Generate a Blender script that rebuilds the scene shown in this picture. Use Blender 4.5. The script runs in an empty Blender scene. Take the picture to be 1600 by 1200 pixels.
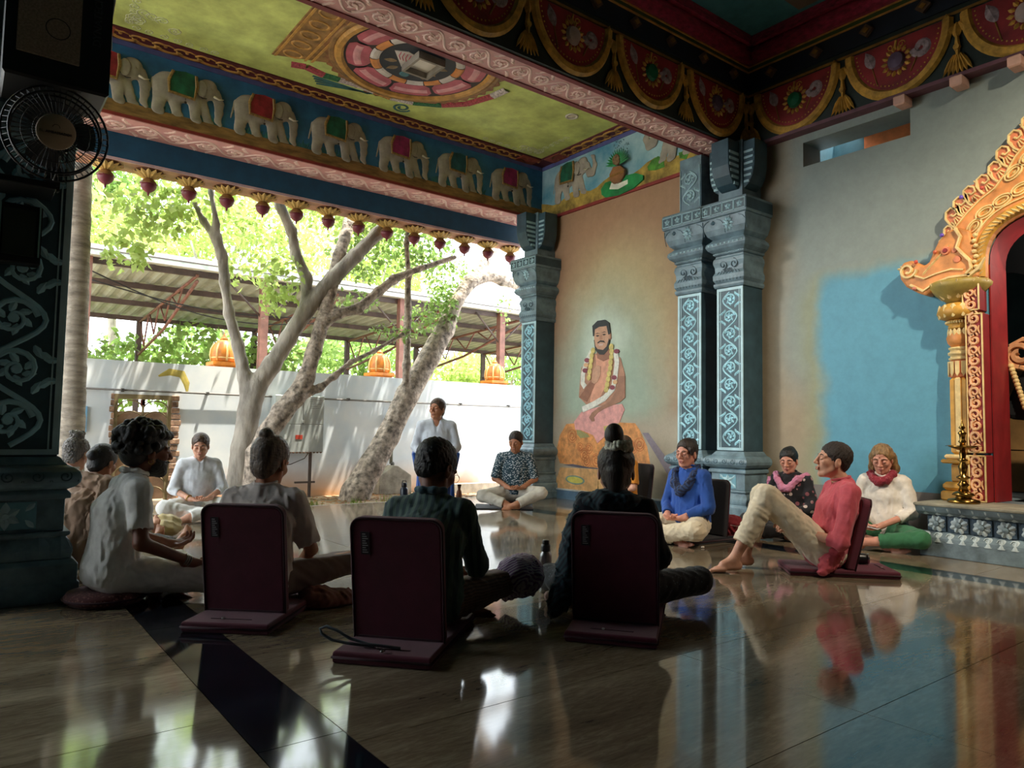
import bpy, math, random
import numpy as np
from mathutils import Vector, Matrix
random.seed(7)
PI = math.pi
SC = bpy.context.scene
COL = SC.collection

# ---------------------------------------------------------------- camera
EYE = np.array([0.0, 0.0, 0.97])
FPX = 1127.6


def cam_axes(yaw, pitch, roll):
    yaw, pitch, roll = (math.radians(a) for a in (yaw, pitch, roll))
    fw = np.array([math.cos(pitch) * math.cos(yaw), math.cos(pitch) * math.sin(yaw), math.sin(pitch)])
    rt = np.cross(fw, [0, 0, 1.0])
    rt /= np.linalg.norm(rt)
    up = np.cross(rt, fw)
    return rt * math.cos(roll) + up * math.sin(roll), -rt * math.sin(roll) + up * math.cos(roll), fw


RT, UP, FW = cam_axes(52.455, 3.638, 0.957)
cam_data = bpy.data.cameras.new('camera')
cam_data.sensor_width = 36.0
cam_data.lens = 36.0 * FPX / 1600.0
cam_data.clip_start = 0.02
cam_data.clip_end = 300.0
cam = bpy.data.objects.new('camera', cam_data)
m3 = Matrix((RT, UP, -FW)).transposed()
cam.matrix_world = Matrix.Translation(Vector(EYE)) @ m3.to_4x4()
COL.objects.link(cam)
SC.camera = cam

# ---------------------------------------------------------------- world, sun, lamps, exposure
world = bpy.data.worlds.new('sky')
SC.world = world
world.use_nodes = True
wn = world.node_tree
wn.nodes['Background'].inputs['Color'].default_value = (0.86, 0.94, 1.0, 1)
wn.nodes['Background'].inputs['Strength'].default_value = 6.4
SC.view_settings.view_transform = 'Standard'
SC.view_settings.look = 'None'
SC.view_settings.gamma = 1.0
SC.view_settings.use_curve_mapping = False
SC.view_settings.exposure = 0.0


def lamp(name, kind, loc, aim, energy, color, **kw):
    d = bpy.data.lights.new(name, kind)
    d.energy = energy
    d.color = color
    for k, v in kw.items():
        setattr(d, k, v)
    o = bpy.data.objects.new(name, d)
    o.location = loc
    if aim is not None:
        o.rotation_euler = (Vector(aim) - Vector(loc)).to_track_quat('-Z', 'Y').to_euler()
    COL.objects.link(o)
    return o


lamp('sun', 'SUN', (0, 0, 20), (-0.25, 0.13, 19.0), 17.0, (1.0, 0.95, 0.84), angle=0.012)
# hall ceiling spot beyond the right edge of view; other three are added fill
lamp('ceiling_spot_shrine', 'SPOT', (4.6, -0.3, 4.9), (6.7, 1.9, 1.6), 1000, (1.0, 0.86, 0.66), spot_size=1.35, spot_blend=1.0, shadow_soft_size=0.06)
lamp('fill_spot_sitters', 'SPOT', (1.7, 7.5, 4.8), (5.9, 3.4, 0.7), 900, (1.0, 0.94, 0.86), spot_size=1.0, spot_blend=0.8, shadow_soft_size=0.35)  # added fill for daylight from the open left side, no fixture there
lamp('niche_fill', 'POINT', (7.55, 1.6, 2.7), None, 30, (1.0, 0.93, 0.82), shadow_soft_size=0.05)  # added fill to lift the niche, no source known inside
lamp('fill_spot_mural', 'SPOT', (3.4, 6.6, 4.9), (6.9, 6.9, 1.6), 110, (1.0, 0.92, 0.82), spot_size=1.3, spot_blend=0.9, shadow_soft_size=0.2)  # added fill to brighten the mural wall, not at a fixture

# ---------------------------------------------------------------- tools: pixels of the photograph to points on planes


def ray(px, py):
    return RT * ((px - 800) / FPX) - UP * ((py - 600) / FPX) + FW


def on(px, py, axis, val):
    d = ray(px, py)
    return EYE + d * ((val - EYE[axis]) / d[axis])


def lin(c):
    return c / 12.92 if c <= 0.04045 else ((c + 0.055) / 1.055) ** 2.4


def rgb(h):
    h = h.lstrip('#')
    return tuple(lin(int(h[i:i + 2], 16) / 255) for i in (0, 2, 4))


# ---------------------------------------------------------------- materials
MATS = {}


def mat(name, col, rough=0.6, var=0.12, scale=6.0, bump=0.0, bscale=None, metal=0.0, spec=0.5, coat=0.0, stretch=(1, 1, 1), detail=4, col2=None, trans=0.0, sheen=0.0):
    if name in MATS:
        return MATS[name]
    m = bpy.data.materials.new(name)
    m.use_nodes = True
    nt = m.node_tree
    b = nt.nodes['Principled BSDF']
    c = rgb(col)
    tc = nt.nodes.new('ShaderNodeTexCoord')
    mp = nt.nodes.new('ShaderNodeMapping')
    mp.inputs['Scale'].default_value = stretch
    nt.links.new(tc.outputs['Object'], mp.inputs['Vector'])
    nz = nt.nodes.new('ShaderNodeTexNoise')
    nz.inputs['Scale'].default_value = scale
    nz.inputs['Detail'].default_value = detail
    nz.inputs['Roughness'].default_value = 0.6
    nt.links.new(mp.outputs['Vector'], nz.inputs['Vector'])
    rp = nt.nodes.new('ShaderNodeValToRGB')
    if col2:
        ca, cb = c, rgb(col2)
    else:
        ca = tuple(max(0, x * (1 - var * 1.6)) for x in c)
        cb = tuple(min(1, x * (1 + var * 1.6)) for x in c)
    rp.color_ramp.elements[0].position = 0.32
    rp.color_ramp.elements[1].position = 0.68
    rp.color_ramp.elements[0].color = (*ca, 1)
    rp.color_ramp.elements[1].color = (*cb, 1)
    nt.links.new(nz.outputs['Fac'], rp.inputs['Fac'])
    nt.links.new(rp.outputs['Color'], b.inputs['Base Color'])
    b.inputs['Roughness'].default_value = rough
    b.inputs['Metallic'].default_value = metal
    b.inputs['Specular IOR Level'].default_value = spec
    if coat:
        b.inputs['Coat Weight'].default_value = coat
        b.inputs['Coat Roughness'].default_value = 0.05
    if sheen:
        b.inputs['Sheen Weight'].default_value = sheen
    if bump:
        n2 = nt.nodes.new('ShaderNodeTexNoise')
        n2.inputs['Scale'].default_value = bscale or scale * 6
        n2.inputs['Detail'].default_value = 3
        nt.links.new(mp.outputs['Vector'], n2.inputs['Vector'])
        bp = nt.nodes.new('ShaderNodeBump')
        bp.inputs['Strength'].default_value = bump
        bp.inputs['Distance'].default_value = 0.02
        nt.links.new(n2.outputs['Fac'], bp.inputs['Height'])
        nt.links.new(bp.outputs['Normal'], b.inputs['Normal'])
    if trans:
        t = nt.nodes.new('ShaderNodeBsdfTranslucent')
        nt.links.new(rp.outputs['Color'], t.inputs['Color'])
        mx = nt.nodes.new('ShaderNodeMixShader')
        mx.inputs['Fac'].default_value = trans
        nt.links.new(b.outputs['BSDF'], mx.inputs[1])
        nt.links.new(t.outputs['BSDF'], mx.inputs[2])
        nt.links.new(mx.outputs['Shader'], nt.nodes['Material Output'].inputs['Surface'])
    MATS[name] = m
    return m


# ---------------------------------------------------------------- objects, labels
def tag(o, label=None, cat=None, group=None, kind=None):
    if label:
        o['label'] = label
    if cat:
        o['category'] = cat
    if group:
        o['group'] = group
    if kind:
        o['kind'] = kind
    return o


def empty(name, loc=(0, 0, 0), rz=0.0, label=None, cat=None, group=None):
    o = bpy.data.objects.new(name, None)
    o.location = loc
    o.rotation_euler = (0, 0, rz)
    o.empty_display_size = 0.1
    COL.objects.link(o)
    return tag(o, label, cat, group)


def copy_tree(o, parent=None):
    c = o.copy()
    COL.objects.link(c)
    if parent is not None:
        c.parent = parent
    for ch in list(o.children):
        copy_tree(ch, c)
    return c


def link_mesh(name, me, m, parent=None, smooth=False):
    if smooth is True:
        me.polygons.foreach_set('use_smooth', [True] * len(me.polygons))
    me.materials.append(m)
    o = bpy.data.objects.new(name, me)
    COL.objects.link(o)
    if parent is not None:
        o.parent = parent
    return o


class MB:
    """collects vertices and faces of one mesh"""

    def __init__(s):
        s.v = []
        s.f = []
        s.sm = []

    def add(s, vs, fs, smooth=False):
        n = len(s.v)
        s.v.extend(tuple(float(c) for c in p) for p in vs)
        s.f.extend(tuple(i + n for i in f) for f in fs)
        s.sm.extend([smooth] * len(fs))
        return s

    def box(s, x0, x1, y0, y1, z0, z1, bev=0.0):
        if bev:
            b = bev
            rings = [(z0, b), (z0 + b, 0), (z1 - b, 0), (z1, b)]
            vs = []
            for z, i in rings:
                vs += [(x0 + i, y0 + i, z), (x1 - i, y0 + i, z), (x1 - i, y1 - i, z), (x0 + i, y1 - i, z)]
            fs = [(3, 2, 1, 0), (12, 13, 14, 15)]
            for k in range(3):
                a = 4 * k
                fs += [(a + i, a + (i + 1) % 4, a + 4 + (i + 1) % 4, a + 4 + i) for i in range(4)]
            return s.add(vs, fs)
        vs = [(x0, y0, z0), (x1, y0, z0), (x1, y1, z0), (x0, y1, z0), (x0, y0, z1), (x1, y0, z1), (x1, y1, z1), (x0, y1, z1)]
        return s.add(vs, [(3, 2, 1, 0), (4, 5, 6, 7), (0, 1, 5, 4), (1, 2, 6, 5), (2, 3, 7, 6), (3, 0, 4, 7)])

    def prism(s, poly, mp, t0, t1):
        """closed outline in (u,v) given thickness t0..t1 along w through the mapping mp(u,v,w)"""
        n = len(poly)
        vs = [mp(u, v, t0) for u, v in poly] + [mp(u, v, t1) for u, v in poly]
        fs = [tuple(range(n - 1, -1, -1)), tuple(range(n, 2 * n))]
        fs += [(i, (i + 1) % n, n + (i + 1) % n, n + i) for i in range(n)]
        return s.add(vs, fs)

    def rings(s, rings, close=True, cap=True, smooth=True):
        n = len(rings[0])
        vs = [p for r in rings for p in r]
        fs = []
        for k in range(len(rings) - 1):
            a = k * n
            for i in range(n if close else n - 1):
                j = (i + 1) % n
                fs.append((a + i, a + j, a + n + j, a + n + i))
        if cap:
            fs.append(tuple(range(n - 1, -1, -1)))
            fs.append(tuple(range((len(rings) - 1) * n, len(rings) * n)))
        return s.add(vs, fs, smooth)

    def lathe(s, prof, n=16, c=(0, 0, 0), smooth=True, lobes=0, amp=0.0):
        rr = []
        for r, z in prof:
            ring = []
            for i in range(n):
                a = 2 * PI * i / n
                q = r * (1 + amp * math.cos(lobes * a)) if lobes else r
                ring.append((c[0] + q * math.cos(a), c[1] + q * math.sin(a), c[2] + z))
            rr.append(ring)
        return s.rings(rr, smooth=smooth)

    def stack(s, cx, cy, prof):
        """square moulding: (z, half x, half y) rings"""
        return s.rings([[(cx - hx, cy - hy, z), (cx + hx, cy - hy, z), (cx + hx, cy + hy, z), (cx - hx, cy + hy, z)] for z, hx, hy in prof], smooth=False)

    def tube(s, pts, rad, n=8, smooth=True):
        pts = [np.array(p, float) for p in pts]
        if not hasattr(rad, '__len__'):
            rad = [rad] * len(pts)
        up = np.array([0.3, 0.2, 0.93])
        rr = []
        prev = None
        for i, p in enumerate(pts):
            t = pts[min(i + 1, len(pts) - 1)] - pts[max(i - 1, 0)]
            t = t / (np.linalg.norm(t) + 1e-9)
            if prev is None:
                a = np.cross(t, up)
                if np.linalg.norm(a) < 0.1:
                    a = np.cross(t, [1, 0, 0])
            else:
                a = prev - t * (prev @ t)
            a = a / (np.linalg.norm(a) + 1e-9)
            prev = a
            b = np.cross(t, a)
            rr.append([p + rad[i] * (math.cos(2 * PI * k / n) * a + math.sin(2 * PI * k / n) * b) for k in range(n)])
        return s.rings(rr, smooth=smooth)

    def sphere(s, c, r, nu=10, nv=7):
        rx, ry, rz = r if hasattr(r, '__len__') else (r, r, r)
        vs = [(c[0], c[1], c[2] - rz)]
        for j in range(1, nv):
            p = -PI / 2 + PI * j / nv
            vs += [(c[0] + rx * math.cos(p) * math.cos(2 * PI * i / nu), c[1] + ry * math.cos(p) * math.sin(2 * PI * i / nu), c[2] + rz * math.sin(p)) for i in range(nu)]
        vs.append((c[0], c[1], c[2] + rz))
        fs = [(0, 1 + (i + 1) % nu, 1 + i) for i in range(nu)]
        for j in range(nv - 2):
            a = 1 + j * nu
            fs += [(a + i, a + (i + 1) % nu, a + nu + (i + 1) % nu, a + nu + i) for i in range(nu)]
        a = 1 + (nv - 2) * nu
        fs += [(a + i, a + (i + 1) % nu, len(vs) - 1) for i in range(nu)]
        return s.add(vs, fs, True)

    def ribbon(s, pts, wid, h, mp, w0=0.0):
        """carved ribbon: a low ridge along a curve in (u,v)"""
        n = len(pts)
        vs = []
        for i, (u, v) in enumerate(pts):
            a = pts[max(i - 1, 0)]
            b = pts[min(i + 1, n - 1)]
            dx, dy = b[0] - a[0], b[1] - a[1]
            l = math.hypot(dx, dy) + 1e-9
            w = wid[i] if hasattr(wid, '__len__') else wid
            nx, ny = -dy / l * w / 2, dx / l * w / 2
            vs += [mp(u + nx, v + ny, w0), mp(u + nx * .5, v + ny * .5, w0 + h), mp(u - nx * .5, v - ny * .5, w0 + h), mp(u - nx, v - ny, w0)]
        fs = []
        for i in range(n - 1):
            a = 4 * i
            for k in range(3):
                fs.append((a + k, a + k + 1, a + k + 5, a + k + 4))
        return s.add(vs, fs)

    def petal(s, u, v, ang, ln, wd, h, mp, w0=0.0, n=5, tip=0.0):
        """carved leaf or petal with a raised middle"""
        ca, sa = math.cos(ang), math.sin(ang)
        L, R = [], []
        for i in range(n + 1):
            t = i / n
            w = wd / 2 * math.sin(PI * min(1, t * (1 - tip) + 0.06)) ** 0.8
            L.append((t * ln, w))
            R.append((t * ln, -w))
        T = lambda p, w: mp(u + p[0] * ca - p[1] * sa, v + p[0] * sa + p[1] * ca, w)
        vs = []
        for i in range(n + 1):
            t = i / n
            vs += [T(L[i], w0), T((L[i][0], 0), w0 + h * (0.4 + 0.6 * math.sin(PI * t))), T(R[i], w0)]
        fs = []
        for i in range(n):
            a = 3 * i
            fs += [(a, a + 1, a + 4, a + 3), (a + 1, a + 2, a + 5, a + 4)]
        return s.add(vs, fs)

    def disc(s, u, v, r, h, mp, w0=0.0, n=14, ry=None, dome=0.0):
        ry = ry or r
        vs = [mp(u + r * math.cos(2 * PI * i / n), v + ry * math.sin(2 * PI * i / n), w0) for i in range(n)]
        vs += [mp(u + r * .82 * math.cos(2 * PI * i / n), v + ry * .82 * math.sin(2 * PI * i / n), w0 + h) for i in range(n)]
        vs.append(mp(u, v, w0 + h + dome))
        fs = [(i, (i + 1) % n, n + (i + 1) % n, n + i) for i in range(n)] + [(n + i, n + (i + 1) % n, 2 * n) for i in range(n)]
        return s.add(vs, fs)

    def mesh(s, name):
        me = bpy.data.meshes.new(name)
        me.from_pydata(s.v, [], s.f)
        me.polygons.foreach_set('use_smooth', s.sm)
        me.update()
        return me

    def obj(s, name, m, parent=None, bevel=0.0):
        o = link_mesh(name, s.mesh(name), m, parent)
        if bevel:
            md = o.modifiers.new('bevel', 'BEVEL')
            md.width = bevel
            md.segments = 2
            md.limit_method = 'ANGLE'
        return o


def arc(cu, cv, r, a0, a1, n=12, ry=None):
    ry = ry or r
    return [(cu + r * math.cos(a0 + (a1 - a0) * i / n), cv + ry * math.sin(a0 + (a1 - a0) * i / n)) for i in range(n + 1)]


def spiral(cu, cv, r0, r1, a0, turns, n=20):
    return [(cu + (r0 + (r1 - r0) * i / n) * math.cos(a0 + 2 * PI * turns * i / n), cv + (r0 + (r1 - r0) * i / n) * math.sin(a0 + 2 * PI * turns * i / n)) for i in range(n + 1)]


def vine(mb, mp, length, width, h=0.006, w0=0.0, cells=None, seed=1):
    """scrolling vine along u (0..length), v in -width/2..width/2"""
    rnd = random.Random(seed)
    W = width
    n = cells or max(1, round(length / (W * 0.85)))
    P = length / n
    st = []
    for i in range(n * 8 + 1):
        u = length * i / (n * 8)
        st.append((u, 0.40 * W * math.sin(PI * u / P)))
    mb.ribbon(st, 0.085 * W, h, mp, w0)
    for k in range(n):
        sg = 1 if k % 2 == 0 else -1
        cu, cv = (k + 0.5) * P, -0.04 * W * sg
        pts = spiral(cu, cv, 0.34 * W, 0.06 * W, -sg * PI * 0.05 + PI * 0.5 * sg, -1.35 * sg, 18)
        mb.ribbon(pts, [0.10 * W * (1 - 0.5 * i / 18) for i in range(19)], h * 1.1, mp, w0)
        mb.disc(cu, cv, 0.085 * W, h * 1.4, mp, w0, 8)
        for j in range(6):
            a = 2 * PI * j / 6 + 0.4 + rnd.uniform(-.2, .2)
            r = 0.2 * W
            mb.petal(cu + r * math.cos(a) * .55, cv + r * math.sin(a) * .55, a + sg * 0.9, 0.21 * W, 0.12 * W, h, mp, w0, 3)
        for j in range(3):
            mb.petal((k + 0.02 + 0.13 * j) * P, -sg * W * (0.26 + 0.07 * j), -sg * (0.5 + 0.5 * j), 0.24 * W, 0.13 * W, h, mp, w0, 3)
            mb.petal((k + 0.98 - 0.13 * j) * P, -sg * W * (0.26 + 0.07 * j), PI + sg * (0.5 + 0.5 * j), 0.24 * W, 0.13 * W, h, mp, w0, 3)
    return mb


# ---------------------------------------------------------------- smooth solid modelling (distance fields meshed by surface nets)
class Field:
    def __init__(s, lo, hi, h):
        s.h = h
        s.lo = np.array(lo, np.float32)
        n = np.ceil((np.array(hi) - s.lo) / h).astype(int) + 1
        s.n = n
        s.ax = [s.lo[i] + h * np.arange(n[i], dtype=np.float32) for i in range(3)]
        s.F = np.full(tuple(n), 1.0, np.float32)

    def sub(s, lo, hi):
        sl = []
        for i in range(3):
            a = int(np.clip(math.floor((lo[i] - s.lo[i]) / s.h), 0, s.n[i]))
            b = int(np.clip(math.ceil((hi[i] - s.lo[i]) / s.h) + 1, 0, s.n[i]))
            if b <= a:
                return None, None
            sl.append(slice(a, b))
        g = (s.ax[0][sl[0]][:, None, None], s.ax[1][sl[1]][None, :, None], s.ax[2][sl[2]][None, None, :])
        return tuple(sl), g

    def comb(s, sl, d, k, op):
        A = s.F[sl]
        if op == '-':
            d = -d
            if k > 0:
                t = np.clip(0.5 - 0.5 * (d - A) / k, 0, 1)
                s.F[sl] = A * t + d * (1 - t) + k * t * (1 - t)
            else:
                s.F[sl] = np.maximum(A, d)
        else:
            if k > 0:
                t = np.clip(0.5 + 0.5 * (d - A) / k, 0, 1)
                s.F[sl] = d * (1 - t) + A * t - k * t * (1 - t)
            else:
                s.F[sl] = np.minimum(A, d)

    def cap(s, a, b, ra, rb=None, k=0.02, op='+', lat=None, sq=1.0):
        """tapered capsule a-b; lat/sq widen its section along a direction"""
        rb = ra if rb is None else rb
        a = np.array(a, np.float32)
        b = np.array(b, np.float32)
        m = max(ra, rb) * max(1, sq) + k + 0.02
        sl, g = s.sub(np.minimum(a, b) - m, np.maximum(a, b) + m)
        if sl is None:
            return s
        ba = b - a
        q = [g[i] - a[i] for i in range(3)]
        l2 = float(ba @ ba) + 1e-9
        t = np.clip((q[0] * ba[0] + q[1] * ba[1] + q[2] * ba[2]) / l2, 0, 1)
        q = [q[i] - t * ba[i] for i in range(3)]
        d2 = q[0] ** 2 + q[1] ** 2 + q[2] ** 2
        if lat is not None:
            lat = np.array(lat, np.float32)
            lat = lat / np.linalg.norm(lat)
            l = q[0] * lat[0] + q[1] * lat[1] + q[2] * lat[2]
            d2 = d2 - l * l * (1 - 1 / (sq * sq))
        s.comb(sl, np.sqrt(np.maximum(d2, 0)) - (ra + t * (rb - ra)), k, op)
        return s

    def ell(s, c, r, R=None, k=0.02, op='+'):
        c = np.array(c, np.float32)
        r = np.array(r if hasattr(r, '__len__') else (r, r, r), np.float32)
        m = float(r.max()) + k + 0.02
        sl, g = s.sub(c - m, c + m)
        if sl is None:
            return s
        q = [g[i] - c[i] for i in range(3)]
        if R is not None:
            q = [q[0] * R[0][j] + q[1] * R[1][j] + q[2] * R[2][j] for j in range(3)]
        k0 = np.sqrt(sum((q[i] / r[i]) ** 2 for i in range(3)))
        k1 = np.sqrt(sum((q[i] / r[i] ** 2) ** 2 for i in range(3))) + 1e-6
        s.comb(sl, k0 * (k0 - 1) / k1, k, op)
        return s

    def half(s, p, n, k=0.0):
        """cut away everything on the side n points to"""
        n = np.array(n, np.float32)
        n = n / np.linalg.norm(n)
        d = (s.ax[0][:, None, None] - p[0]) * n[0] + (s.ax[1][None, :, None] - p[1]) * n[1] + (s.ax[2][None, None, :] - p[2]) * n[2]
        s.F = np.maximum(s.F, d)
        return s

    def fold(s, amp, freq, seed, stretch=(1, 1, 1), n=6, sharp=True):
        """creases: folded random waves near the surface"""
        rr = np.random.RandomState(seed)
        idx = np.nonzero(np.abs(s.F) < amp * 2 + s.h * 2.5)
        P = [s.ax[i][idx[i]] * stretch[i] for i in range(3)]
        w = [np.zeros(len(idx[0]), np.float32) for _ in range(3)]
        for _ in range(3):
            kk = rr.normal(size=3) * freq * 0.45
            ph = rr.uniform(0, 6.28)
            q = np.sin(kk[0] * P[0] + kk[1] * P[1] + kk[2] * P[2] + ph)
            for i in range(3):
                w[i] += q * rr.normal() * 0.5 / freq * 2
        D = np.zeros(len(idx[0]), np.float32)
        for j in range(n):
            kk = rr.normal(size=3)
            kk = kk / np.linalg.norm(kk) * freq * rr.uniform(0.6, 1.7)
            ph = rr.uniform(0, 6.28)
            q = np.sin(kk[0] * (P[0] + w[0]) + kk[1] * (P[1] + w[1]) + kk[2] * (P[2] + w[2]) + ph)
            D += (1 - 2 * np.abs(q)) * 0.8 if sharp else q
        s.F[idx] -= amp * D / n ** 0.5
        return s

    def mesh(s):
        F = s.F
        neg = F < 0
        c = neg[:-1, :-1, :-1].astype(np.int8)
        off = [(i, j, k) for i in (0, 1) for j in (0, 1) for k in (0, 1)]
        tot = np.zeros(c.shape, np.int8)
        nx, ny, nz = c.shape
        for i, j, k in off:
            tot += neg[i:i + nx, j:j + ny, k:k + nz]
        act = (tot > 0) & (tot < 8)
        I = np.nonzero(act)
        n = len(I[0])
        idx = np.full(c.shape, -1, np.int32)
        idx[I] = np.arange(n)
        val = np.stack([F[I[0] + i, I[1] + j, I[2] + k] for i, j, k in off], 1)
        po = np.array(off, np.float32)
        acc = np.zeros((n, 3), np.float32)
        cnt = np.zeros((n, 1), np.float32)
        for a in range(8):
            for b in range(a + 1, 8):
                if abs(po[a] - po[b]).sum() == 1:
                    va, vb = val[:, a:a + 1], val[:, b:b + 1]
                    x = (va < 0) != (vb < 0)
                    t = np.where(x, va / np.where(x, va - vb, 1), 0)
                    acc += np.where(x, po[a] + t * (po[b] - po[a]), 0)
                    cnt += x
        V = (acc / np.maximum(cnt, 1) + np.stack(I, 1)) * s.h + s.lo
        Q = []
        for ax in range(3):
            sh = [slice(None)] * 3
            a0 = list(sh)
            a1 = list(sh)
            o = [i for i in range(3) if i != ax]
            a0[ax] = slice(0, -1)
            a1[ax] = slice(1, None)
            for q in (a0, a1):
                for i in o:
                    q[i] = slice(1, -1)
            n0, n1 = neg[tuple(a0)], neg[tuple(a1)]
            E = np.nonzero(n0 != n1)
            if not len(E[0]):
                continue
            fl = n0[E]
            e = list(E)
            for i in o:
                e[i] = e[i] + 1
            def cell(d1, d2):
                w = list(e)
                w[o[0]] = e[o[0]] - d1
                w[o[1]] = e[o[1]] - d2
                return idx[tuple(w)]
            q = np.stack([cell(1, 1), cell(0, 1), cell(0, 0), cell(1, 0)], 1)
            if ax == 1:
                fl = ~fl
            q[~fl] = q[~fl][:, ::-1]
            Q.append(q)
        Q = np.concatenate(Q) if Q else np.zeros((0, 4), np.int32)
        Q = Q[(Q >= 0).all(1)]
        return V, Q


def quads_to_mesh(name, parts):
    """joins (V,Q) blocks into one smooth mesh"""
    V = np.concatenate([p[0] for p in parts]).astype(np.float32)
    o = np.cumsum([0] + [len(p[0]) for p in parts[:-1]])
    Q = np.concatenate([p[1] + k for p, k in zip(parts, o)]).astype(np.int32)
    me = bpy.data.meshes.new(name)
    me.vertices.add(len(V))
    me.vertices.foreach_set('co', V.ravel())
    me.loops.add(Q.size)
    me.loops.foreach_set('vertex_index', Q.ravel())
    me.polygons.add(len(Q))
    me.polygons.foreach_set('loop_start', np.arange(0, Q.size, 4, dtype=np.int32))
    me.polygons.foreach_set('use_smooth', np.ones(len(Q), bool))
    me.update(calc_edges=True)
    return me


# ---------------------------------------------------------------- the hall: floor, walls, beams, ceilings
XW, YO, ZB, ZC = 6.95, 8.34, 4.167, 5.0      # mural wall, opening beam, beam soffits, painted ceiling


def nodes_of(m):
    nt = m.node_tree
    return nt, nt.nodes['Principled BSDF']


def floor_mat(name, c1, c2, c3, rough, streak=0.5):
    m = bpy.data.materials.new(name)
    m.use_nodes = True
    nt, b = nodes_of(m)
    g = nt.nodes.new('ShaderNodeNewGeometry')
    mp = nt.nodes.new('ShaderNodeMapping')
    mp.inputs['Rotation'].default_value = (0, 0, math.radians(-38))
    mp.inputs['Scale'].default_value = (0.55, 2.6, 1)
    nt.links.new(g.outputs['Position'], mp.inputs['Vector'])
    out = []
    for sc, dt, v in ((1.1, 6, mp.outputs['Vector']), (26, 5, mp.outputs['Vector']), (2.2, 4, g.outputs['Position'])):
        n = nt.nodes.new('ShaderNodeTexNoise')
        n.inputs['Scale'].default_value = sc
        n.inputs['Detail'].default_value = dt
        n.inputs['Roughness'].default_value = 0.65
        n.inputs['Distortion'].default_value = 0.6
        nt.links.new(v, n.inputs['Vector'])
        out.append(n.outputs['Fac'])
    ad = nt.nodes.new('ShaderNodeMath')
    ad.operation = 'MULTIPLY_ADD'
    ad.inputs[1].default_value = streak
    nt.links.new(out[1], ad.inputs[0])
    nt.links.new(out[0], ad.inputs[2])
    r = nt.nodes.new('ShaderNodeValToRGB')
    e = r.color_ramp.elements
    e[0].position, e[1].position = 0.52, 0.98
    e[0].color, e[1].color = (*rgb(c1), 1), (*rgb(c3), 1)
    k = e.new(0.74)
    k.color = (*rgb(c2), 1)
    nt.links.new(ad.outputs[0], r.inputs['Fac'])
    nt.links.new(r.outputs['Color'], b.inputs['Base Color'])
    rr = nt.nodes.new('ShaderNodeMapRange')
    rr.inputs['To Min'].default_value = rough * 0.6
    rr.inputs['To Max'].default_value = rough * 1.5
    nt.links.new(out[2], rr.inputs['Value'])
    nt.links.new(rr.outputs['Result'], b.inputs['Roughness'])
    b.inputs['IOR'].default_value = 1.54
    b.inputs['Specular IOR Level'].default_value = 0.62
    return m


stone_m = floor_mat('brown_polished_stone', '#54483a', '#776a56', '#a0927c', 0.075)
black_m = floor_mat('black_granite', '#0b1118', '#121a24', '#27323f', 0.07, 0.35)
joint_m = mat('floor_joint', '#15120e', 0.8)

fl = empty('floor')
tag(fl, kind='structure')
MB().box(-3.2, XW, -1.6, 8.54, -0.12, -0.012).obj('slab_bed', joint_m, fl)


def slab(x0, x1, y0, y1, m, name='slab'):
    g = 0.0016
    MB().box(x0 + g, x1 - g, y0 + g, y1 - g, -0.012, 0.0).obj(name, m, fl)


rows = [-1.6] + [1.29 + 0.81 * k for k in range(-3, 9)] + [8.54]
xs_main = [1.035, 2.575, 4.115, 5.5]
for j in range(len(rows) - 1):
    for i in range(3):
        slab(xs_main[i], xs_main[i + 1], rows[j], rows[j + 1], stone_m)
    slab(5.76, XW, rows[j], rows[j + 1], stone_m)
rows2 = [-1.6] + [0.09 + 0.81 * k for k in range(0, 10)] + [8.54]
for j in range(len(rows2) - 1):
    slab(-0.8, 0.76, rows2[j], rows2[j + 1], stone_m)
    slab(-3.2, -0.8, rows2[j], rows2[j + 1], stone_m)
for y0, y1 in ((-1.6, 0.45), (0.45, 2.2), (2.2, 3.78), (3.78, 5.4), (5.4, 7.0), (7.0, 8.54)):
    slab(0.76, 1.035, y0, y1, black_m, 'black_slab')
    slab(5.5, 5.76, y0, y1, black_m, 'black_slab')


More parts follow.
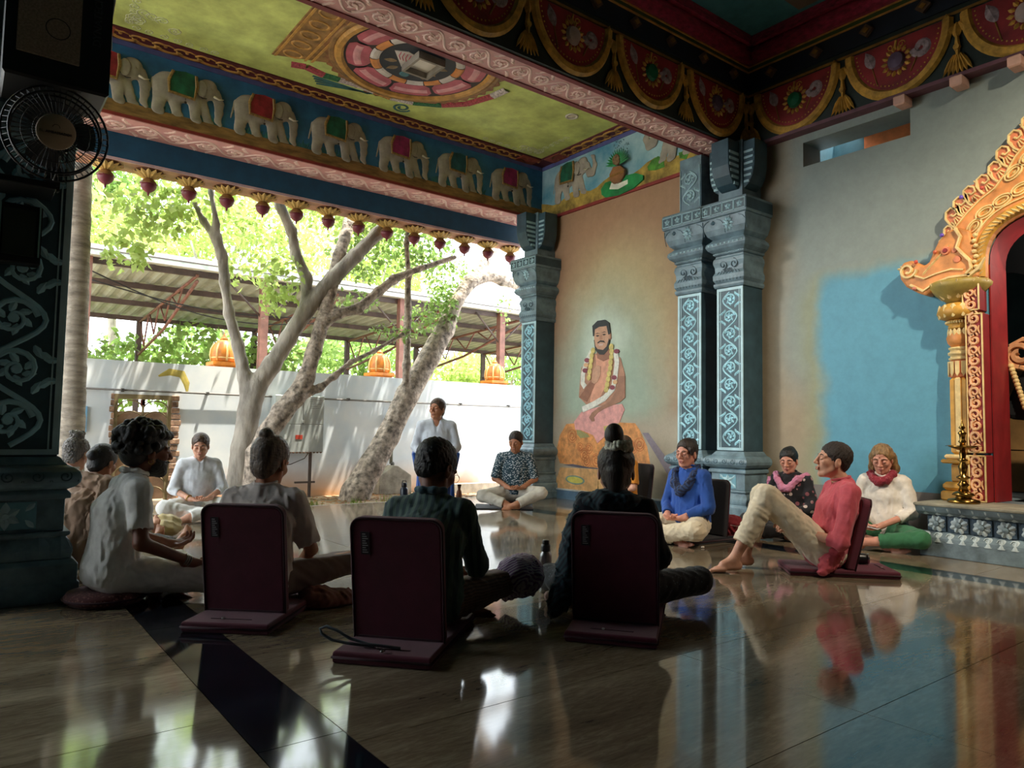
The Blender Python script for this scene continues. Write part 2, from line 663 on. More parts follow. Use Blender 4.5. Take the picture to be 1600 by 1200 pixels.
# painted wall: soft sprayed colour fields mixed with painted-in lighting, fixed on the wall (y along it, z up)
def painted_wall():
    m = bpy.data.materials.new('sprayed_wall_paint_and_light')
    m.use_nodes = True
    nt, b = nodes_of(m)
    g = nt.nodes.new('ShaderNodeNewGeometry')
    nz = nt.nodes.new('ShaderNodeTexNoise')
    nz.inputs['Scale'].default_value = 1.3
    nz.inputs['Detail'].default_value = 5
    nt.links.new(g.outputs['Position'], nz.inputs['Vector'])
    wv = nt.nodes.new('ShaderNodeVectorMath')
    wv.operation = 'MULTIPLY_ADD'
    wv.inputs[1].default_value = (0.5, 0.5, 0.5)
    nt.links.new(nz.outputs['Color'], wv.inputs[0])
    nt.links.new(g.outputs['Position'], wv.inputs[2])
    col = nt.nodes.new('ShaderNodeRGB')
    col.outputs[0].default_value = (*rgb('#a98466'), 1)
    cur = col.outputs[0]

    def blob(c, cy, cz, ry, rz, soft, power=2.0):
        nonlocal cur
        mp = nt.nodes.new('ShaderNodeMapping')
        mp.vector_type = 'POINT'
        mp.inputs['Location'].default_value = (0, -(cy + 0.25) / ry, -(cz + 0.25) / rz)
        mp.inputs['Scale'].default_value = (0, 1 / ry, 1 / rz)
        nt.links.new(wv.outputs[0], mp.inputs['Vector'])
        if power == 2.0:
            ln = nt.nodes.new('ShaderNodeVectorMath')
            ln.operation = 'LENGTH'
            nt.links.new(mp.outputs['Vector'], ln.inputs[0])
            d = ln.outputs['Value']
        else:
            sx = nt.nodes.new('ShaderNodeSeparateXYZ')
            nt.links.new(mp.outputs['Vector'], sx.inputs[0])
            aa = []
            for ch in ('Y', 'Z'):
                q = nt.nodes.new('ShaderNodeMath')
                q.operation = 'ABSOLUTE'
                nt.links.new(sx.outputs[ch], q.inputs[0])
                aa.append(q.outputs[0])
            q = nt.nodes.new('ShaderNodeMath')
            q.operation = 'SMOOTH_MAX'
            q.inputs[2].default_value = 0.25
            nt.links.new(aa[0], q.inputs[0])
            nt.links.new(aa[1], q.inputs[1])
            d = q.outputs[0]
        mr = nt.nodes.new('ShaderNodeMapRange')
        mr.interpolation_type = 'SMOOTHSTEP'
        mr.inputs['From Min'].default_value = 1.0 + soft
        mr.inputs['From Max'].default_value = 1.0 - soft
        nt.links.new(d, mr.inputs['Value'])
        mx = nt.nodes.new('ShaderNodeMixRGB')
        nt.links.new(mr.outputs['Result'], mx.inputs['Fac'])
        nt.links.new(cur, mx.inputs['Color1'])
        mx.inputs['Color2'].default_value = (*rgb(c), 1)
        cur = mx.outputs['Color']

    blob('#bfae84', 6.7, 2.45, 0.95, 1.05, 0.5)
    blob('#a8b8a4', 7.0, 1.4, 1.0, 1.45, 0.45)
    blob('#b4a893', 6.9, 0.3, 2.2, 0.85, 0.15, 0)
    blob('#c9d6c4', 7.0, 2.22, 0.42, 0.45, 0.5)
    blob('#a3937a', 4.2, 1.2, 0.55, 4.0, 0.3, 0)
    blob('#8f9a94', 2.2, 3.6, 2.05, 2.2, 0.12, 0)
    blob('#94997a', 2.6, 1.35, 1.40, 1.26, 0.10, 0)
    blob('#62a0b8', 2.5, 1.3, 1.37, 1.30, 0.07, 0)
    # grey dado along the foot of the shrine wall
    sp = nt.nodes.new('ShaderNodeSeparateXYZ')
    nt.links.new(g.outputs['Position'], sp.inputs[0])
    a = nt.nodes.new('ShaderNodeMath')
    a.operation = 'LESS_THAN'
    a.inputs[1].default_value = 0.47
    nt.links.new(sp.outputs['Z'], a.inputs[0])
    c = nt.nodes.new('ShaderNodeMath')
    c.operation = 'LESS_THAN'
    c.inputs[1].default_value = 4.6
    nt.links.new(sp.outputs['Y'], c.inputs[0])
    mu = nt.nodes.new('ShaderNodeMath')
    mu.operation = 'MULTIPLY'
    nt.links.new(a.outputs[0], mu.inputs[0])
    nt.links.new(c.outputs[0], mu.inputs[1])
    mx = nt.nodes.new('ShaderNodeMixRGB')
    nt.links.new(mu.outputs[0], mx.inputs['Fac'])
    nt.links.new(cur, mx.inputs['Color1'])
    mx.inputs['Color2'].default_value = (*rgb('#7b746f'), 1)
    # fine mottling
    n2 = nt.nodes.new('ShaderNodeTexNoise')
    n2.inputs['Scale'].default_value = 9
    n2.inputs['Detail'].default_value = 8
    n2.inputs['Roughness'].default_value = 0.7
    nt.links.new(g.outputs['Position'], n2.inputs['Vector'])
    mr = nt.nodes.new('ShaderNodeMapRange')
    mr.inputs['To Min'].default_value = 0.78
    mr.inputs['To Max'].default_value = 1.22
    nt.links.new(n2.outputs['Fac'], mr.inputs['Value'])
    ml = nt.nodes.new('ShaderNodeMixRGB')
    ml.blend_type = 'MULTIPLY'
    ml.inputs['Fac'].default_value = 1
    nt.links.new(mx.outputs['Color'], ml.inputs['Color1'])
    nt.links.new(mr.outputs['Result'], ml.inputs['Color2'])
    nt.links.new(ml.outputs['Color'], b.inputs['Base Color'])
    b.inputs['Roughness'].default_value = 0.55
    b.inputs['Specular IOR Level'].default_value = 0.3
    bp = nt.nodes.new('ShaderNodeBump')
    bp.inputs['Strength'].default_value = 0.15
    bp.inputs['Distance'].default_value = 0.01
    nt.links.new(n2.outputs['Fac'], bp.inputs['Height'])
    nt.links.new(bp.outputs['Normal'], b.inputs['Normal'])
    return m


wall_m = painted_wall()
plain_dark = mat('dark_blue_plaster', '#10242c', 0.7)
wr = MB()
YJ = 2.36                                     # left jamb of the shrine niche
SL = (2.98, 4.06, 3.79, 4.05)                 # vent slot under the frieze
T = XW + 0.34
wr.box(XW, T, SL[1], 8.6, -0.1, 5.4)
wr.box(XW, T, YJ, SL[1], -0.1, SL[2])
wr.box(XW, T, YJ, SL[0], SL[2], 5.4)
wr.box(XW, T, SL[0], SL[1], SL[3], 5.4)
NC, NRY, NRZ, NZ = 1.45, 0.91, 0.42, 2.45     # niche arch: centre, half widths, spring height


def niche_pt(a, d=0.0):
    c = math.cos(a)
    return (NC + (NRY - d) * math.copysign(abs(c) ** .55, c), NZ + (NRZ - d) * math.sin(a) ** .8)


outl = [(-4.2, -0.1), (-4.2, 5.4), (YJ, 5.4), (YJ, NZ)] + [niche_pt(PI * i / 24) for i in range(1, 24)] + [(2 * NC - YJ, NZ), (2 * NC - YJ, -0.1)]
wr.prism(outl, lambda u, v, w: (w, u, v), XW, T)
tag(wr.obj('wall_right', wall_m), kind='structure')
# what the slot opens to: a small shaft, lid added to keep the sky out
sh = MB()
sh.box(T, T + 0.9, SL[0] - 0.2, SL[1] + 0.2, SL[2] - 0.25, SL[2] - 0.2).box(T, T + .95, SL[0] - .25, SL[1] - .02, SL[3] + .38, SL[3] + .45).box(T, T + .95, SL[1] + .3, SL[1] + .35, SL[2] - .2, SL[3] + .45)
tag(sh.obj('trim_1', mat('slot_teal', '#3d6470', 0.7)), kind='structure')
tag(MB().box(T + 0.85, T + 0.9, SL[0] - 0.2, 4.0, SL[2] - 0.2, SL[3] + 0.4).box(T + 0.1, T + 0.9, SL[0] - 0.25, SL[0] - 0.2, SL[2] - 0.2, SL[3] + 0.4).obj('trim_2', mat('slot_orange', '#e07a42', 0.7)), kind='structure')
tag(MB().box(T + 0.85, T + 0.9, 4.0, SL[1] + 0.3, SL[2] - 0.2, SL[3] + 0.4).obj('trim_3', mat('slot_teal', '#3d6470', 0.7)), kind='structure')

# unseen hall walls; left end lengthened and both darkened to hold back light
back_m = mat('back_wall_paint', '#353e43', 0.8)
tag(MB().box(-3.4, XW + 0.3, -4.5, -4.2, -0.1, 5.4).obj('wall_back', back_m), kind='structure')
tag(MB().box(-3.4, -3.2, -4.2, 5.55, -0.1, 5.4).obj('wall_left', back_m), kind='structure')
tag(MB().box(-3.4, XW, -4.2, -1.6, -0.13, 0.0).obj('floor_rear', stone_m), kind='structure')

# skirting under the mural
tag(MB().box(XW - 0.02, XW, 5.62, 8.02, 0, 0.125).obj('baseboard_right', mat('blue_skirting', '#5d7d97', 0.5)), kind='structure')
tag(MB().box(XW - 0.03, XW, 5.62, 8.02, 0.125, 0.145).obj('trim_4', mat('white_skirting_lip', '#c9d0d3', 0.5)), kind='structure')

# ---- opening beam with the elephant frieze
sky_m = mat('frieze_sky_blue', '#2d6b94', 0.6, 0.25, 2.5)
brown_m = mat('frieze_ground_ochre', '#8c6a3c', 0.7, 0.3, 5, stretch=(1, 1, 4))
red_m = mat('red_line', '#8e2f2c', 0.6)
navy_m = mat('deep_blue_beam', '#14506e', 0.6, 0.1)
pink_m = mat('pink_beam', '#d39c99', 0.55, 0.08)
rose_m = mat('rose_scroll', '#f0d0c8', 0.55, 0.08)
maroon_m = mat('maroon_edge', '#7c2f37', 0.6, 0.12)
XL = -3.2
beam = empty('beam_opening')
tag(beam, kind='structure')
MB().box(XL, XW, YO, 8.80, ZB, 5.4).obj('beam_body', sky_m, beam)
MB().box(XL, XW, YO - 0.012, YO, ZB, 4.33).obj('ground_band', brown_m, beam)
MB().box(XL, XW, YO - 0.014, YO + 0.005, ZB - 0.004, ZB + 0.03).obj('red_line', red_m, beam)
MB().box(XL, XW, YO - 0.01, 8.80, ZB - 0.012, ZB - 0.0).obj('soffit', pink_m, beam)
v = MB()
vine(v, lambda a, b_, w: (XL + 3.6 + a, 8.575 + b_, ZB - 0.012 - w), 6.5, 0.36, 0.007, seed=4)
v.obj('soffit_scrolls', rose_m, beam)
MB().box(XL, XW, 8.80, 9.16, 3.865, 5.4).obj('outer_band', navy_m, beam)
MB().box(XL, XW, 8.80, 9.16, 3.85, 3.865).obj('outer_soffit', mat('soffit_terracotta', '#b98a7a', 0.6, 0.15), beam)
MB().box(XL, XW, 8.785, 8.80, 3.845, 3.875).obj('white_lip', mat('lip_pinkwhite', '#c9aeb2', 0.6), beam)

# ---- painted panel band on the mural wall, between the two beams
pan = empty('trim_6')
tag(pan, kind='structure')
MB().box(XW - 0.02, XW, 5.15, YO, ZB, 5.02).obj('panel_sky', mat('panel_sky', '#4f92ab', 0.6, 0.3, 2.2, col2='#a9cbcf'), pan)
gp = []
for i in range(25):
    y = 5.15 + (YO - 5.15) * i / 24
    gp.append((y, 4.37 + 0.05 * math.sin(i * 1.1) + 0.09 * (1 - i / 24)))
MB().prism([(5.15, ZB)] + [(YO, ZB)] + gp[::-1], lambda u, v_, w: (XW - w, u, v_), 0.0, 0.026).obj('panel_ground', mat('panel_ground', '#a58a3e', 0.7, 0.35, 6), pan)
MB().box(XW - 0.03, XW, 5.15, YO, ZB - 0.03, ZB + 0.012).obj('red_line', red_m, pan)

# ---- green painted ceiling bay
green_m = mat('green_ceiling_paint', '#c3d27a', 0.7, 0.18, 3.0, detail=8, bump=0.1)
tag(MB().box(XL, XW, 5.1, 8.8, ZC, ZC + 0.4).obj('ceiling', green_m), kind='structure')
bd = empty('trim_7')
tag(bd, kind='structure')
chain_bg = mat('chain_maroon', '#5a1f28', 0.6, 0.15)
gold_m = mat('gold_ochre', '#b98b45', 0.5, 0.2, 9)
MB().box(XL, XW, YO - 0.25, YO, ZC - 0.02, ZC).box(XW - 0.25, XW, 5.15, YO - 0.25, ZC - 0.02, ZC).obj('border_board', chain_bg, bd)
MB().box(XL, XW, YO - 0.012, YO, ZC - 0.075, ZC - 0.02).box(XW - 0.035, XW - 0.02, 5.15, YO, ZC - 0.075, ZC - 0.02).obj('lilac_line', mat('lilac_line', '#5a5f92', 0.6), bd)
lk = MB()


def link_s(mp):
    lk.ribbon(arc(0.0, 0.0, 0.125, PI * 1.05, PI * 0.02, 9, 0.085), 0.05, 0.008, mp)
    lk.ribbon(arc(0.115, -0.012, 0.06, PI * 0.0, -PI * 1.0, 7, 0.055), 0.036, 0.008, mp)
    lk.ribbon([(-0.1, -0.06), (-0.02, -0.07), (0.06, -0.04)], [0.004, 0.03, 0.006], 0.006, mp)


for k in range(28):
    link_s(lambda a, b_, w, k=k: (0.75 + 0.215 * k + a, YO - 0.125 + b_, ZC - 0.02 - w))
for k in range(13):
    link_s(lambda a, b_, w, k=k: (XW - 0.125 - b_, 5.25 + 0.215 * k + a, ZC - 0.02 - w))
lk.obj('gold_chain', gold_m, bd)
ct = mat('corner_tile_red', '#a4533f', 0.6, 0.2, 20)
for x, y in ((6.37, YO - 0.25), (0.75, YO - 0.25)):
    MB().box(x, x + 0.33, y + 0.012, y + 0.238, ZC - 0.028, ZC - 0.018).obj('corner_tile', ct, bd)
MB().box(XW - 0.238, XW - 0.012, 7.72, 8.05, ZC - 0.028, ZC - 0.018).obj('corner_tile', ct, bd)

# ---- near beam: pink soffit with scrolls, dark inner face carries the valance frieze
nb = empty('beam_near')
tag(nb, kind='structure')
MB().box(XL, XW, 4.74, 5.15, ZB + 0.012, 5.6).obj('beam_body', mat('dark_beam', '#2b1a22', 0.7), nb)
MB().box(XL, XW, 4.76, 5.15, ZB - 0.0, ZB + 0.012).obj('soffit', pink_m, nb)
MB().box(XL, XW, 5.10, 5.155, ZB - 0.01, ZB).box(XL, XW, 4.745, 4.80, ZB - 0.01, ZB).obj('maroon_border', maroon_m, nb)
v = MB()
vine(v, lambda a, b_, w: (1.2 + a, 4.95 + b_, ZB - w), 5.5, 0.27, 0.006, seed=9)
v.obj('soffit_scrolls', rose_m, nb)

# ---- inner bay ceiling with its cornice
in_m = mat('teal_inner_ceiling', '#3f7d88', 0.6, 0.15)
cl = empty('ceiling_inner')
tag(cl, kind='structure')
MB().box(XL, XW, -4.2, 4.75, 5.36, 5.6).obj('panel', in_m, cl)
MB().box(5.5, 6.62, -4.2, 3.9, 5.31, 5.36).obj('panel_brown', mat('brown_inner_ceiling', '#6a5c50', 0.6), cl)
for x in (5.5, 5.62, 6.05):
    MB().box(x, x + 0.02, -4.2, 4.0, 5.295, 5.315).obj('batten', mat('batten_grey', '#59594f', 0.6), cl)


def L_run(name, m, off, z0, z1, depth):
    """a moulding along the near beam and the shrine wall"""
    q = MB()
    q.box(XL, XW - off, 4.74 - off - depth, 4.74 - off, z0, z1)
    q.box(XW - off - depth, XW - off, -4.2, 4.74 - off, z0, z1)
    return q.obj(name, m, cl)


L_run('cornice_navy', mat('navy_cove', '#0f1d2e', 0.6), 0.0, 4.83, 5.03, 0.05)
L_run('gold_line', gold_m, 0.0, 5.03, 5.045, 0.065)
L_run('green_fillet', mat('green_fillet', '#33502a', 0.6), 0.0, 5.045, 5.085, 0.06)
L_run('gold_line', gold_m, 0.0, 5.085, 5.097, 0.075)
tm = mat('maroon_torus', '#94304a', 0.45, 0.35, 5, stretch=(3, 3, 8))
q = MB()
q.tube([(XL, 4.655, 5.19), (6.84, 4.655, 5.19)], 0.095, 12)
q.tube([(6.865, 4.66, 5.19), (6.865, -4.2, 5.19)], 0.095, 12)
q.obj('torus', tm, cl)
L_run('cornice_maroon', tm, 0.0, 5.26, 5.36, 0.20)
# ---------------------------------------------------------------- carved pilasters and the big pillar
slate_m = mat('pilaster_slate', '#6d8590', 0.45, 0.22, 7)
slate_d = mat('pilaster_dark_panel', '#37535f', 0.5, 0.15)
slate_l = mat('pilaster_pale_edge', '#a9cbd4', 0.45, 0.1)
aqua_m = mat('pilaster_aqua_leaf', '#9fd3e2', 0.45, 0.12)


def row_petals(mb, mp, length, n, ht, h, point=-1):
    p = length / n
    for i in range(n):
        mb.petal((i + .5) * p - length / 2, ht * (0.5 if point < 0 else -0.5), PI / 2 * point, ht, p * 1.15, h, mp, 0, 4, 0.25)


def flower(mb, mp, u, v, r, h, n=6, w0=0.0):
    for i in range(n):
        mb.petal(u, v, 2 * PI * i / n + PI / 2, r, r * 3.6 / n, h, mp, w0, 4)
    mb.disc(u, v, r * 0.26, h * 1.6, mp, w0, 8)
    return mb


def carved_pillar(t, HX, HY, faces, bracket=True):
    """t: parent; HX/HY shaft half sizes about its axis; faces: list of (mapping(u,z,w) builder, face half width)"""
    def st(name, prof, m=slate_m):
        return MB().stack(0, 0, [(z, HX + a, HY + a) for z, a in prof]).obj(name, m, t, bevel=0.006)
    st('plinth', [(0, .125), (.10, .125), (.105, .115), (.20, .115), (.225, .09)])
    st('lotus_base', [(.225, .085), (.27, .085), (.34, .055), (.352, .075), (.372, .075)])
    st('flower_block', [(.372, .045), (.55, .045), (.552, .07), (.58, .07), (.60, .05)])
    st('base_torus', [(.60, .05), (.615, .085), (.64, .108), (.67, .115), (.70, .105), (.722, .08), (.735, .05)])
    st('base_fillet', [(.735, .05), (.75, .035), (.78, .012)])
    st('shaft', [(.78, 0), (2.56, 0)], slate_d)
    st('neck_fillet', [(2.56, .018), (2.585, .03), (2.612, .03)])
    st('vase', [(2.612, .012), (2.65, .034), (2.70, .036), (2.74, .018), (2.79, .02), (2.84, .036), (2.88, .03), (2.9, .015), (2.92, .012)])
    st('ring', [(2.92, .02), (2.935, .035), (2.95, .035)])
    st('cushion', [(2.95, .03), (2.985, .075), (3.02, .095), (3.055, .085), (3.085, .05), (3.10, .04)])
    st('bell', [(3.10, .03), (3.14, .075), (3.2, .10), (3.27, .112), (3.325, .115)])
    st('abacus', [(3.325, .125), (3.34, .135), (3.485, .135), (3.50, .125)])
    st('abacus_field', [(3.352, .1365), (3.472, .1365)], slate_d)
    st('upper_block', [(3.50, -0.01), (ZB + .0, -0.01)], slate_m)
    for F, hw in faces:
        fr = MB()
        for s in (-1, 1):
            for u0, u1, w in ((hw - .028, hw, .007), (hw - .05, hw - .042, .005)):
                a, b = sorted((s * u0, s * u1))
                fr.prism([(a, .79), (b, .79), (b, 2.555), (a, 2.555)], F(0), -.004, w)
        for z0, z1 in ((.79, .82), (2.525, 2.555)):
            fr.prism([(-hw, z0), (hw, z0), (hw, z1), (-hw, z1)], F(0), -.004, .006)
        fr.obj('shaft_frame', slate_l, t)
        vn = MB()
        M = F(0)
        vine(vn, lambda a, b, w: M(b, .84 + a, w), 1.67, 2 * (hw - .055), 0.008, seed=3)
        vn.obj('scroll_panel', aqua_m, t)
        q = MB()
        M = F(.045)
        q.prism([(-hw * .62, .392), (hw * .62, .392), (hw * .62, .538), (-hw * .62, .538)], M, 0, .004)
        q.obj('flower_field', mat('flower_field', '#6fa3b4', .5), t)
        q = flower(MB(), M, 0, .465, .075, .012, 6, .004)
        for s in (-1, 1):
            for a in (-1, 1):
                q.petal(s * hw * .58, .465 + a * .065, math.atan2(-a, -s), .06, .03, .007, M, .004, 3)
        q.obj('flower_relief', slate_l, t)
        q = MB()
        M = F(.085)
        W = 2 * (hw + .085)
        n = 6
        for i in range(n):
            u = -W / 2 + W * (i + .5) / n
            q.petal(u, .345, -PI / 2, .11, W / n * 1.1, .014, lambda a, b, w, M=M: M(a, b, w - max(0, (b - .27)) * .42), 0, 5, .3)
        q.obj('lotus_petals', slate_m, t)
        q = MB()
        M = F(.112)
        W = 2 * (hw + .10)
        n = 5
        for i in range(n):
            u = -W / 2 + W * (i + .5) / n
            sg = 1 if i < n / 2 else -1
            bend = lambda a, b, w, M=M: M(a, b, w - 14 * (b - .668) ** 2)
            q.ribbon(spiral(u, .675, .034, .008, PI * .5, 1.4 * sg, 14), .010, .006, bend)
            q.ribbon(arc(u, .655, W / n * .48, PI, 2 * PI, 8, .035), .007, .005, bend)
        q.obj('torus_curls', slate_d, t)
        q = MB()
        M = F(.03)
        for s in (-1, 1):
            q.ribbon(spiral(s * hw * .42, 2.81, .055, .012, PI * (.5 + .5 * s) + PI / 2, -1.3 * s, 16), .012, .007, M)
            q.ribbon(spiral(s * hw * .15, 2.74, .03, .01, PI / 2, 1.1 * s, 10), .008, .006, M)
            for k in range(4):
                x = s * hw * (.12 + .26 * k)
                q.ribbon([(x, 2.63), (x * 1.04 + s * .008, 2.68), (x * .9 - s * .004, 2.73), (x * .75, 2.77 - .01 * k)], .006, .005, M)
        q.obj('vase_curls', slate_d, t)
        q = MB()
        W = 2 * (hw + .075)
        for i in range(9):
            q.sphere(F(.088)(-W / 2 + W * (i + .5) / 9, 3.035, 0), .012, 8, 5)
        for i in range(16):
            q.sphere(F(.036)(-hw + 2 * hw * (i + .5) / 16, 2.945, 0), .006, 6, 4)
        tag(q.obj('bead_row', slate_l, t), kind='stuff')
        q = MB()
        bl = lambda a, b, w: F(.075 + min(.04, max(0, (b - 3.14) * .33)))(a, b, w)
        W = 2 * (hw + .11)
        for i in range(3):
            u = -W / 2 + W * i / 2
            q.ribbon([(max(-W / 2, min(W / 2, u + d)), z) for d, z in ((-.09, 3.31), (-.035, 3.285), (0, 3.24), (.0, 3.15))], .007, .006, bl)
            q.ribbon([(max(-W / 2, min(W / 2, u + d)), z) for d, z in ((.09, 3.31), (.035, 3.285), (0, 3.24))], .007, .006, bl)
        for i in range(2):
            u = -W / 4 + W / 2 * i
            if i == 1:
                q.petal(u, 3.25, PI / 2, .05, .06, .012, bl, 0, 4)
        tag(q.obj('bell_lines', slate_d, t), kind='stuff')
        q = MB()
        u = -W * .1
        for i in range(10):
            a = 2 * PI * i / 10
            q.petal(u + .02 * math.cos(a), 3.235 + .03 * math.sin(a), a, .05, .03, .014, bl, .004, 3)
        q.disc(u, 3.235, .022, .02, bl, .004, 8, dome=.01)
        q.obj('bell_medallion', slate_l, t)
        M = F(.1365)
        W = 2 * (hw + .125)
        for i in range(4):
            u = -W / 2 + W * (i + .5) / 4
            q = flower(MB(), M, u, 3.412, .043, .012, 5)
            s = W / 8 - .006
            for a, b in (((u - s, 3.36), (u + s, 3.36)), ((u - s, 3.464), (u + s, 3.464)), ((u - s, 3.36), (u - s, 3.464)), ((u + s, 3.36), (u + s, 3.464))):
                q.ribbon([a, b], .01, .006, M)
            q.obj('abacus_flower', slate_l, t)
    if bracket:
        # curved corbels that carry the beam, ribbed on their flanks
        prof = [(0, 3.62), (-.04, 3.63), (-.11, 3.67), (-.165, 3.75), (-.195, 3.86), (-.2, ZB - .02), (0, ZB - .02)]
        q = MB().prism(prof, lambda a, b, w: (-HX + .02 + a, w, b), -.11, .11)
        q.obj('corbel', slate_d, t, bevel=.008)
        for s in (-1, 1):
            q = MB().prism([(-p[0] * .8, p[1]) for p in prof], lambda a, b, w, s=s: (w, s * (HY - .03 + a), b), -HX + .03, -HX + .27)
            q.obj('corbel', slate_d, t, bevel=.008)
            r = MB()
            for k in range(6):
                z = 3.62 + .065 * k
                dp = float(np.interp(z + .05, [3.62, 3.67, 3.75, 3.86, 4.1], [.02, .10, .15, .18, .185]))
                r.box(-HX - dp + .02, -HX - .0, s * .11 - .009, s * .11 + .009, z + .04, z + .07)
                dq = dp * .62
                r.box(-HX + .02, -HX + .036, s * HY - (dq if s < 0 else 0), s * HY + (dq if s > 0 else 0), z + .06, z + .085)
            r.obj('corbel_ribs', slate_l, t)


def pil_front(HX):
    return lambda off: (lambda u, z, w: (-HX - off - w, u, z))


P1 = empty('pilaster', (XW, 4.725, 0), 0, 'blue carved pilaster of the pair, on the side of the shrine', 'pilaster')
carved_pillar(P1, .35, .165, [(pil_front(.35), .165)])
P2 = copy_tree(P1)
for ch in list(P2.children):
    if ch.name.startswith('corbel'):
        bpy.data.objects.remove(ch)
P2.location = (XW, 5.27, 0)
tag(P2, 'blue carved pilaster of the pair, on the side of the portrait mural', 'pilaster')
pq = MB()
MM = lambda u, z, w: (-.345 - w, u, z)
vine(pq, lambda a, b, w: MM(b, 3.6 + a, w), .4, .24, .008, seed=5)
for a in (-.14, .14):
    pq.ribbon([(a, 3.56), (a, 4.04)], .014, .007, MM)
pq.obj('scroll_plaque', slate_l, P2)
P3 = copy_tree(P1)
P3.location = (XW, 8.2, 0)
tag(P3, 'blue carved corner pilaster beside the garden opening and the mural', 'pilaster')

big = empty('pillar', (.235, 5.0, 0), 0, 'massive dark blue carved pillar bearing the wall fan and loudspeaker', 'pillar')
big['kind'] = 'thing'
B_H = .225
carved_pillar(big, B_H, B_H + .0, [(lambda off: (lambda u, z, w: (u, -B_H - off - w, z)), B_H), (lambda off: (lambda u, z, w: (B_H + off + w, u, z)), B_H), (lambda off: (lambda u, z, w: (-B_H - off - w, -u, z)), B_H)], bracket=False)
MB().stack(0, 0, [(3.5, .34, .34), (ZB, .34, .34)]).obj('capital_block', slate_d, big)
big.location = (.235, 4.98, 0)

# ---------------------------------------------------------------- valance frieze: swags, tassels, medallions
cloth_m = mat('swag_crimson', '#8c2a2e', 0.6, 0.25, 4)
frbg_m = mat('frieze_dark_green', '#1c2b27', 0.65, 0.2)
gold2_m = mat('gold_rope', '#c79a45', 0.42, 0.25, 12)
gold_d = mat('gold_brown', '#8a6428', 0.5, 0.2, 12)
whisk_m = mat('whisk_lilac', '#9a8a90', 0.7, 0.3, 20)
gems = [mat('gem_green', '#1f6b4c', 0.25), mat('gem_lilac', '#6a5a72', 0.25), mat('gem_pearl', '#b9a7a0', 0.25)]
ZT = 4.74


def valance(t, mp, u0, n, pitch, gem0=0):
    for k in range(n):
        c = u0 + (k + .5) * pitch
        A, Bv = pitch * .43, .52
        sw = MB().prism(arc(c, ZT, A, PI, 2 * PI, 20, Bv), mp, 0, .015).obj('swag', cloth_m, t)
        q = MB()
        q.ribbon(arc(c, ZT, A, PI, 2 * PI, 26, Bv), .10, .03, mp, .012)
        for i in range(22):
            a = PI + PI * (i + .5) / 22
            q.petal(c + A * math.cos(a) * .985, ZT + Bv * math.sin(a) * .985, a + PI / 2, .075, .06, .014, mp, .03, 3)
        q.obj('rope', gold2_m, sw)
        q = MB()
        for i in range(30):
            a = PI + PI * (i + .7) / 31
            q.disc(c + A * .84 * math.cos(a), ZT + Bv * .84 * math.sin(a), .009, .006, mp, .014, 6)
        tag(q.obj('stitch_dots', gold2_m, sw), kind='stuff')
        q = MB()
        for i in range(14):
            a = 2 * PI * i / 14
            q.petal(c + .085 * math.cos(a), ZT - .21 + .095 * math.sin(a), a, .06, .048, .02, mp, .014, 3)
        q.ribbon([(c, ZT - .1), (c - .01, ZT - .06), (c, ZT - .01)], .03, .012, mp, .012)
        for s in (-1, 1):
            q.ribbon(spiral(c + s * .05, ZT - .06, .035, .01, 0, 1.1 * s, 9), .013, .01, mp, .012)
        q.obj('medallion', gold2_m, sw)
        MB().disc(c, ZT - .21, .085, .03, mp, .016, 16, .09, .015).obj('gem', gems[(k + gem0) % 3], sw)
        MB().ribbon(spiral(c + A * .5, ZT - .16, .075, .02, PI, 1.1, 14), .075, .012, mp, .014).obj('fly_whisk', whisk_m, sw)
        MB().petal(c - A * .48, ZT - .2, PI * .62, .2, .11, .016, mp, .014, 6).obj('fly_whisk', whisk_m, sw)
        MB().ribbon([(c + A * .42, ZT - .23), (c + A * .28, ZT - .36)], .018, .008, mp, .014).obj('whisk_handle', gold_d, sw)
        MB().ribbon([(c - A * .5, ZT - .2), (c - A * .4, ZT - .38)], .014, .008, mp, .014).obj('whisk_handle', gold_d, sw)
    for k in range(n + 1):
        c = u0 + k * pitch
        q = MB()
        for s in (-1, 0, 1):
            q.petal(c + s * .02, ZT - .07, -PI / 2 + s * .7, .16, .08, .03, mp, .015, 5)
        for s in (-1, 1):
            q.ribbon(spiral(c + s * .07, ZT - .05, .05, .012, PI / 2, -1.3 * s, 12), .022, .016, mp, .012)
        q.ribbon([(c, ZT - .2), (c, ZT - .28), (c + .004, ZT - .38)], [.03, .05, .03], .025, mp, .012)
        q.disc(c, ZT - .3, .032, .03, mp, .015, 8)
        for i in range(7):
            a = -PI / 2 + (i - 3) * .16
            q.petal(c + (i - 3) * .010, ZT - .36, a, .20, .042, .02, mp, .02, 3)
        q.obj('tassel', gold2_m, t)
        for d in (.25, .75):
            if k < n:
                x = c + d * pitch
                q = MB()
                q.prism([(x - .07, 4.93), (x, 4.865), (x + .07, 4.93), (x, 4.995)], mp, .03, .065)
                dm = q.obj('diamond', mat('diamond_brown', '#5b4636', .6, .25, 20), t)
                MB().prism([(x - .035, 4.93), (x, 4.9), (x + .035, 4.93), (x, 4.96)], mp, .065, .075).obj('diamond_core', gold_d, dm)


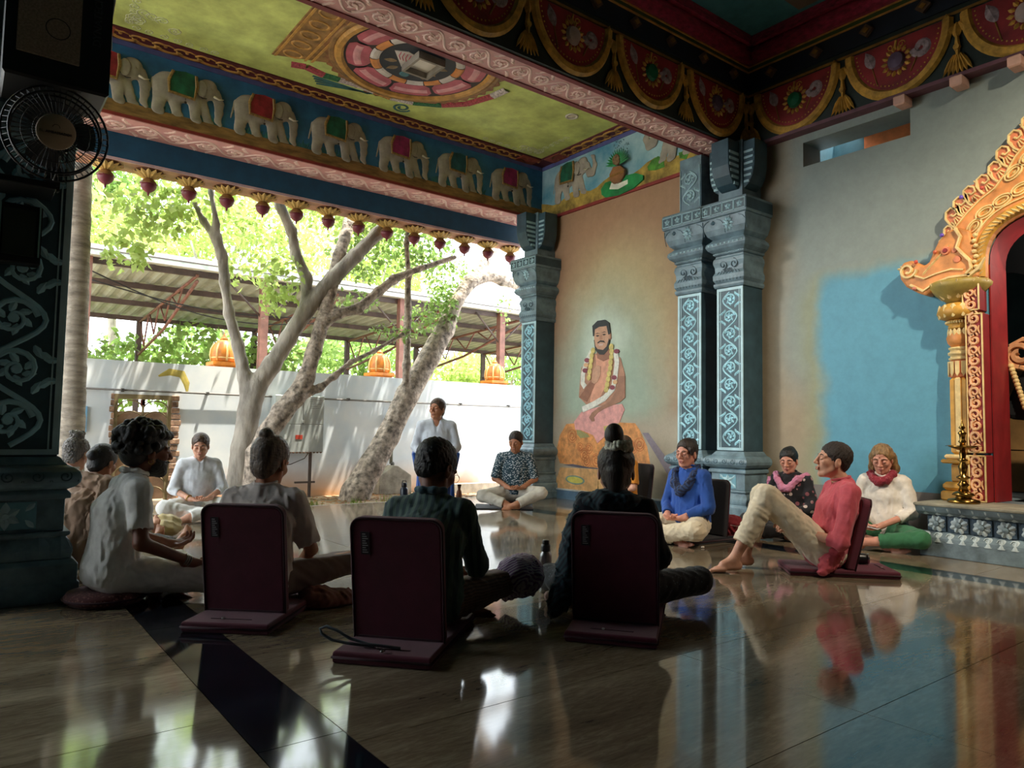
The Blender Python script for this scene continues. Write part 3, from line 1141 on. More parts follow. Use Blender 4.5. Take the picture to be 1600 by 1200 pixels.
fw = empty('valance_frieze', (0, 0, 0), 0, 'crimson and gold swag frieze along the top of the shrine wall', 'frieze')
MB().box(XW - .03, XW, -4.2, 4.74, ZB, 4.83).obj('frieze_board', frbg_m, fw)
valance(fw, lambda a, b, w: (XW - .03 - w, 4.65 - a, b), 0, 4, 1.05)
MB().box(XW - .13, XW + .02, -4.2, 4.5, ZB - .035, ZB).obj('purple_ledge', mat('purple_ledge', '#6a4650', .6, .15), fw)
for y in (3.0, 2.52, 2.08, 1.62):
    MB().box(XW - .18, XW - .02, y - .05, y + .05, ZB - .13, ZB - .035, .012).obj('end_block', mat('pale_pink_block', '#d8ab98', .6), fw)
MB().box(XW - .04, XW, -4.2, 4.74, 4.76, 4.785).obj('gold_line', gold_d, fw)
fb = empty('valance_frieze', (0, 0, 0), 0, 'shadowed swag frieze on the inner face of the near beam', 'frieze')
MB().box(XL, XW - .03, 4.71, 4.74, ZB, 4.83).obj('frieze_board', frbg_m, fb)
valance(fb, lambda a, b, w: (a, 4.71 - w, b), 2.66, 4, 1.05, 1)
MB().box(XL, XW - .04, 4.70, 4.74, 4.76, 4.785).obj('gold_line', gold_d, fb)

# ---------------------------------------------------------------- elephants in low relief
eleph_m = mat('elephant_grey', '#a39a8c', 0.7, 0.2, 5)
tusk_m = mat('ivory', '#d8d0b8', 0.5)


def elephant_mesh(raised):
    f = Field((-.42, -.03, -.05), (.48, .6, .3), .0105)
    K = .03
    z = 0.0
    f.ell((-.1, .33, z), (.25, .155, .15), k=K).ell((-.22, .31, z), (.15, .15, .15), k=K)
    f.ell((.17, .385, .02), (.105, .115, .13), k=K).ell((.20, .44, .02), (.06, .06, .1), k=K)
    for a, b, r0, r1 in (((-.27, .28, .02), (-.31, .05, .03), .085, .055), ((-.15, .2, -.0), (-.12, .05, 0), .07, .05), ((.05, .25, .03), (.06, .05, .04), .075, .052), ((.12, .24, 0), (.19, .06, 0), .06, .046)):
        f.cap(a, b, r0, r1, K).cap(b, (b[0] + .03, .035, b[2]), r1 * .95, r1 * .8, .01)
    if raised:
        tr = [(.26, .36), (.31, .26), (.37, .24), (.41, .33), (.38, .45), (.34, .48)]
    else:
        tr = [(.25, .37), (.295, .27), (.30, .17), (.29, .08), (.315, .045)]
    for i in range(len(tr) - 1):
        f.cap((*tr[i], .03), (*tr[i + 1], .03), .062 - .009 * i, .053 - .009 * i, .02)
    f.ell((.105, .37, .16), (.055, .095, .03), k=.008).cap((-.36, .36, 0), (-.40, .16, 0), .016, .01, .01)
    f.ell((.215, .40, .14), (.012, .009, .02), k=.0, op='-')
    f.fold(.003, 30, 3, n=4)
    V, Q = f.mesh()
    V = V * np.array([1, 1, .28])
    me = quads_to_mesh('elephant_relief', [(V, Q)])
    return me


EL = {False: elephant_mesh(False), True: elephant_mesh(True)}
for me in EL.values():
    me.materials.append(eleph_m)
blanket_ms = {'red': mat('blanket_red', '#8c1f2c', .6, .25, 10), 'green': mat('blanket_green', '#14583f', .6, .3, 10), 'magenta': mat('blanket_magenta', '#8e1f58', .6, .25, 10), 'teal': mat('blanket_teal', '#14505c', .6, .25, 10)}
trim_gold = mat('blanket_gold_border', '#8d6f3d', .5, .3, 30)
harness_m = mat('harness_dark', '#3a3026', .6)


def elephant(parent, M4, colour, raised=False, legs_only=False):
    o = bpy.data.objects.new('elephant_relief', EL[raised])
    COL.objects.link(o)
    o.parent = parent
    o.matrix_local = M4
    I = lambda a, b, w: (a, b, .051 + w - .6 * (a + .07) ** 2)
    MB().prism([(-.215, .245), (.035, .225), (.055, .36), (.045, .48), (-.06, .492), (-.18, .475), (-.22, .37)], I, 0, .012).obj('blanket', blanket_ms[colour], o)
    q = MB()
    q.ribbon([(-.18, .475), (-.22, .37), (-.212, .245), (.035, .225), (.056, .36), (.045, .48)], .034, .010, I, .012)
    q.obj('blanket_border', trim_gold, o)
    q = MB()
    q.ribbon([(-.21, .37), (-.28, .385), (-.34, .37)], .01, .006, I, -.014)
    q.ribbon([(-.05, .25), (-.05, .19)], .007, .004, I, 0)
    q.disc(-.05, .17, .014, .008, I, 0, 8)
    q.ribbon([(.06, .31), (.12, .275), (.18, .29), (.24, .31)], .01, .006, I, .0)
    q.disc(.215, .40, .012, .006, I, .002, 8)
    q.obj('harness', harness_m, o)
    q = MB()
    q.tube([(.235, .325, .03), (.285, .30, .045), (.335, .31, .05)], [.013, .010, .003], 6)
    q.obj('tusk', tusk_m, o)
    return o


def frame4(o, u, v, w, s=1.0):
    m = Matrix((np.array(u) * s, np.array(v) * s, np.array(w) * s)).transposed().to_4x4()
    m.translation = Vector(o)
    return m


for x, c in zip((1.10, 1.86, 2.72, 3.64, 4.55, 5.45, 6.36), ('red', 'green', 'red', 'green', 'magenta', 'teal', 'magenta')):
    elephant(beam, frame4((x, YO - .002, 4.30), (1, 0, 0), (0, 0, 1), (0, -1, 0), 1.04), c)
q = MB()
rnd = random.Random(5)
for k in range(60):
    x = rnd.uniform(.8, 6.8)
    for j in range(5):
        q.petal(x + rnd.uniform(-.05, .05), 4.33, PI / 2 + rnd.uniform(-.8, .8), rnd.uniform(.05, .12), .03, .003, lambda a, b, w: (a, YO - w, b), .001, 3)
tag(q.obj('painted_grass', mat('painted_teal_grass', '#2f6a70', .7, .3), beam), kind='stuff')

YP = lambda a, b, w: (XW - .02 - w, a, b)
elephant(pan, frame4((XW - .02, 7.63, 4.33), (0, -1, 0), (0, 0, 1), (-1, 0, 0), 1.1), 'green', True)
elephant(pan, frame4((XW - .02, 5.72, 4.36), (0, 1, 0), (0, 0, 1), (-1, 0, 0), 1.25), 'red', True)
pl = empty('kalasha_painting')
pl.parent = pan
PL = lambda pts: [tuple(on(840 + u / 5.926, 180 + v_ / 5.926, 0, XW - .02)[1:]) for u, v_ in pts]
leaf_p = mat('banana_leaf_green', '#1f8a4a', .5, .25, 6)
MB().prism(PL([(600, 690), (640, 630), (690, 612), (840, 560), (920, 540), (990, 560), (990, 600), (900, 680), (760, 745), (640, 765), (605, 740)]), YP, 0, .03).obj('banana_leaf', leaf_p, pl)
MB().prism(PL([(700, 630), (760, 640), (850, 600), (850, 640), (760, 690), (680, 690)]), YP, .03, .034).obj('rice_heap', mat('rice_white', '#e8ead8', .8), pl)
MB().prism(PL([(695, 560), (730, 490), (800, 475), (838, 510), (830, 570), (790, 630), (730, 645), (700, 615)]), YP, .03, .07).obj('pot', mat('pot_brown', '#8a5d38', .5, .3, 5), pl, bevel=.01)
MB().prism(PL([(705, 572), (835, 520), (836, 535), (706, 588)]), YP, .068, .075).obj('pot_band', gold_d, pl)
MB().prism(PL([(745, 400), (775, 370), (800, 390), (805, 450), (780, 480), (745, 470), (735, 430)]), YP, .06, .1).obj('coconut', mat('coconut_brown', '#7c6244', .7, .4, 30), pl, bevel=.01)
q = MB()
for i in range(15):
    a = math.radians(10 + 160 * i / 14)
    c = PL([(772, 470)])[0]
    q.petal(c[0], c[1], a, .22, .04, .012, YP, .075, 4)
q.obj('mango_leaves', leaf_p, pl)
q = MB()
rnd = random.Random(8)
for i in range(60):
    c = PL([(rnd.uniform(700, 840), rnd.uniform(220, 420))])[0]
    q.petal(c[0], c[1], rnd.uniform(0, 6.28), .03, .012, .002, YP, 0, 2)
tag(q.obj('painted_tower_strokes', mat('tower_strokes', '#2a4a52', .7), pl), kind='stuff')
q = MB()
q.prism(PL([(1020, 480), (1060, 420), (1120, 380), (1170, 400), (1180, 480), (1100, 510), (1030, 515)]), YP, 0, .01)
q.prism(PL([(1310, 350), (1370, 330), (1400, 360), (1380, 410), (1320, 400)]), YP, 0, .01)
q.obj('painted_bush', mat('painted_bush', '#4d8a2f', .7, .35, 10), pan)

# ---------------------------------------------------------------- portrait mural, flat on the wall
mu = empty('portrait_mural', (0, 0, 0), 0, 'painted mural of a seated garlanded man on an orange throne', 'mural')
MW = lambda a, b, w: (XW - w, a, b)
PM = lambda pts: [tuple(on(860 + u / 4, 480 + v_ / 4, 0, XW)[1:]) for u, v_ in pts]


def flat(name, pts, col, lay, parent=mu, var=.1, sc=12, raw=False):
    return MB().prism(PM(pts), MW, 0, .002 * lay).obj(name, mat('mural_' + name + col[1:], col, .6, var, sc), parent)


th = flat('painted_throne', [(100, 730), (60, 800), (36, 900), (60, 975), (240, 1000), (400, 1010), (560, 975), (625, 985), (605, 870), (560, 770), (530, 725), (300, 715)], '#d89355', 1, var=.22)
flat('painted_rug', [(62, 1000), (20, 1128), (200, 1160), (420, 1180), (560, 1180), (560, 1030), (250, 1010)], '#dfae74', 1, var=.15)
flat('painted_rug_oval', [(155 + 60 * math.cos(a), 1080 + 28 * math.sin(a) + 8 * math.cos(a)) for a in [2 * PI * i / 20 for i in range(20)]], '#7f9f92', 2)
flat('painted_rug_oval', [(155 + 50 * math.cos(a), 1080 + 20 * math.sin(a) + 7 * math.cos(a)) for a in [2 * PI * i / 20 for i in range(20)]], '#d8cf62', 3)
flat('painted_throne_shadow', [(80, 985), (140, 980), (240, 1000), (400, 1015), (300, 1012), (180, 1003)], '#5f5a66', 2)
flat('painted_stripe', [(575, 785), (612, 785), (775, 1010), (745, 1065)], '#8d828c', 1)
rnd = random.Random(3)
q = MB()
for i in range(26):
    u, v_ = rnd.uniform(70, 560), rnd.uniform(760, 970)
    if 150 < u < 330 and v_ < 830:
        continue
    c = PM([(u, v_)])[0]
    r = rnd.uniform(.03, .075)
    q.ribbon(spiral(c[0], c[1], r, r * .3, rnd.uniform(0, 6), 1.4, 14), .012, .001, MW, .002)
    q.ribbon(arc(c[0], c[1], r * 1.25, 0, 2 * PI, 14), .008, .001, MW, .002)
q.obj('throne_lace', mat('throne_lace', '#b9622f', .6), th)
SK, SKD = '#bd8b70', '#9d6b54'
flat('painted_foot', [(165, 758), (235, 795), (245, 812), (190, 818), (168, 795)], '#9c9560', 3)
flat('painted_robe', [(150, 718), (195, 655), (330, 615), (450, 605), (466, 640), (432, 722), (350, 762), (340, 810), (296, 850), (270, 800), (200, 770), (158, 765)], '#e3a29b', 4, var=.12)
flat('painted_cushion', [(335, 745), (430, 725), (435, 745), (340, 775)], '#c9b46a', 5)
flat('painted_torso', [(196, 380), (268, 292), (390, 280), (440, 318), (468, 420), (470, 560), (380, 620), (230, 612), (180, 560), (186, 480)], SK, 4, var=.12)
flat('painted_shawl', [(285, 300), (385, 296), (372, 400), (345, 500), (300, 592), (250, 592), (268, 480), (290, 380)], '#e0a184', 5)
flat('painted_forearm', [(182, 565), (232, 592), (275, 500), (285, 470), (255, 460), (225, 505)], SKD, 6)
flat('painted_hand', [(262, 470), (268, 400), (290, 366), (300, 364), (318, 372), (318, 420), (300, 465), (280, 480)], '#d2a184', 7)
flat('painted_arm', [(470, 430), (470, 565), (440, 592), (330, 640), (300, 660), (275, 690), (280, 712), (262, 715), (245, 690), (262, 660), (300, 630), (375, 590), (415, 520), (430, 430)], '#a67860', 6)


def mural_band(name, pts, wd, col, lay):
    c = PM(pts)
    q = MB()
    q.ribbon(c, wd, .002, MW, .002 * lay)
    q.obj(name, mat('mural_' + name + col[1:], col, .6, .1, 25), mu)


mural_band('painted_white_garland', [(262, 278), (228, 345), (208, 420), (206, 475), (222, 500)], .085, '#e6e3d6', 7)
mural_band('painted_white_garland', [(408, 268), (420, 340), (410, 430), (395, 510), (340, 570), (270, 610), (205, 640)], .085, '#e6e3d6', 7)
for a in ((234, 332), (222, 396), (418, 276), (404, 440), (392, 502)):
    flat('painted_rose_patch', [(a[0] + 17 * math.cos(t), a[1] + 15 * math.sin(t)) for t in [2 * PI * i / 8 for i in range(8)]], '#8c4250', 9)
for a in ((228, 362), (410, 468)):
    flat('painted_peach_patch', [(a[0] + 15 * math.cos(t), a[1] + 14 * math.sin(t)) for t in [2 * PI * i / 8 for i in range(8)]], '#e0b184', 9)
q = MB()
for a in ((272, 272), (264, 303), (260, 335), (256, 370), (250, 405), (246, 440), (385, 248), (388, 278), (386, 312), (382, 345), (380, 380), (372, 415), (366, 450), (360, 485), (354, 515)):
    c = PM([a])[0]
    q.disc(c[0], c[1], .043, .004, MW, .018, 12, dome=.004)
tag(q.obj('painted_yellow_beads', mat('mural_beads', '#dcc877', .5, .12, 20), mu), kind='stuff')
flat('painted_neck', [(292, 262), (382, 256), (378, 318), (335, 338), (298, 320)], SKD, 8)
flat('painted_ear', [(368, 165), (381, 160), (383, 195), (372, 210)], SK, 8)
flat('painted_face', [(278, 130), (310, 112), (352, 108), (372, 140), (374, 200), (362, 250), (335, 285), (308, 282), (288, 250), (279, 195)], '#c99a7d', 9, var=.08)
flat('painted_hair', [(272, 182), (268, 118), (300, 86), (345, 79), (372, 98), (381, 168), (368, 172), (357, 118), (310, 124), (284, 140), (281, 180)], '#2b2d2f', 10)
flat('painted_beard', [(278, 205), (288, 245), (300, 262), (335, 268), (358, 245), (372, 195), (376, 205), (368, 265), (340, 298), (312, 296), (286, 268)], '#3a3634', 10)
flat('painted_moustache', [(299, 222), (318, 208), (340, 210), (350, 224), (338, 220), (318, 218), (303, 228)], '#2d2a29', 10)
flat('painted_smile', [(304, 232), (322, 228), (338, 228), (332, 240), (312, 243)], '#d8b7a8', 10)
for x, y in ((301, 180), (342, 172)):
    flat('painted_eye', [(x - 13, y), (x, y - 5), (x + 13, y - 2), (x, y + 5)], '#241d1b', 10)
    flat('painted_brow', [(x - 17, y - 10), (x, y - 19), (x + 17, y - 14), (x, y - 14)], '#2a2625', 10)
flat('painted_nose', [(318, 175), (327, 173), (333, 200), (320, 206), (312, 202)], '#b8866b', 10)

# ---------------------------------------------------------------- ceiling painting: lotus wheel with spout, garland, fan-box opening
CM = (3.83, 6.78)
mc = empty('ceiling_mandala', (0, 0, 0), 0, 'pink and gold lotus wheel painted on the green ceiling', 'ceiling painting')
CP = lambda a, b, w: (CM[0] + a, CM[1] + b, ZC - w)
brn = mat('mandala_brown_gold', '#8d6a3c', .55, .3, 8)
MB().prism([(-1.32, -.6), (-1.32, .86), (-.55, .55), (-.45, -.3)], CP, 0, .012).obj('spout', brn, mc)
q = MB()
for x in (-1.3, -1.0, -.93):
    q.prism([(x, -.62), (x + .025, -.62), (x + .025, .84 - (x + 1.3) * .3), (x, .85 - (x + 1.3) * .3)], CP, .012, .02)
for k in range(6):
    q.ribbon(arc(-1.14, -.5 + .24 * k, .1, 0, 2 * PI, 12, .07), .03, .008, CP, .012)
q.obj('spout_carving', gold_m, mc)
q = MB()
q.prism([(1.0 * (1 + .025 * math.cos(44 * a)) * math.cos(a), 1.0 * (1 + .025 * math.cos(44 * a)) * math.sin(a)) for a in [2 * PI * i / 176 for i in range(176)]], CP, 0, .014)
q.obj('scalloped_rim', mat('mandala_rim', '#8a5e3a', .6, .25, 12), mc)


def ring(name, r0, r1, w, m, n=48, h=.01):
    q = MB()
    q.ribbon(arc(0, 0, (r0 + r1) / 2, 0, 2 * PI, n), r1 - r0, h, CP, w)
    return q.obj(name, m, mc)


ring('gold_ring', .90, .96, .014, brn)
ring('gold_ring', .80, .90, .014, gold_m, h=.03)
MB().disc(0, 0, .80, .002, CP, .014, 48).obj('dark_field', mat('mandala_dark', '#2a2228', .6), mc)
pk = mat('mandala_pink', '#b35a6a', .55, .15)
pk2 = mat('mandala_pale_pink', '#d49aa0', .55, .15)
for k in range(8):
    a0, a1 = 2 * PI * k / 8 + .03, 2 * PI * (k + 1) / 8 - .03
    seg = MB()
    seg.ribbon(arc(0, 0, .65, a0, a1, 9), [.14] + [.25] * 8 + [.14], .008, CP, .018)
    sg = seg.obj('lotus_segment', pk, mc)
    MB().ribbon(arc(0, 0, .66, a0 + .06, a1 - .06, 8), .08, .004, CP, .026).obj('segment_highlight', pk2, sg)
org = mat('mandala_orange', '#d08a4c', .6)
whi = mat('mandala_white', '#c9c4c0', .6, .15)
for k in range(14):
    a0, a1 = 2 * PI * k / 14 + .015, 2 * PI * (k + 1) / 14 - .015
    MB().ribbon(arc(0, 0, .47, a0, a1, 4), .1, .012, CP, .018).obj('inner_ring_piece', org if k % 2 else whi, mc)
MB().disc(0, 0, .415, .003, CP, .018, 36).obj('dark_centre', mat('mandala_navy', '#182431', .6), mc)
MB().prism([(-.34, -.1), (-.2, -.16), (0.05, -.1), (-.02, .14), (-.12, .16)], CP, .02, .03).obj('conch', whi, mc)
q = MB()
for i in range(7):
    q.ribbon([(-.27 + .04 * i, -.12), (-.25 + .04 * i, -.03), (-.2 + .035 * i, .03)], .012, .004, CP, .03)
q.obj('conch_stripes', pk, mc)
MB().disc(.0, .3, .06, .008, CP, .022, 14).obj('teal_curl', mat('mandala_teal', '#3d7079', .6), mc)
for a, b in ((-.3, .12), (-.2, .25), (.2, .22), (.25, .1), (.3, -.05)):
    MB().petal(a * .7, b * .8, math.atan2(b, a), .14, .08, .008, CP, .022, 4).obj('painted_leaf', mat('mandala_olive', '#7d6a4c', .6, .3), mc)
# square hatch for a fan hook with a pale lining
bx = MB()
x0, x1, y0, y1 = -.1, .17, -.22, .1
for a in ((x0 - .03, x0, y0 - .03, y1 + .03), (x1, x1 + .03, y0 - .03, y1 + .03), (x0, x1, y0 - .03, y0), (x0, x1, y1, y1 + .03)):
    bx.box(CM[0] + a[0], CM[0] + a[1], CM[1] + a[2], CM[1] + a[3], ZC - .10, ZC)
hb = bx.obj('hatch_frame', mat('hatch_wall', '#8a847a', .7), mc)
MB().box(CM[0] + x0, CM[0] + x1, CM[1] + y0, CM[1] + y1, ZC - .035, ZC - .03).obj('hatch_panel', mat('hatch_white', '#e6e2d8', .6, .04), hb)
# garland hanging round the lower rim of the wheel
gl = MB()
gs = [(455, 100), (478, 104), (505, 117), (530, 124), (560, 133), (585, 142), (610, 152), (645, 160), (690, 164), (730, 162), (770, 150), (792, 140)]
gw = [tuple(on(u, v_, 2, ZC)[:2]) for u, v_ in gs]
AB = lambda a, b, w: (a, b, ZC - w)
cols = ['#a84a52', '#a84a52', '#2f6b45', '#b3a4a2', '#c4bcb9', '#b98a4f', '#c4bcb9', '#2f6b45', '#a84a52', '#a84a52', '#c4bcb9']
for i in range(11):
    MB().ribbon(gw[i:i + 2], .13, .02, AB, .002).obj('garland_piece', mat('garland_' + cols[i][1:], cols[i], .8, .35, 40), mc)
q = MB()
for k in range(4):
    a = on(488 + 2 * k, 118 + 4 * k, 2, ZC)
    b = on(575 + 3 * k, 146, 2, ZC)
    q.ribbon([(a[0], a[1]), (b[0], b[1])], .04, .006, AB, .002)
c = on(628, 168, 2, ZC)
q.ribbon(spiral(c[0], c[1], .12, .03, 0, 1.6, 24), .035, .006, AB, .002)
tag(q.obj('painted_peacock_feather', mat('feather_teal', '#3d6f70', .6, .3), mc), kind='stuff')
# white filigree in the corners of the green field
fil = mat('filigree_white', '#c8d0a8', .6)
for cx, cy, sx, sy, sz in ((6.5, YO - .3, -1, -1, .55), (1.15, YO - .3, 1, -1, 1.0)):
    q = MB()
    for k in range(9):
        a = rnd.uniform(0, .5 * sz)
        b = rnd.uniform(0, .45 * sz)
        q.ribbon(spiral(cx + sx * a, cy + sy * b, .075, .015, rnd.uniform(0, 6), 1.5, 14), .013, .003, AB, 0)
    for k in range(7):
        q.ribbon(spiral(cx + sx * (.1 + .13 * k), cy + sy * .02, .05, .01, rnd.uniform(0, 6), 1.4, 10), .012, .003, AB, 0)
        q.ribbon(spiral(cx + sx * .02, cy + sy * (.1 + .11 * k), .05, .01, rnd.uniform(0, 6), 1.4, 10), .012, .003, AB, 0)
    tag(q.obj('corner_filigree', fil, mc), kind='stuff')
lamp_m = mat('lamp_ring', '#cfcabd', .4)
for (x, y, z, lb) in ((6.06, 6.72, ZC, 'round white downlight in the green ceiling'), (5.65, 3.62, 5.31, 'round brass downlight in the dark inner ceiling')):
    t = empty('downlight', (x, y, z), 0, lb, 'ceiling light')
    MB().lathe([(.085, 0), (.085, -.012), (.06, -.018), (.055, -.004)], 20).obj('bezel', lamp_m, t)
    MB().lathe([(.054, -.001), (.05, -.008), (.001, -.012)], 16).obj('diffuser', mat('lamp_diffuser', '#d9d3c0', .4), t)

# ---------------------------------------------------------------- lotus bud pendants under the outer beam
lp = empty('lotus_pendant', (1.17, 8.98, 3.85), 0)
MB().lathe([(.15, 0), (.15, -.015), (.03, -.03)], 20).obj('back_plate', mat('pendant_brown', '#6b4326', .6), lp)
q = MB()
for i in range(14):
    a = 2 * PI * i / 14
    q.petal(.035 * math.cos(a), .035 * math.sin(a), a, .14, .072, .014, lambda u, v_, w: (u, v_, -.10 + math.hypot(u, v_) * .5 - w), 0, 5)
q.obj('petal_ring', mat('pendant_gold', '#d9b46a', .5, .2, 12), lp)
MB().lathe([(.03, -.03), (.034, -.07), (.06, -.10), (.088, -.135), (.09, -.15)], 16, lobes=8, amp=.06).obj('calyx', mat('pendant_calyx', '#8a6036', .5, .25, 14), lp)
MB().lathe([(.086, -.145), (.084, -.175), (.066, -.21), (.035, -.235), (.014, -.245), (.010, -.275), (.001, -.285)], 16).obj('bud', mat('pendant_maroon', '#7a2f3e', .45, .15), lp)
ords = ['first', 'second', 'third', 'fourth', 'fifth', 'sixth', 'seventh', 'eighth', 'ninth', 'tenth', 'eleventh', 'twelfth', 'thirteenth', 'fourteenth']
for k in range(14):
    o = lp if k == 0 else copy_tree(lp)
    o.location = (1.175 + .434 * k, 8.975, 3.85)
    tag(o, ords[k] + ' maroon lotus bud pendant along the outer beam, counting from the big pillar', 'pendant', 'lotus bud pendants under the outer beam')
# ---------------------------------------------------------------- shrine: plinth, gilded arch, niche, brass lamp
PX = 6.37
stone_g = mat('plinth_grey_blue', '#6f8087', 0.6, 0.28, 6, bump=.1)
stone_d = mat('plinth_dark_field', '#3d5262', 0.6, 0.2)
stone_l = mat('plinth_pale_flower', '#b9c6c8', 0.55, 0.15)
Y1 = 2.72
pt = empty('shrine_plinth', (0, 0, 0), 0, 'grey blue carved stone plinth with a row of square flowers', 'plinth')
Q = lambda off: (lambda a, b, w: (PX + off - w, a, b))
MB().box(PX, XW, -1.2, Y1, 0, .125).obj('base_course', stone_g, pt, bevel=.006)
MB().box(PX + .05, XW, -1.2, Y1 - .05, .125, .40).obj('core', stone_d, pt)
MB().prism([(PX + .05, .125), (PX, .125), (PX + .005, .15), (PX + .045, .195), (PX + .05, .2)], lambda a, b, w: (a, w, b), -1.2, Y1).obj('lower_moulding', stone_g, pt)
MB().prism([(PX + .05, .33), (PX + .03, .335), (PX - .01, .36), (PX - .025, .395), (PX - .03, .405), (PX + .05, .405)], lambda a, b, w: (a, w, b), -1.2, Y1 + .02).obj('upper_moulding', stone_g, pt)
MB().box(PX - .035, XW, -1.2, Y1 + .03, .405, .43, .006).obj('top_slab', mat('plinth_top', '#8f8a78', .6, .2), pt)
n = int((Y1 + 1.2) / .09)
for k in range(n):
    y = Y1 - .05 - .09 * k
    if y < .9:
        break
    q = MB()
    q.petal(y, .193, -PI / 2, .075, .088, .014, lambda a, b, w: (PX + .003 + (b - .125) * .55 - w, a, b), 0, 5, .2)
    q.ribbon(spiral(y + .008, .168, .026, .006, 0, 1.2, 10), .008, .006, lambda a, b, w: (PX + .003 + (b - .125) * .55 - w, a, b), .008)
    q.obj('lower_petal', stone_l, pt)
    q = MB()
    q.petal(y + .01, .395, -PI / 2 - .25, .062, .07, .014, lambda a, b, w: (PX - .022 + (.395 - b) * .8 - w, a, b), 0, 4, .2)
    q.obj('upper_petal', stone_l, pt)
for k in range(12):
    y = Y1 - .12 - .165 * k
    if y < .9:
        break
    q = MB().prism([(y - .07, .205), (y + .07, .205), (y + .07, .325), (y - .07, .325)], Q(.05), 0, .012)
    t = q.obj('flower_tile', stone_d, pt, bevel=.004)
    q = MB()
    for j in range(8):
        q.petal(y, .265, PI / 8 + j * PI / 4, .068 if j % 2 else .062, .05, .016, Q(.05), .012, 4, .15)
    q.obj('flower_petals', stone_l, t)
    MB().disc(y, .265, .026, .02, Q(.05), .018, 12, dome=.006).obj('flower_boss', stone_g, t)

og = mat('shrine_orange', '#d98f4e', 0.5, 0.2, 6)
cream = mat('shrine_cream_gold', '#efcf8f', 0.45, 0.15, 9)
yel = mat('shrine_yellow', '#cf9a3f', 0.5, 0.18, 6)
redm = mat('shrine_red', '#8a1f22', 0.55, 0.12)
salmon = mat('shrine_salmon', '#d9825a', 0.5, 0.2)
ar = empty('shrine_arch', (0, 0, 0), 0, 'gilded orange shrine arch with sea-monster heads and flame curls', 'arch')
ZP = .43
SW = lambda off: (lambda a, b, w: (XW - off - w, a, b))


def col_block(name, y0, y1, z0, z1, d, m, bev=.01):
    return MB().box(XW - d, XW, y0, y1, z0, z1, bev).obj(name, m, ar)


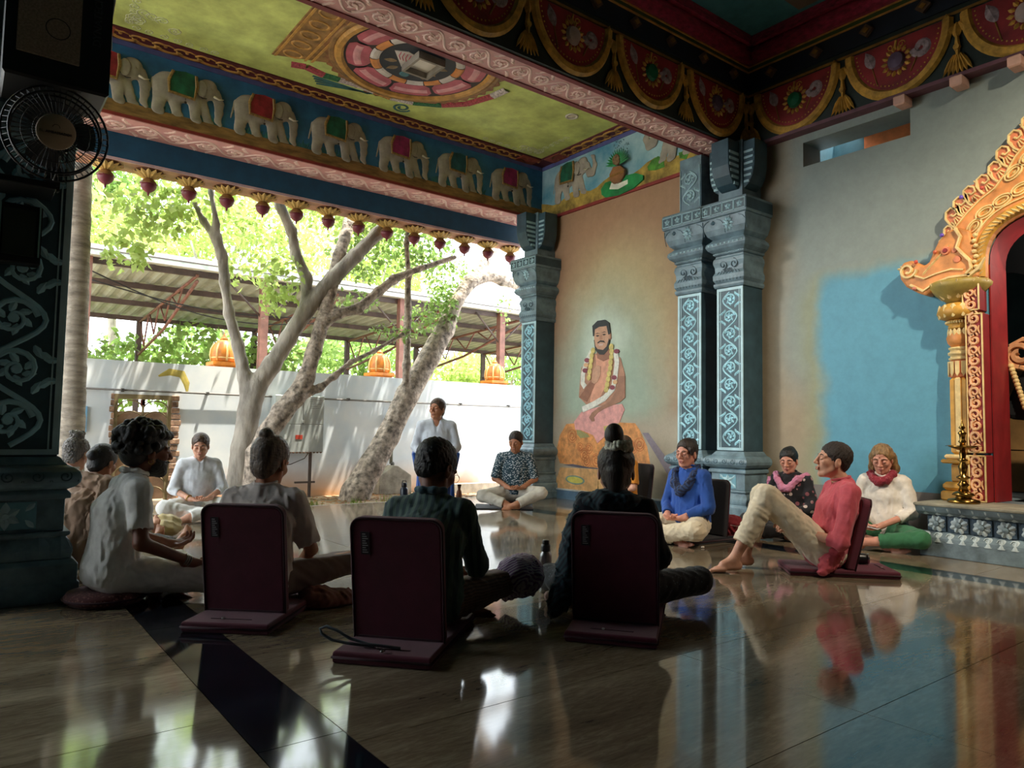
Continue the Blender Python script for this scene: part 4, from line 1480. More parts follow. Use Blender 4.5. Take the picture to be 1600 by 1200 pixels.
done = set()
for sgn in (1, -1):
    F = (lambda y: y) if sgn == 1 else (lambda y: 2 * NC - y)
    O = lambda a, b: tuple(sorted((F(a), F(b))))
    ya, yb = 2.50, 2.65
    yc = (ya + yb) / 2
    col_block('column_base', *O(ya - .02, yb + .05), ZP, .50, .2, yel)
    col_block('column_base', *O(ya - .02, yb + .04), .505, .565, .185, yel, .02)
    col_block('column_neck', *O(ya + .01, yb - .01), .565, .70, .13, yel)
    col_block('column_collar', *O(ya - .02, yb + .05), .70, .735, .185, yel)
    col_block('column_collar', *O(ya - .01, yb + .03), .738, .775, .165, cream, .012)
    col_block('column_shaft', *O(ya + .015, yb - .01), .775, 1.36, .125, yel, .02)
    col_block('column_rib', *O(ya + .055, yb - .055), .79, 1.36, .137, cream)
    R = MB()
    ctr = (XW - .03, F(yc), 0)
    R.lathe([(.085, 1.36), (.098, 1.37), (.098, 1.50), (.085, 1.51)], 16, ctr)
    R.obj('petal_drum', salmon, ar)
    q = MB()
    for i in range(7):
        a = PI * .5 + PI * (i + .5) / 7
        q.prism([(-.016, 1.5), (-.016, 1.40), (0, 1.37), (.016, 1.40), (.016, 1.5)], lambda u, v_, w, a=a: (ctr[0] + (.1 + w) * math.cos(a) - u * math.sin(a), ctr[1] + (.1 + w) * math.sin(a) + u * math.cos(a), v_), 0, .008)
    q.obj('drum_petals', cream, ar)
    R = MB().lathe([(.085, 1.51), (.1, 1.515), (.1, 1.53), (.088, 1.535), (.088, 1.55), (.105, 1.555), (.105, 1.575), (.088, 1.58), (.088, 1.595), (.1, 1.60), (.1, 1.615), (.08, 1.62)], 16, ctr)
    R.obj('column_rings', cream, ar)
    MB().lathe([(.08, 1.62), (.105, 1.65), (.115, 1.69), (.1, 1.735), (.08, 1.76)], 16, ctr).obj('bulb', og, ar)
    q = MB()
    for i in range(8):
        a = PI * .5 + PI * (i + .5) / 8
        q.petal(0, 1.765, -PI / 2, .075, .048, .012, lambda u, v_, w, a=a: (ctr[0] + (.098 + w) * math.cos(a) - u * math.sin(a), ctr[1] + (.098 + w) * math.sin(a) + u * math.cos(a), v_), 0, 3)
    q.obj('bulb_leaves', cream, ar)
    MB().lathe([(.08, 1.76), (.1, 1.765), (.1, 1.785), (.09, 1.79), (.11, 1.80), (.112, 1.825), (.1, 1.83)], 16, ctr).obj('column_rings', yel, ar)
    q = MB()
    for i in range(18):
        a = PI * .5 + PI * (i + .5) / 18
        q.sphere((ctr[0] + .113 * math.cos(a), ctr[1] + .113 * math.sin(a), 1.812), .011, 6, 4)
    tag(q.obj('pearl_row', cream, ar), kind='stuff')
    MB().lathe([(.12, 1.835), (.165, 1.85), (.185, 1.885), (.175, 1.925), (.14, 1.955), (.11, 1.965)], 20, ctr).obj('lotus_capital', yel, ar)
    q = MB()
    for i in range(7):
        a = PI * .5 + PI * (i + .5) / 7
        q.petal(0, 1.95, -PI / 2, .105, .075, .016, lambda u, v_, w, a=a: (ctr[0] + (.165 + w) * math.cos(a) - u * math.sin(a), ctr[1] + (.165 + w) * math.sin(a) + u * math.cos(a), v_), 0, 4, .1)
    q.obj('capital_petals', cream, ar)
    MB().lathe([(.10, 1.965), (.12, 1.99), (.19, 2.05), (.235, 2.11), (.24, 2.15), (.22, 2.17)], 20, ctr).obj('bell_capital', mat('shrine_olive_gold', '#a08a44', .5, .2), ar)
    q = MB()
    for i in range(6):
        a = PI * .5 + PI * (i + .5) / 6
        q.petal(0, 2.0, PI / 2, .16, .09, .016, lambda u, v_, w, a=a: (ctr[0] + (.135 + (v_ - 2.0) * .7 + w) * math.cos(a) - u * math.sin(a), ctr[1] + (.135 + (v_ - 2.0) * .7 + w) * math.sin(a) + u * math.cos(a), v_), 0, 4)
    q.obj('bell_leaves', cream, ar)
    # scroll band beside the niche
    for z0, z1, dy in ((ZP, .775, 0), (.79, 1.86, 0), (1.88, 2.17, .02)):
        col_block('scroll_board', *O(YJ + .005 + dy, YJ + .135 + dy), z0, z1, .16, redm, .006)
        M = lambda a, b, w, dy=dy: (XW - .16 - w, F(YJ + .07 + dy + a), b)
        q = MB()
        for s in (-1, 1):
            q.ribbon([(s * .06, z0 + .005), (s * .06, z1 - .005)], .014, .01, M)
        q.ribbon([(-.06, z0 + .007), (.06, z0 + .007)], .014, .01, M)
        q.ribbon([(-.06, z1 - .007), (.06, z1 - .007)], .014, .01, M)
        q.obj('band_edge', cream, ar)
        nn = max(3, round((z1 - z0) / .083))
        for k in range(nn):
            z = z0 + (z1 - z0) * (k + .5) / nn
            s = 1 if k % 2 else -1
            q = MB()
            q.ribbon(spiral(s * .004, z, .042, .009, -PI / 2 * s, 1.35 * s, 16), [.030] * 6 + [.023] * 6 + [.016] * 5, .018, M)
            q.ribbon([(-s * .045, z - .035), (-s * .03, z), (-s * .04, z + .03)], [.006, .018, .006], .012, M)
            q.petal(s * .03, z + .03, PI * .5 + s * .6, .04, .022, .012, M, 0, 3)
            q.obj('scroll_curl', mat('shrine_scroll_peach', '#e8b384', .5, .15), ar)

    # stretch the column to its heights
    for ch in ar.children:
        if ch.name not in done:
            done.add(ch.name)
            for vv in ch.data.vertices:
                vv.co.z = float(np.interp(vv.co.z, [.43, .565, .70, .775, 1.36, 1.51, 1.62, 1.76, 1.83, 1.965, 2.17], [.43, .587, .745, .823, 1.487, 1.638, 1.756, 1.908, 1.99, 2.138, 2.33]))
    # arch: rope, oval band, flame curls; points follow the rising line of the arch
    inner = [(2.36, 2.33)] + [niche_pt(PI / 2 * i / 12) for i in range(13)]
    rope = [(2.435, 2.34)] + [niche_pt(PI / 2 * i / 12, -.075) for i in range(13)]
    outer = [(2.66, 2.56), (2.62, 2.70), (2.57, 2.84), (2.48, 2.94), (2.38, 3.03), (2.27, 3.10), (2.19, 3.20), (2.12, 3.32), (2.02, 3.43), (1.85, 3.58), (1.66, 3.74), (1.45, 3.85)]
    A3 = lambda off: (lambda a, b, w: (XW - off - w, F(a), b))
    MB().prism([(2.40, 2.33), (2.60, 2.33)] + outer + inner[::-1], A3(0), 0, .10).obj('arch_board', og, ar, bevel=.008)
    q = MB()
    q.ribbon([((a[0] + b[0]) / 2, (a[1] + b[1]) / 2) for a, b in zip(inner, rope)], .09, .03, A3(.10))
    L = [np.array(((a[0] + b[0]) / 2, (a[1] + b[1]) / 2)) for a, b in zip(inner, rope)]
    rp = q.obj('inner_rope', yel, ar)
    q = MB()
    cum = np.cumsum([0] + [np.linalg.norm(b_ - a_) for a_, b_ in zip(L[:-1], L[1:])])
    for i in range(34):
        sL = cum[-1] * (i + .5) / 34
        k = int(np.searchsorted(cum, sL)) - 1
        d = L[k + 1] - L[k]
        p = L[k] + d * (sL - cum[k]) / (cum[k + 1] - cum[k] + 1e-6)
        a = math.atan2(d[1], d[0])
        q.petal(p[0] - .03 * math.cos(a + .9), p[1] - .03 * math.sin(a + .9), a + .9, .075, .028, .016, A3(.10), .025, 3)
    tag(q.obj('rope_strands', cream, rp), kind='stuff')
    mid = [np.array(p) for p in ((2.43, 2.775), (2.345, 2.885), (2.215, 2.955), (2.08, 3.02), (1.93, 3.09), (1.76, 3.16), (1.56, 3.2))]
    mid += [np.array(p) for p in ((2.13, 3.17), (2.02, 3.27), (1.88, 3.38), (1.72, 3.48), (1.55, 3.55))]
    for i, p in enumerate(mid):
        d = mid[i + 1] - mid[i] if i not in (6, 11) else mid[i] - mid[i - 1]
        a = math.atan2(d[1], d[0])
        ov = lambda r1, r2: [(p[0] + r1 * math.cos(t) * math.cos(a) - r2 * math.sin(t) * math.sin(a), p[1] + r1 * math.cos(t) * math.sin(a) + r2 * math.sin(t) * math.cos(a)) for t in [2 * PI * j / 18 for j in range(19)]]
        q = MB()
        q.ribbon(ov(.075, .045), .018, .014, A3(.10))
        q.ribbon(ov(.05, .025), .014, .018, A3(.10))
        q.petal(p[0] - .02 * math.cos(a), p[1] - .02 * math.sin(a), a, .05, .022, .02, A3(.10), 0, 3)
        q.obj('oval_medallion', cream, ar)
    q = MB()
    for pts in ([(a[0] * .5 + b[0] * .5 + .012, a[1] * .5 + b[1] * .5 + .035) for a, b in zip(rope, rope)], [(a[0], a[1] - .03) for a in outer]):
        q.ribbon(pts, .016, .014, A3(.10))
    q.obj('band_line', cream, ar)
    fl_pts = [(2.76, 2.63), (2.73, 2.74), (2.69, 2.84), (2.635, 2.95), (2.57, 3.035), (2.49, 3.11), (2.385, 3.18), (2.292, 3.27), (2.23, 3.385), (2.14, 3.495), (2.04, 3.6), (1.9, 3.72), (1.74, 3.84), (1.58, 3.94)]
    for i, (y, z) in enumerate(fl_pts):
        s = 1.1 if i > 2 else .8
        q = MB()
        f = MB()
        a = math.radians(205 - 6 * i) if True else 0
        base = (y - .12, z - .12)
        th0 = math.atan2(z - base[1], y - base[0])
        f.prism([(base[0] + s * (u * math.cos(th0) - v_ * math.sin(th0)), base[1] + s * (u * math.sin(th0) + v_ * math.cos(th0))) for u, v_ in ((-.06, -.06), (.07, -.075), (.14, -.06), (.185, -.02), (.185, .03), (.15, .065), (.17, .09), (.13, .09), (.09, .06), (-.06, .06))], A3(0), 0, .075)
        fo = f.obj('flame_curl', salmon, ar, bevel=.008)
        TT = lambda u, v_: (base[0] + s * (u * math.cos(th0) - v_ * math.sin(th0)), base[1] + s * (u * math.sin(th0) + v_ * math.cos(th0)))
        q.ribbon([TT(*p) for p in ((-.05, -.05), (.07, -.065), (.14, -.05), (.175, -.01), (.17, .035), (.13, .05), (.10, .03), (.105, 0), (.13, -.005))], .024, .02, A3(.07))
        q.ribbon([TT(*p) for p in ((-.05, .045), (.08, .05), (.13, .085), (.165, .085))], .016, .016, A3(.07))
        for k in range(3):
            q.ribbon([TT(*p) for p in ((-.05, -.03 + .025 * k), (.05, -.035 + .025 * k), (.085, -.015 + .012 * k))], .014, .016, A3(.07))
        q.obj('curl_ridges', cream, fo)
    # sea-monster head facing outward at the springing
    mk = [(2.38, 2.33), (2.62, 2.33), (2.74, 2.28), (2.81, 2.225), (2.88, 2.26), (2.98, 2.33), (3.03, 2.41), (3.045, 2.50), (3.0, 2.56), (2.93, 2.57), (2.87, 2.53), (2.82, 2.50), (2.78, 2.53), (2.745, 2.61), (2.70, 2.70), (2.62, 2.78), (2.53, 2.79), (2.45, 2.74), (2.42, 2.6), (2.40, 2.42)]
    mo = MB().prism(mk, A3(0), 0, .15).obj('monster_head', og, ar, bevel=.02)
    q = MB()
    q.ribbon(spiral(2.96, 2.475, .075, .02, PI * 1.0, 1.35, 22), .03, .025, A3(.145))
    q.ribbon([(2.94, 2.34), (2.83, 2.27), (2.75, 2.32), (2.62, 2.36), (2.45, 2.36)], .03, .02, A3(.145))
    q.ribbon([(2.9, 2.42), (2.82, 2.38), (2.72, 2.41), (2.6, 2.43), (2.5, 2.41)], .022, .02, A3(.145))
    for k in range(6):
        q.petal(2.84 - .035 * k, 2.41 + .035 * k, PI * .5 + .7, .09, .035, .016, A3(.145), 0, 3)
    q.ribbon([(2.56, 2.78), (2.52, 2.70), (2.55, 2.61), (2.5, 2.54), (2.45, 2.48), (2.44, 2.41), (2.48, 2.37)], .032, .03, A3(.145))
    for k in range(7):
        q.disc(2.405 + .012 * (k % 2), 2.42 + .045 * k, .02, .018, A3(.145), 0, 8, dome=.008)
    q.ribbon([(2.47, 2.35), (2.39, 2.40), (2.335, 2.49)], [.05, .04, .01], .02, A3(.145))
    for k in range(6):
        q.petal(3.02 - .022 * k, 2.50 + .012 * k - .003 * k * k, .2 + .35 * k, .04, .025, .014, A3(.14), 0, 3)
    q.obj('monster_ridges', cream, mo)
    q = MB()
    q.disc(2.64, 2.60, .042, .02, A3(.145), 0, 12)
    q.disc(2.55, 2.51, .034, .014, A3(.145), 0, 12)
    q.disc(2.57, 2.59, .024, .014, A3(.145), 0, 10)
    q.obj('monster_eye', salmon, mo)
    MB().disc(2.64, 2.60, .022, .008, A3(.163), 0, 10).obj('monster_pupil', redm, mo)
    done.update(ch.name for ch in ar.children)
# small coloured bulbs on the arch
for i, (y, z, c) in enumerate(((2.66, 2.74, '#7a5fd0'), (2.50, 3.04, '#7a5fd0'), (2.88, 2.54, '#d85a4a'), (2.72, 2.60, '#d86a4a'), (2.34, 3.08, '#d85a4a'), (2.90, 2.30, '#e08a78'))):
    MB().sphere((XW - .17, y, z), .018, 8, 6).obj('fairy_bulb', mat('bulb_' + c[1:], c, .2), ar)
# niche
ni = empty('trim_5')
tag(ni, kind='structure')
MB().box(XW - .01, T + .01, YJ - .012, YJ - .001, ZP, NZ).box(XW - .01, T + .01, 2 * NC - YJ + .001, 2 * NC - YJ + .012, ZP, NZ).obj('red_reveal', redm, ni)
q = MB()
rr = [[(x, *niche_pt(PI * i / 24, .01)) for i in range(25)] for x in (XW - .01, T + .01)]
q.rings(rr, close=False, cap=False)
q.obj('red_reveal_arch', redm, ni)
MB().box(8.5, 8.6, -.4, 3.6, 0, 3.4).obj('niche_back', mat('niche_teal', '#4a5f60', .7, .25, 2), ni)
MB().box(T - .3, 8.6, 2 * NC - YJ, YJ, .0, ZP - .004).box(T, 8.6, -.4, 3.6, .0, ZP - .004).obj('niche_floor', stone_g, ni)
MB().box(T, 8.6, -.5, -.4, 0, 3.4).box(T, 8.6, 3.6, 3.7, 0, 3.4).box(T, 8.6, -.5, 3.7, 3.4, 3.5).obj('niche_shell', mat('niche_dark', '#1a2022', .8), ni)
tb = mat('niche_tile', '#8a6a42', .35, .2, 3)
for j in range(3):
    for i in range(5):
        y0 = .3 + .62 * i + (.31 if j % 2 else 0)
        MB().box(8.47, 8.5, y0 + .006, y0 + .614, ZP + .42 * j + .006, ZP + .42 * j + .414).obj('wall_tile', tb, ni)
pm = MB()
pts = [(2.5, 3.3), (.4, 3.3), (.4, 2.45)] + [(.4 + .105 * k, 2.45 + .04 * (k % 2)) for k in range(1, 20)] + [(2.5, 2.5)]
pm.prism(pts, lambda a, b, w: (T + .35 + w, a, b), 0, .03)
tag(pm.obj('niche_pelmet', mat('black_cloth', '#0d0f12', .9)), 'black zigzag pelmet cloth hanging inside the shrine niche', 'pelmet')
th = empty('throne', (0, 0, 0), 0, 'gilded throne with a scroll end and black drape in the niche', 'throne')
TH = lambda a, b, w: (7.55 - w, a, b)
MB().prism([(2.42, 1.24), (2.39, 1.14), (2.2, 1.12), (1.5, 1.12), (1.5, 1.75), (2.15, 1.75), (2.3, 1.5)], TH, 0, .2).obj('drape', mat('black_cloth', '#0d0f12', .9), th, bevel=.04)
q = MB()
q.ribbon(spiral(2.27, 1.70, .11, .03, -PI * .5, 1.5, 26), .06, .05, TH, .2)
q.ribbon([(2.27, 1.59), (2.2, 1.56), (2.12, 1.4), (2.05, 1.2)], .05, .04, TH, .2)
q.ribbon([(2.34, 1.78), (2.25, 1.83), (2.1, 1.82), (1.7, 1.82)], .05, .04, TH, .2)
q.obj('scroll_end', mat('throne_peach', '#dba678', .5, .2), th)
q = MB()
for k in range(12):
    q.sphere((7.3, 2.33 - .009 * k, 1.60 - .033 * k), .026, 8, 5)
tag(q.obj('bead_string', cream, th), kind='stuff')
MB().box(7.36, 8.0, 1.0, 2.15, ZP, 1.13).obj('throne_seat', mat('throne_dark', '#1d1a18', .8), th)

# brass oil lamp on the plinth
brass = mat('brass', '#94733a', 0.25, 0.15, 10, metal=1.0)
ol = empty('oil_lamp', (6.62, 2.475, .43), 0, 'tall tiered brass oil lamp standing on the plinth edge', 'oil lamp')
MB().lathe([(.001, 0), (.115, 0), (.12, .012), (.112, .03), (.06, .04), (.055, .055), (.085, .065), (.07, .085), (.04, .10)], 24).obj('foot', brass, ol)
MB().lathe([(.04, .10), (.028, .13), (.045, .15), (.028, .17), (.022, .19), (.05, .205), (.05, .215), (.022, .23), (.03, .27), (.036, .30), (.02, .33), (.02, .34), (.042, .352), (.02, .365), (.026, .40), (.02, .43)], 20).obj('stem', brass, ol)
MB().lathe([(.02, .43), (.06, .445), (.10, .46), (.105, .472), (.098, .47), (.03, .462)], 24).obj('oil_dish', brass, ol)
q = MB()
for i in range(5):
    a = 2 * PI * i / 5
    q.petal(.085 * math.cos(a), .085 * math.sin(a), a, .06, .04, .006, lambda u, v_, w: (u, v_, .468 + w), 0, 4)
q.obj('wick_spouts', brass, ol)
MB().lathe([(.022, .465), (.018, .49), (.032, .505), (.018, .52), (.024, .56), (.034, .575), (.02, .59), (.012, .605), (.026, .62), (.012, .64), (.004, .68), (.001, .69)], 16).obj('finial', brass, ol)
# ---------------------------------------------------------------- the garden strip, compound wall, shed and trees outside
soil = mat('garden_soil', '#8f7a5e', 0.9, 0.3, 3, bump=.5, bscale=30)
tag(MB().box(-14, 30, 8.55, 60, -.4, -.03).obj('ground', soil), kind='structure')
tag(MB().box(-14, -3.25, -6, 8.55, -.4, -.03).obj('ground_side', soil), kind='structure')
tag(MB().box(XL, 6.4, 8.54, 8.62, -.3, -.004).obj('trim_8', mat('platform_edge', '#9a9388', .7)), kind='structure')


def compound_wall_mat():
    m = bpy.data.materials.new('whitewashed_wall')
    m.use_nodes = True
    nt, b = nodes_of(m)
    g = nt.nodes.new('ShaderNodeNewGeometry')
    n1 = nt.nodes.new('ShaderNodeTexNoise')
    n1.inputs['Scale'].default_value = 1.6
    n1.inputs['Detail'].default_value = 7
    nt.links.new(g.outputs['Position'], n1.inputs['Vector'])
    r = nt.nodes.new('ShaderNodeValToRGB')
    r.color_ramp.elements[0].position, r.color_ramp.elements[1].position = .35, .7
    r.color_ramp.elements[0].color, r.color_ramp.elements[1].color = (*rgb('#cfd9e0'), 1), (*rgb('#f2f2ee'), 1)
    nt.links.new(n1.outputs['Fac'], r.inputs['Fac'])
    sp = nt.nodes.new('ShaderNodeSeparateXYZ')
    nt.links.new(g.outputs['Position'], sp.inputs[0])
    ad = nt.nodes.new('ShaderNodeMath')
    ad.operation = 'MULTIPLY_ADD'
    ad.inputs[1].default_value = .55
    nt.links.new(n1.outputs['Fac'], ad.inputs[0])
    nt.links.new(sp.outputs['Z'], ad.inputs[2])
    mr = nt.nodes.new('ShaderNodeMapRange')
    mr.inputs['From Min'].default_value = .75
    mr.inputs['From Max'].default_value = .3
    nt.links.new(ad.outputs[0], mr.inputs['Value'])
    mx = nt.nodes.new('ShaderNodeMixRGB')
    nt.links.new(mr.outputs['Result'], mx.inputs['Fac'])
    nt.links.new(r.outputs['Color'], mx.inputs['Color1'])
    mx.inputs['Color2'].default_value = (*rgb('#cfa27a'), 1)
    nt.links.new(mx.outputs['Color'], b.inputs['Base Color'])
    b.inputs['Roughness'].default_value = .85
    return m


cw = compound_wall_mat()
G0, G1, GZ = 1.53, 2.2, 1.335
q = MB()
q.box(-14, G0, 10.03, 10.2, -.2, 1.75).box(G1, 26, 10.03, 10.2, -.2, 1.75).box(G0, G1, 10.03, 10.2, GZ, 1.75)
tag(q.obj('wall_outer', cw), kind='structure')
yst = mat('yellow_paint_stain', '#c9b45a', .8, .2)
q = MB()
M10 = lambda a, b, w: (a, 10.03 - w, b)
q.ribbon([(2.02, 1.58), (2.15, 1.64), (2.3, 1.62), (2.36, 1.5), (2.37, 1.4)], [.02, .09, .1, .08, .03], .002, M10)
tag(q.obj('trim_9', yst), kind='structure')
# exposed bricks at the gate jamb
bk = empty('trim_10')
tag(bk, kind='structure')
rnd = random.Random(12)
brm = mat('rubble_brick', '#9a7a62', .9, .4, 14, bump=.4)
for k in range(17):
    z = .0 + .079 * k
    w = rnd.uniform(.07, .11)
    MB().box(G1 - .01, G1 + w, 10.0 + rnd.uniform(0, .02), 10.06, z + .004, z + .074, .008).obj('brick', brm, bk)
    MB().box(G0 - rnd.uniform(.02, .05), G0 + .005, 10.0 + rnd.uniform(0, .02), 10.06, z + .004, z + .074, .008).obj('brick', brm, bk)

# iron gate with stacked arcs
ga = empty('garden_gate', ((G0 + G1) / 2, 10.06, 0), 0, 'narrow iron gate with stacked half-round arcs in the white wall', 'gate')
gm = mat('gate_ochre_iron', '#8a7a58', .6, .2)
gw_, gh = (G1 - G0) / 2, GZ
q = MB()
q.box(-gw_, gw_, -.03, .03, gh - .06, gh).box(-gw_, -gw_ + .05, -.03, .03, 0, gh - .06).box(gw_ - .05, gw_, -.03, .03, 0, gh - .06)
q.obj('gate_frame', gm, ga)
MB().box(-.012, .012, -.02, .02, 0, gh - .06).obj('centre_bar', gm, ga)
for s in (-1, 1):
    for k in range(9):
        c = s * (gw_ - .05) / 2 + (s * .004)
        q = MB()
        q.tube([(c + .145 * math.cos(a), -.012, .06 + .135 * k + .12 * math.sin(a)) for a in [PI * i / 10 for i in range(11)]], .008, 6)
        q.obj('gate_arc', gm, ga)
MB().box(-gw_ + .05, gw_ - .05, .03, .05, .02, 1.12).obj('backing_sheet', mat('gate_peach_sheet', '#c9a88f', .8, .2, 4), ga)
MB().box(-gw_ + .05, gw_ - .05, -.015, .015, .60, .62).obj('cross_bar', mat('gate_dark', '#4a3f36', .7), ga)
MB().box(-.03, .02, -.02, .02, 1.2, 1.27).obj('gate_latch', mat('latch_red', '#7a2f28', .6), ga)

MB_pipe = MB().tube([(1.12, 9.99, 1.385), (3, 9.99, 1.378), (5, 9.99, 1.372), (8.3, 9.99, 1.366)], .013, 6)
pp = MB_pipe.obj('conduit_pipe', mat('conduit_grey', '#6b665f', .6))
tag(pp, 'thin grey conduit pipe running along the white compound wall', 'pipe')
for k in range(7):
    MB().box(1.6 + k, 1.63 + k, 9.965, 10.03, 1.36, 1.40).obj('pipe_clip', mat('conduit_dark', '#4c4844', .6), pp)

# electrical cabinet
ec = empty('electric_cabinet', (3.83, 9.93, 0), 0, 'pale grey steel electrical cabinet with red plate on the wall', 'cabinet')
cg = mat('cabinet_grey', '#aeb3ae', .5, .08, 4)
MB().box(-.36, .34, -.1, .1, .60, 1.40, .006).obj('cabinet_body', cg, ec)
for x0, x1, z0, z1, nm in ((-.355, -.245, 1.0, 1.395, 'upper_door'), (-.24, .03, 1.0, 1.395, 'upper_door'), (.036, .335, 1.0, 1.395, 'upper_door'), (-.355, .335, .61, .992, 'lower_door')):
    MB().box(x0, x1, -.112, -.098, z0, z1, .004).obj(nm, cg, ec)
MB().box(-.07, .03, -.116, -.112, .79, .85).obj('warning_plate', mat('plate_red', '#b5402c', .5), ec)
for x in (-.23, .22):
    MB().box(x, x + .03, -.122, -.112, .79, .85).obj('latch', mat('latch_white', '#d5d8d4', .4), ec)
MB().box(.03, .036, -.114, -.10, 1.0, 1.39).obj('door_gap', mat('gap_dark', '#3a3a38', .8), ec)
MB().box(.015, .05, -.122, -.112, 1.02, 1.06).obj('door_handle', mat('latch_white', '#d5d8d4', .4), ec)
q = MB()
rnd = random.Random(4)
for r_ in range(5):
    x = .13
    while x < .13 + (.17, .06, .16, .1, .12)[r_]:
        w = rnd.uniform(.008, .02)
        q.ribbon([(x, 1.345 - .03 * r_), (x + w * .4, 1.355 - .03 * r_), (x + w * .7, 1.342 - .03 * r_), (x + w, 1.35 - .03 * r_)], .004, .001, lambda a, b, w_: (a, -.112 - w_, b))
        x += w + .006
tag(q.obj('hand_writing', mat('ink_grey', '#5c6468', .8), ec), kind='stuff')
q = MB()
for k in range(14):
    q.sphere((-.34 + .05 * k, -.105, .605), (.02, .01, .012), 6, 4)
tag(q.obj('rust_edge', mat('rust', '#6b4a38', .9, .3), ec), kind='stuff')
MB().box(.18, .215, -.02, .015, -.03, .60).obj('stand_leg', mat('stand_rust', '#5a4c44', .8), ec)
MB().box(-.02, .27, -.03, .01, .17, .195).obj('stand_foot_bar', mat('stand_rust', '#5a4c44', .8), ec)
q = MB()
q.tube([(.16, -.03, .6), (.1, -.04, .52), (-.1, -.04, .44), (-.3, -.03, .42)], .006, 5)
q.obj('hanging_cable', mat('cable_dark', '#3a342f', .7), ec)

MB_p = empty('down_pipe', (5.33, 9.9, 0), 0, 'upright drain pipe on a gabled concrete block by the wall', 'drain pipe')
MB().tube([(0, .05, 1.2), (0, .05, .42)], .028, 8).obj('pipe', mat('drain_grey', '#8d8c80', .7), MB_p)
MB().prism([(-.28, -.03), (.28, -.03), (.27, .25), (.03, .40), (-.03, .40), (-.27, .25)], lambda a, b, w: (a, w, b), -.12, .12).obj('concrete_block', mat('drain_concrete', '#a79f90', .9, .25, 6), MB_p, bevel=.012)
MB().sphere((0, -.0, .42), .035, 8, 6).obj('valve', mat('valve_dark', '#5b5a55', .6), MB_p)
tag(MB().box(1.12, 1.25, 10.0, 10.03, .86, 1.17).obj('blue_board', mat('board_blue', '#7fb4d8', .6)), 'small light blue board on the wall beside the palm trunk', 'board')
tag(MB().box(6.0, 8.6, 9.4, 9.55, -.05, .12).obj('trim_11', mat('kerb_grey', '#a39a8c', .8, .2)), kind='structure')

# litter of dry leaves and grass tufts
q = MB()
rnd = random.Random(21)
for k in range(420):
    x, y = rnd.uniform(2.6, 7.0), rnd.uniform(8.7, 9.98)
    q.petal(x, y, rnd.uniform(0, 6.28), rnd.uniform(.04, .09), .035, .012, lambda a, b, w: (a, b, -.026 + w), 0, 2)
tag(q.obj('leaf_litter', mat('dry_leaf', '#9a6f4a', .9, .4, 3)), 'dry brown leaves littered on the soil under the trees', 'leaf litter', kind='stuff')
q = MB()
for cx, cy in ((5.0, 8.75), (4.2, 8.75), (4.7, 8.8), (5.3, 8.9), (3.6, 8.8)):
    for k in range(22):
        a = rnd.uniform(0, 6.28)
        x, y = cx + rnd.gauss(0, .06), cy + rnd.gauss(0, .04)
        h = rnd.uniform(.05, .13)
        q.add([(x - .005, y, -.03), (x + .005, y, -.03), (x + .04 * math.cos(a), y + .04 * math.sin(a), -.03 + h)], [(0, 1, 2)])
tag(q.obj('grass', mat('grass_green', '#7fa03c', .8, .3)), 'small green grass tufts at the platform edge', 'grass', kind='stuff')

# open shed with a corrugated roof
sd = empty('open_shed', (0, 0, 0), 0, 'open steel shed with corrugated roof behind the compound wall', 'shed')
FY, FZ, RY, RZ = 13.0, 3.64, 18.2, 3.36
stl = mat('shed_steel_red', '#7a5246', .7, .2)
stl2 = mat('shed_steel_dark', '#4d3f3a', .7, .2)
sheet = mat('roof_sheet_grey', '#9aa39a', .55, .15, 2, stretch=(1, 1, 1))
for k in range(14):
    x0 = 1.3 + .98 * k
    q = MB()
    n = 16
    rows_ = []
    for yy, zz in ((FY, FZ), (RY, RZ)):
        rows_.append([(x0 + .98 * i / n, yy, zz + (.045 if i % 4 in (1, 2) else 0)) for i in range(n + 1)])
    q.rings(rows_, close=False, cap=False, smooth=False)
    q.obj('roof_sheet', sheet, sd)
for yy, s in ((13.15, 0), (14.6, 1), (16.2, 1), (17.9, 1)):
    z = FZ + (RZ - FZ) * (yy - FY) / (RY - FY)
    MB().box(1.3, 15.0, yy - .03, yy + .03, z - .11, z - .01).obj('purlin', stl2, sd)
MB().box(1.2, 15.1, 12.86, 13.0, FZ - .03, FZ + .14).obj('gutter', mat('gutter_pale', '#b7bab4', .5, .12), sd)
MB().box(1.2, 15.1, 12.85, 12.87, FZ + .05, FZ + .065).obj('gutter_line', stl2, sd)
for x in (1.52, 4.33, 7.15, 9.7, 12.4):
    MB().box(x - .07, x + .07, 13.0, 13.14, -.05, FZ - .02).obj('front_post', stl, sd)
for x in (3.18, 5.76, 8.23, 10.35, 12.7):
    MB().box(x - .055, x + .055, 17.95, 18.06, -.05, RZ - .02).obj('rear_post', stl2, sd)
    q = MB()
    a, b = (x - 1.3 if x > 4 else x - .4, 13.2), (x, 18.0)
    L_ = lambda t, dz: (x, 13.1 + 4.9 * t, FZ - .1 - .28 * t - dz)
    q.tube([L_(0, 0), L_(1, 0)], .03, 6)
    q.tube([L_(0, .1), L_(.5, .55), L_(1, .75)], .03, 6)
    for t in (.2, .4, .6, .8):
        q.tube([L_(t, 0), L_(t + .08, .15 + .6 * t)], .018, 5)
        q.tube([L_(t + .18, 0), L_(t + .08, .15 + .6 * t)], .018, 5)
    q.obj('truss', stl, sd)
for x in (4.33, 7.15, 9.7):
    q = MB()
    for s in (-1, 1):
        q.tube([(x, 13.07, FZ - .75), (x + s * .7, 13.07, FZ - .08)], .02, 5)
    q.obj('knee_brace', stl2, sd)
q = MB()
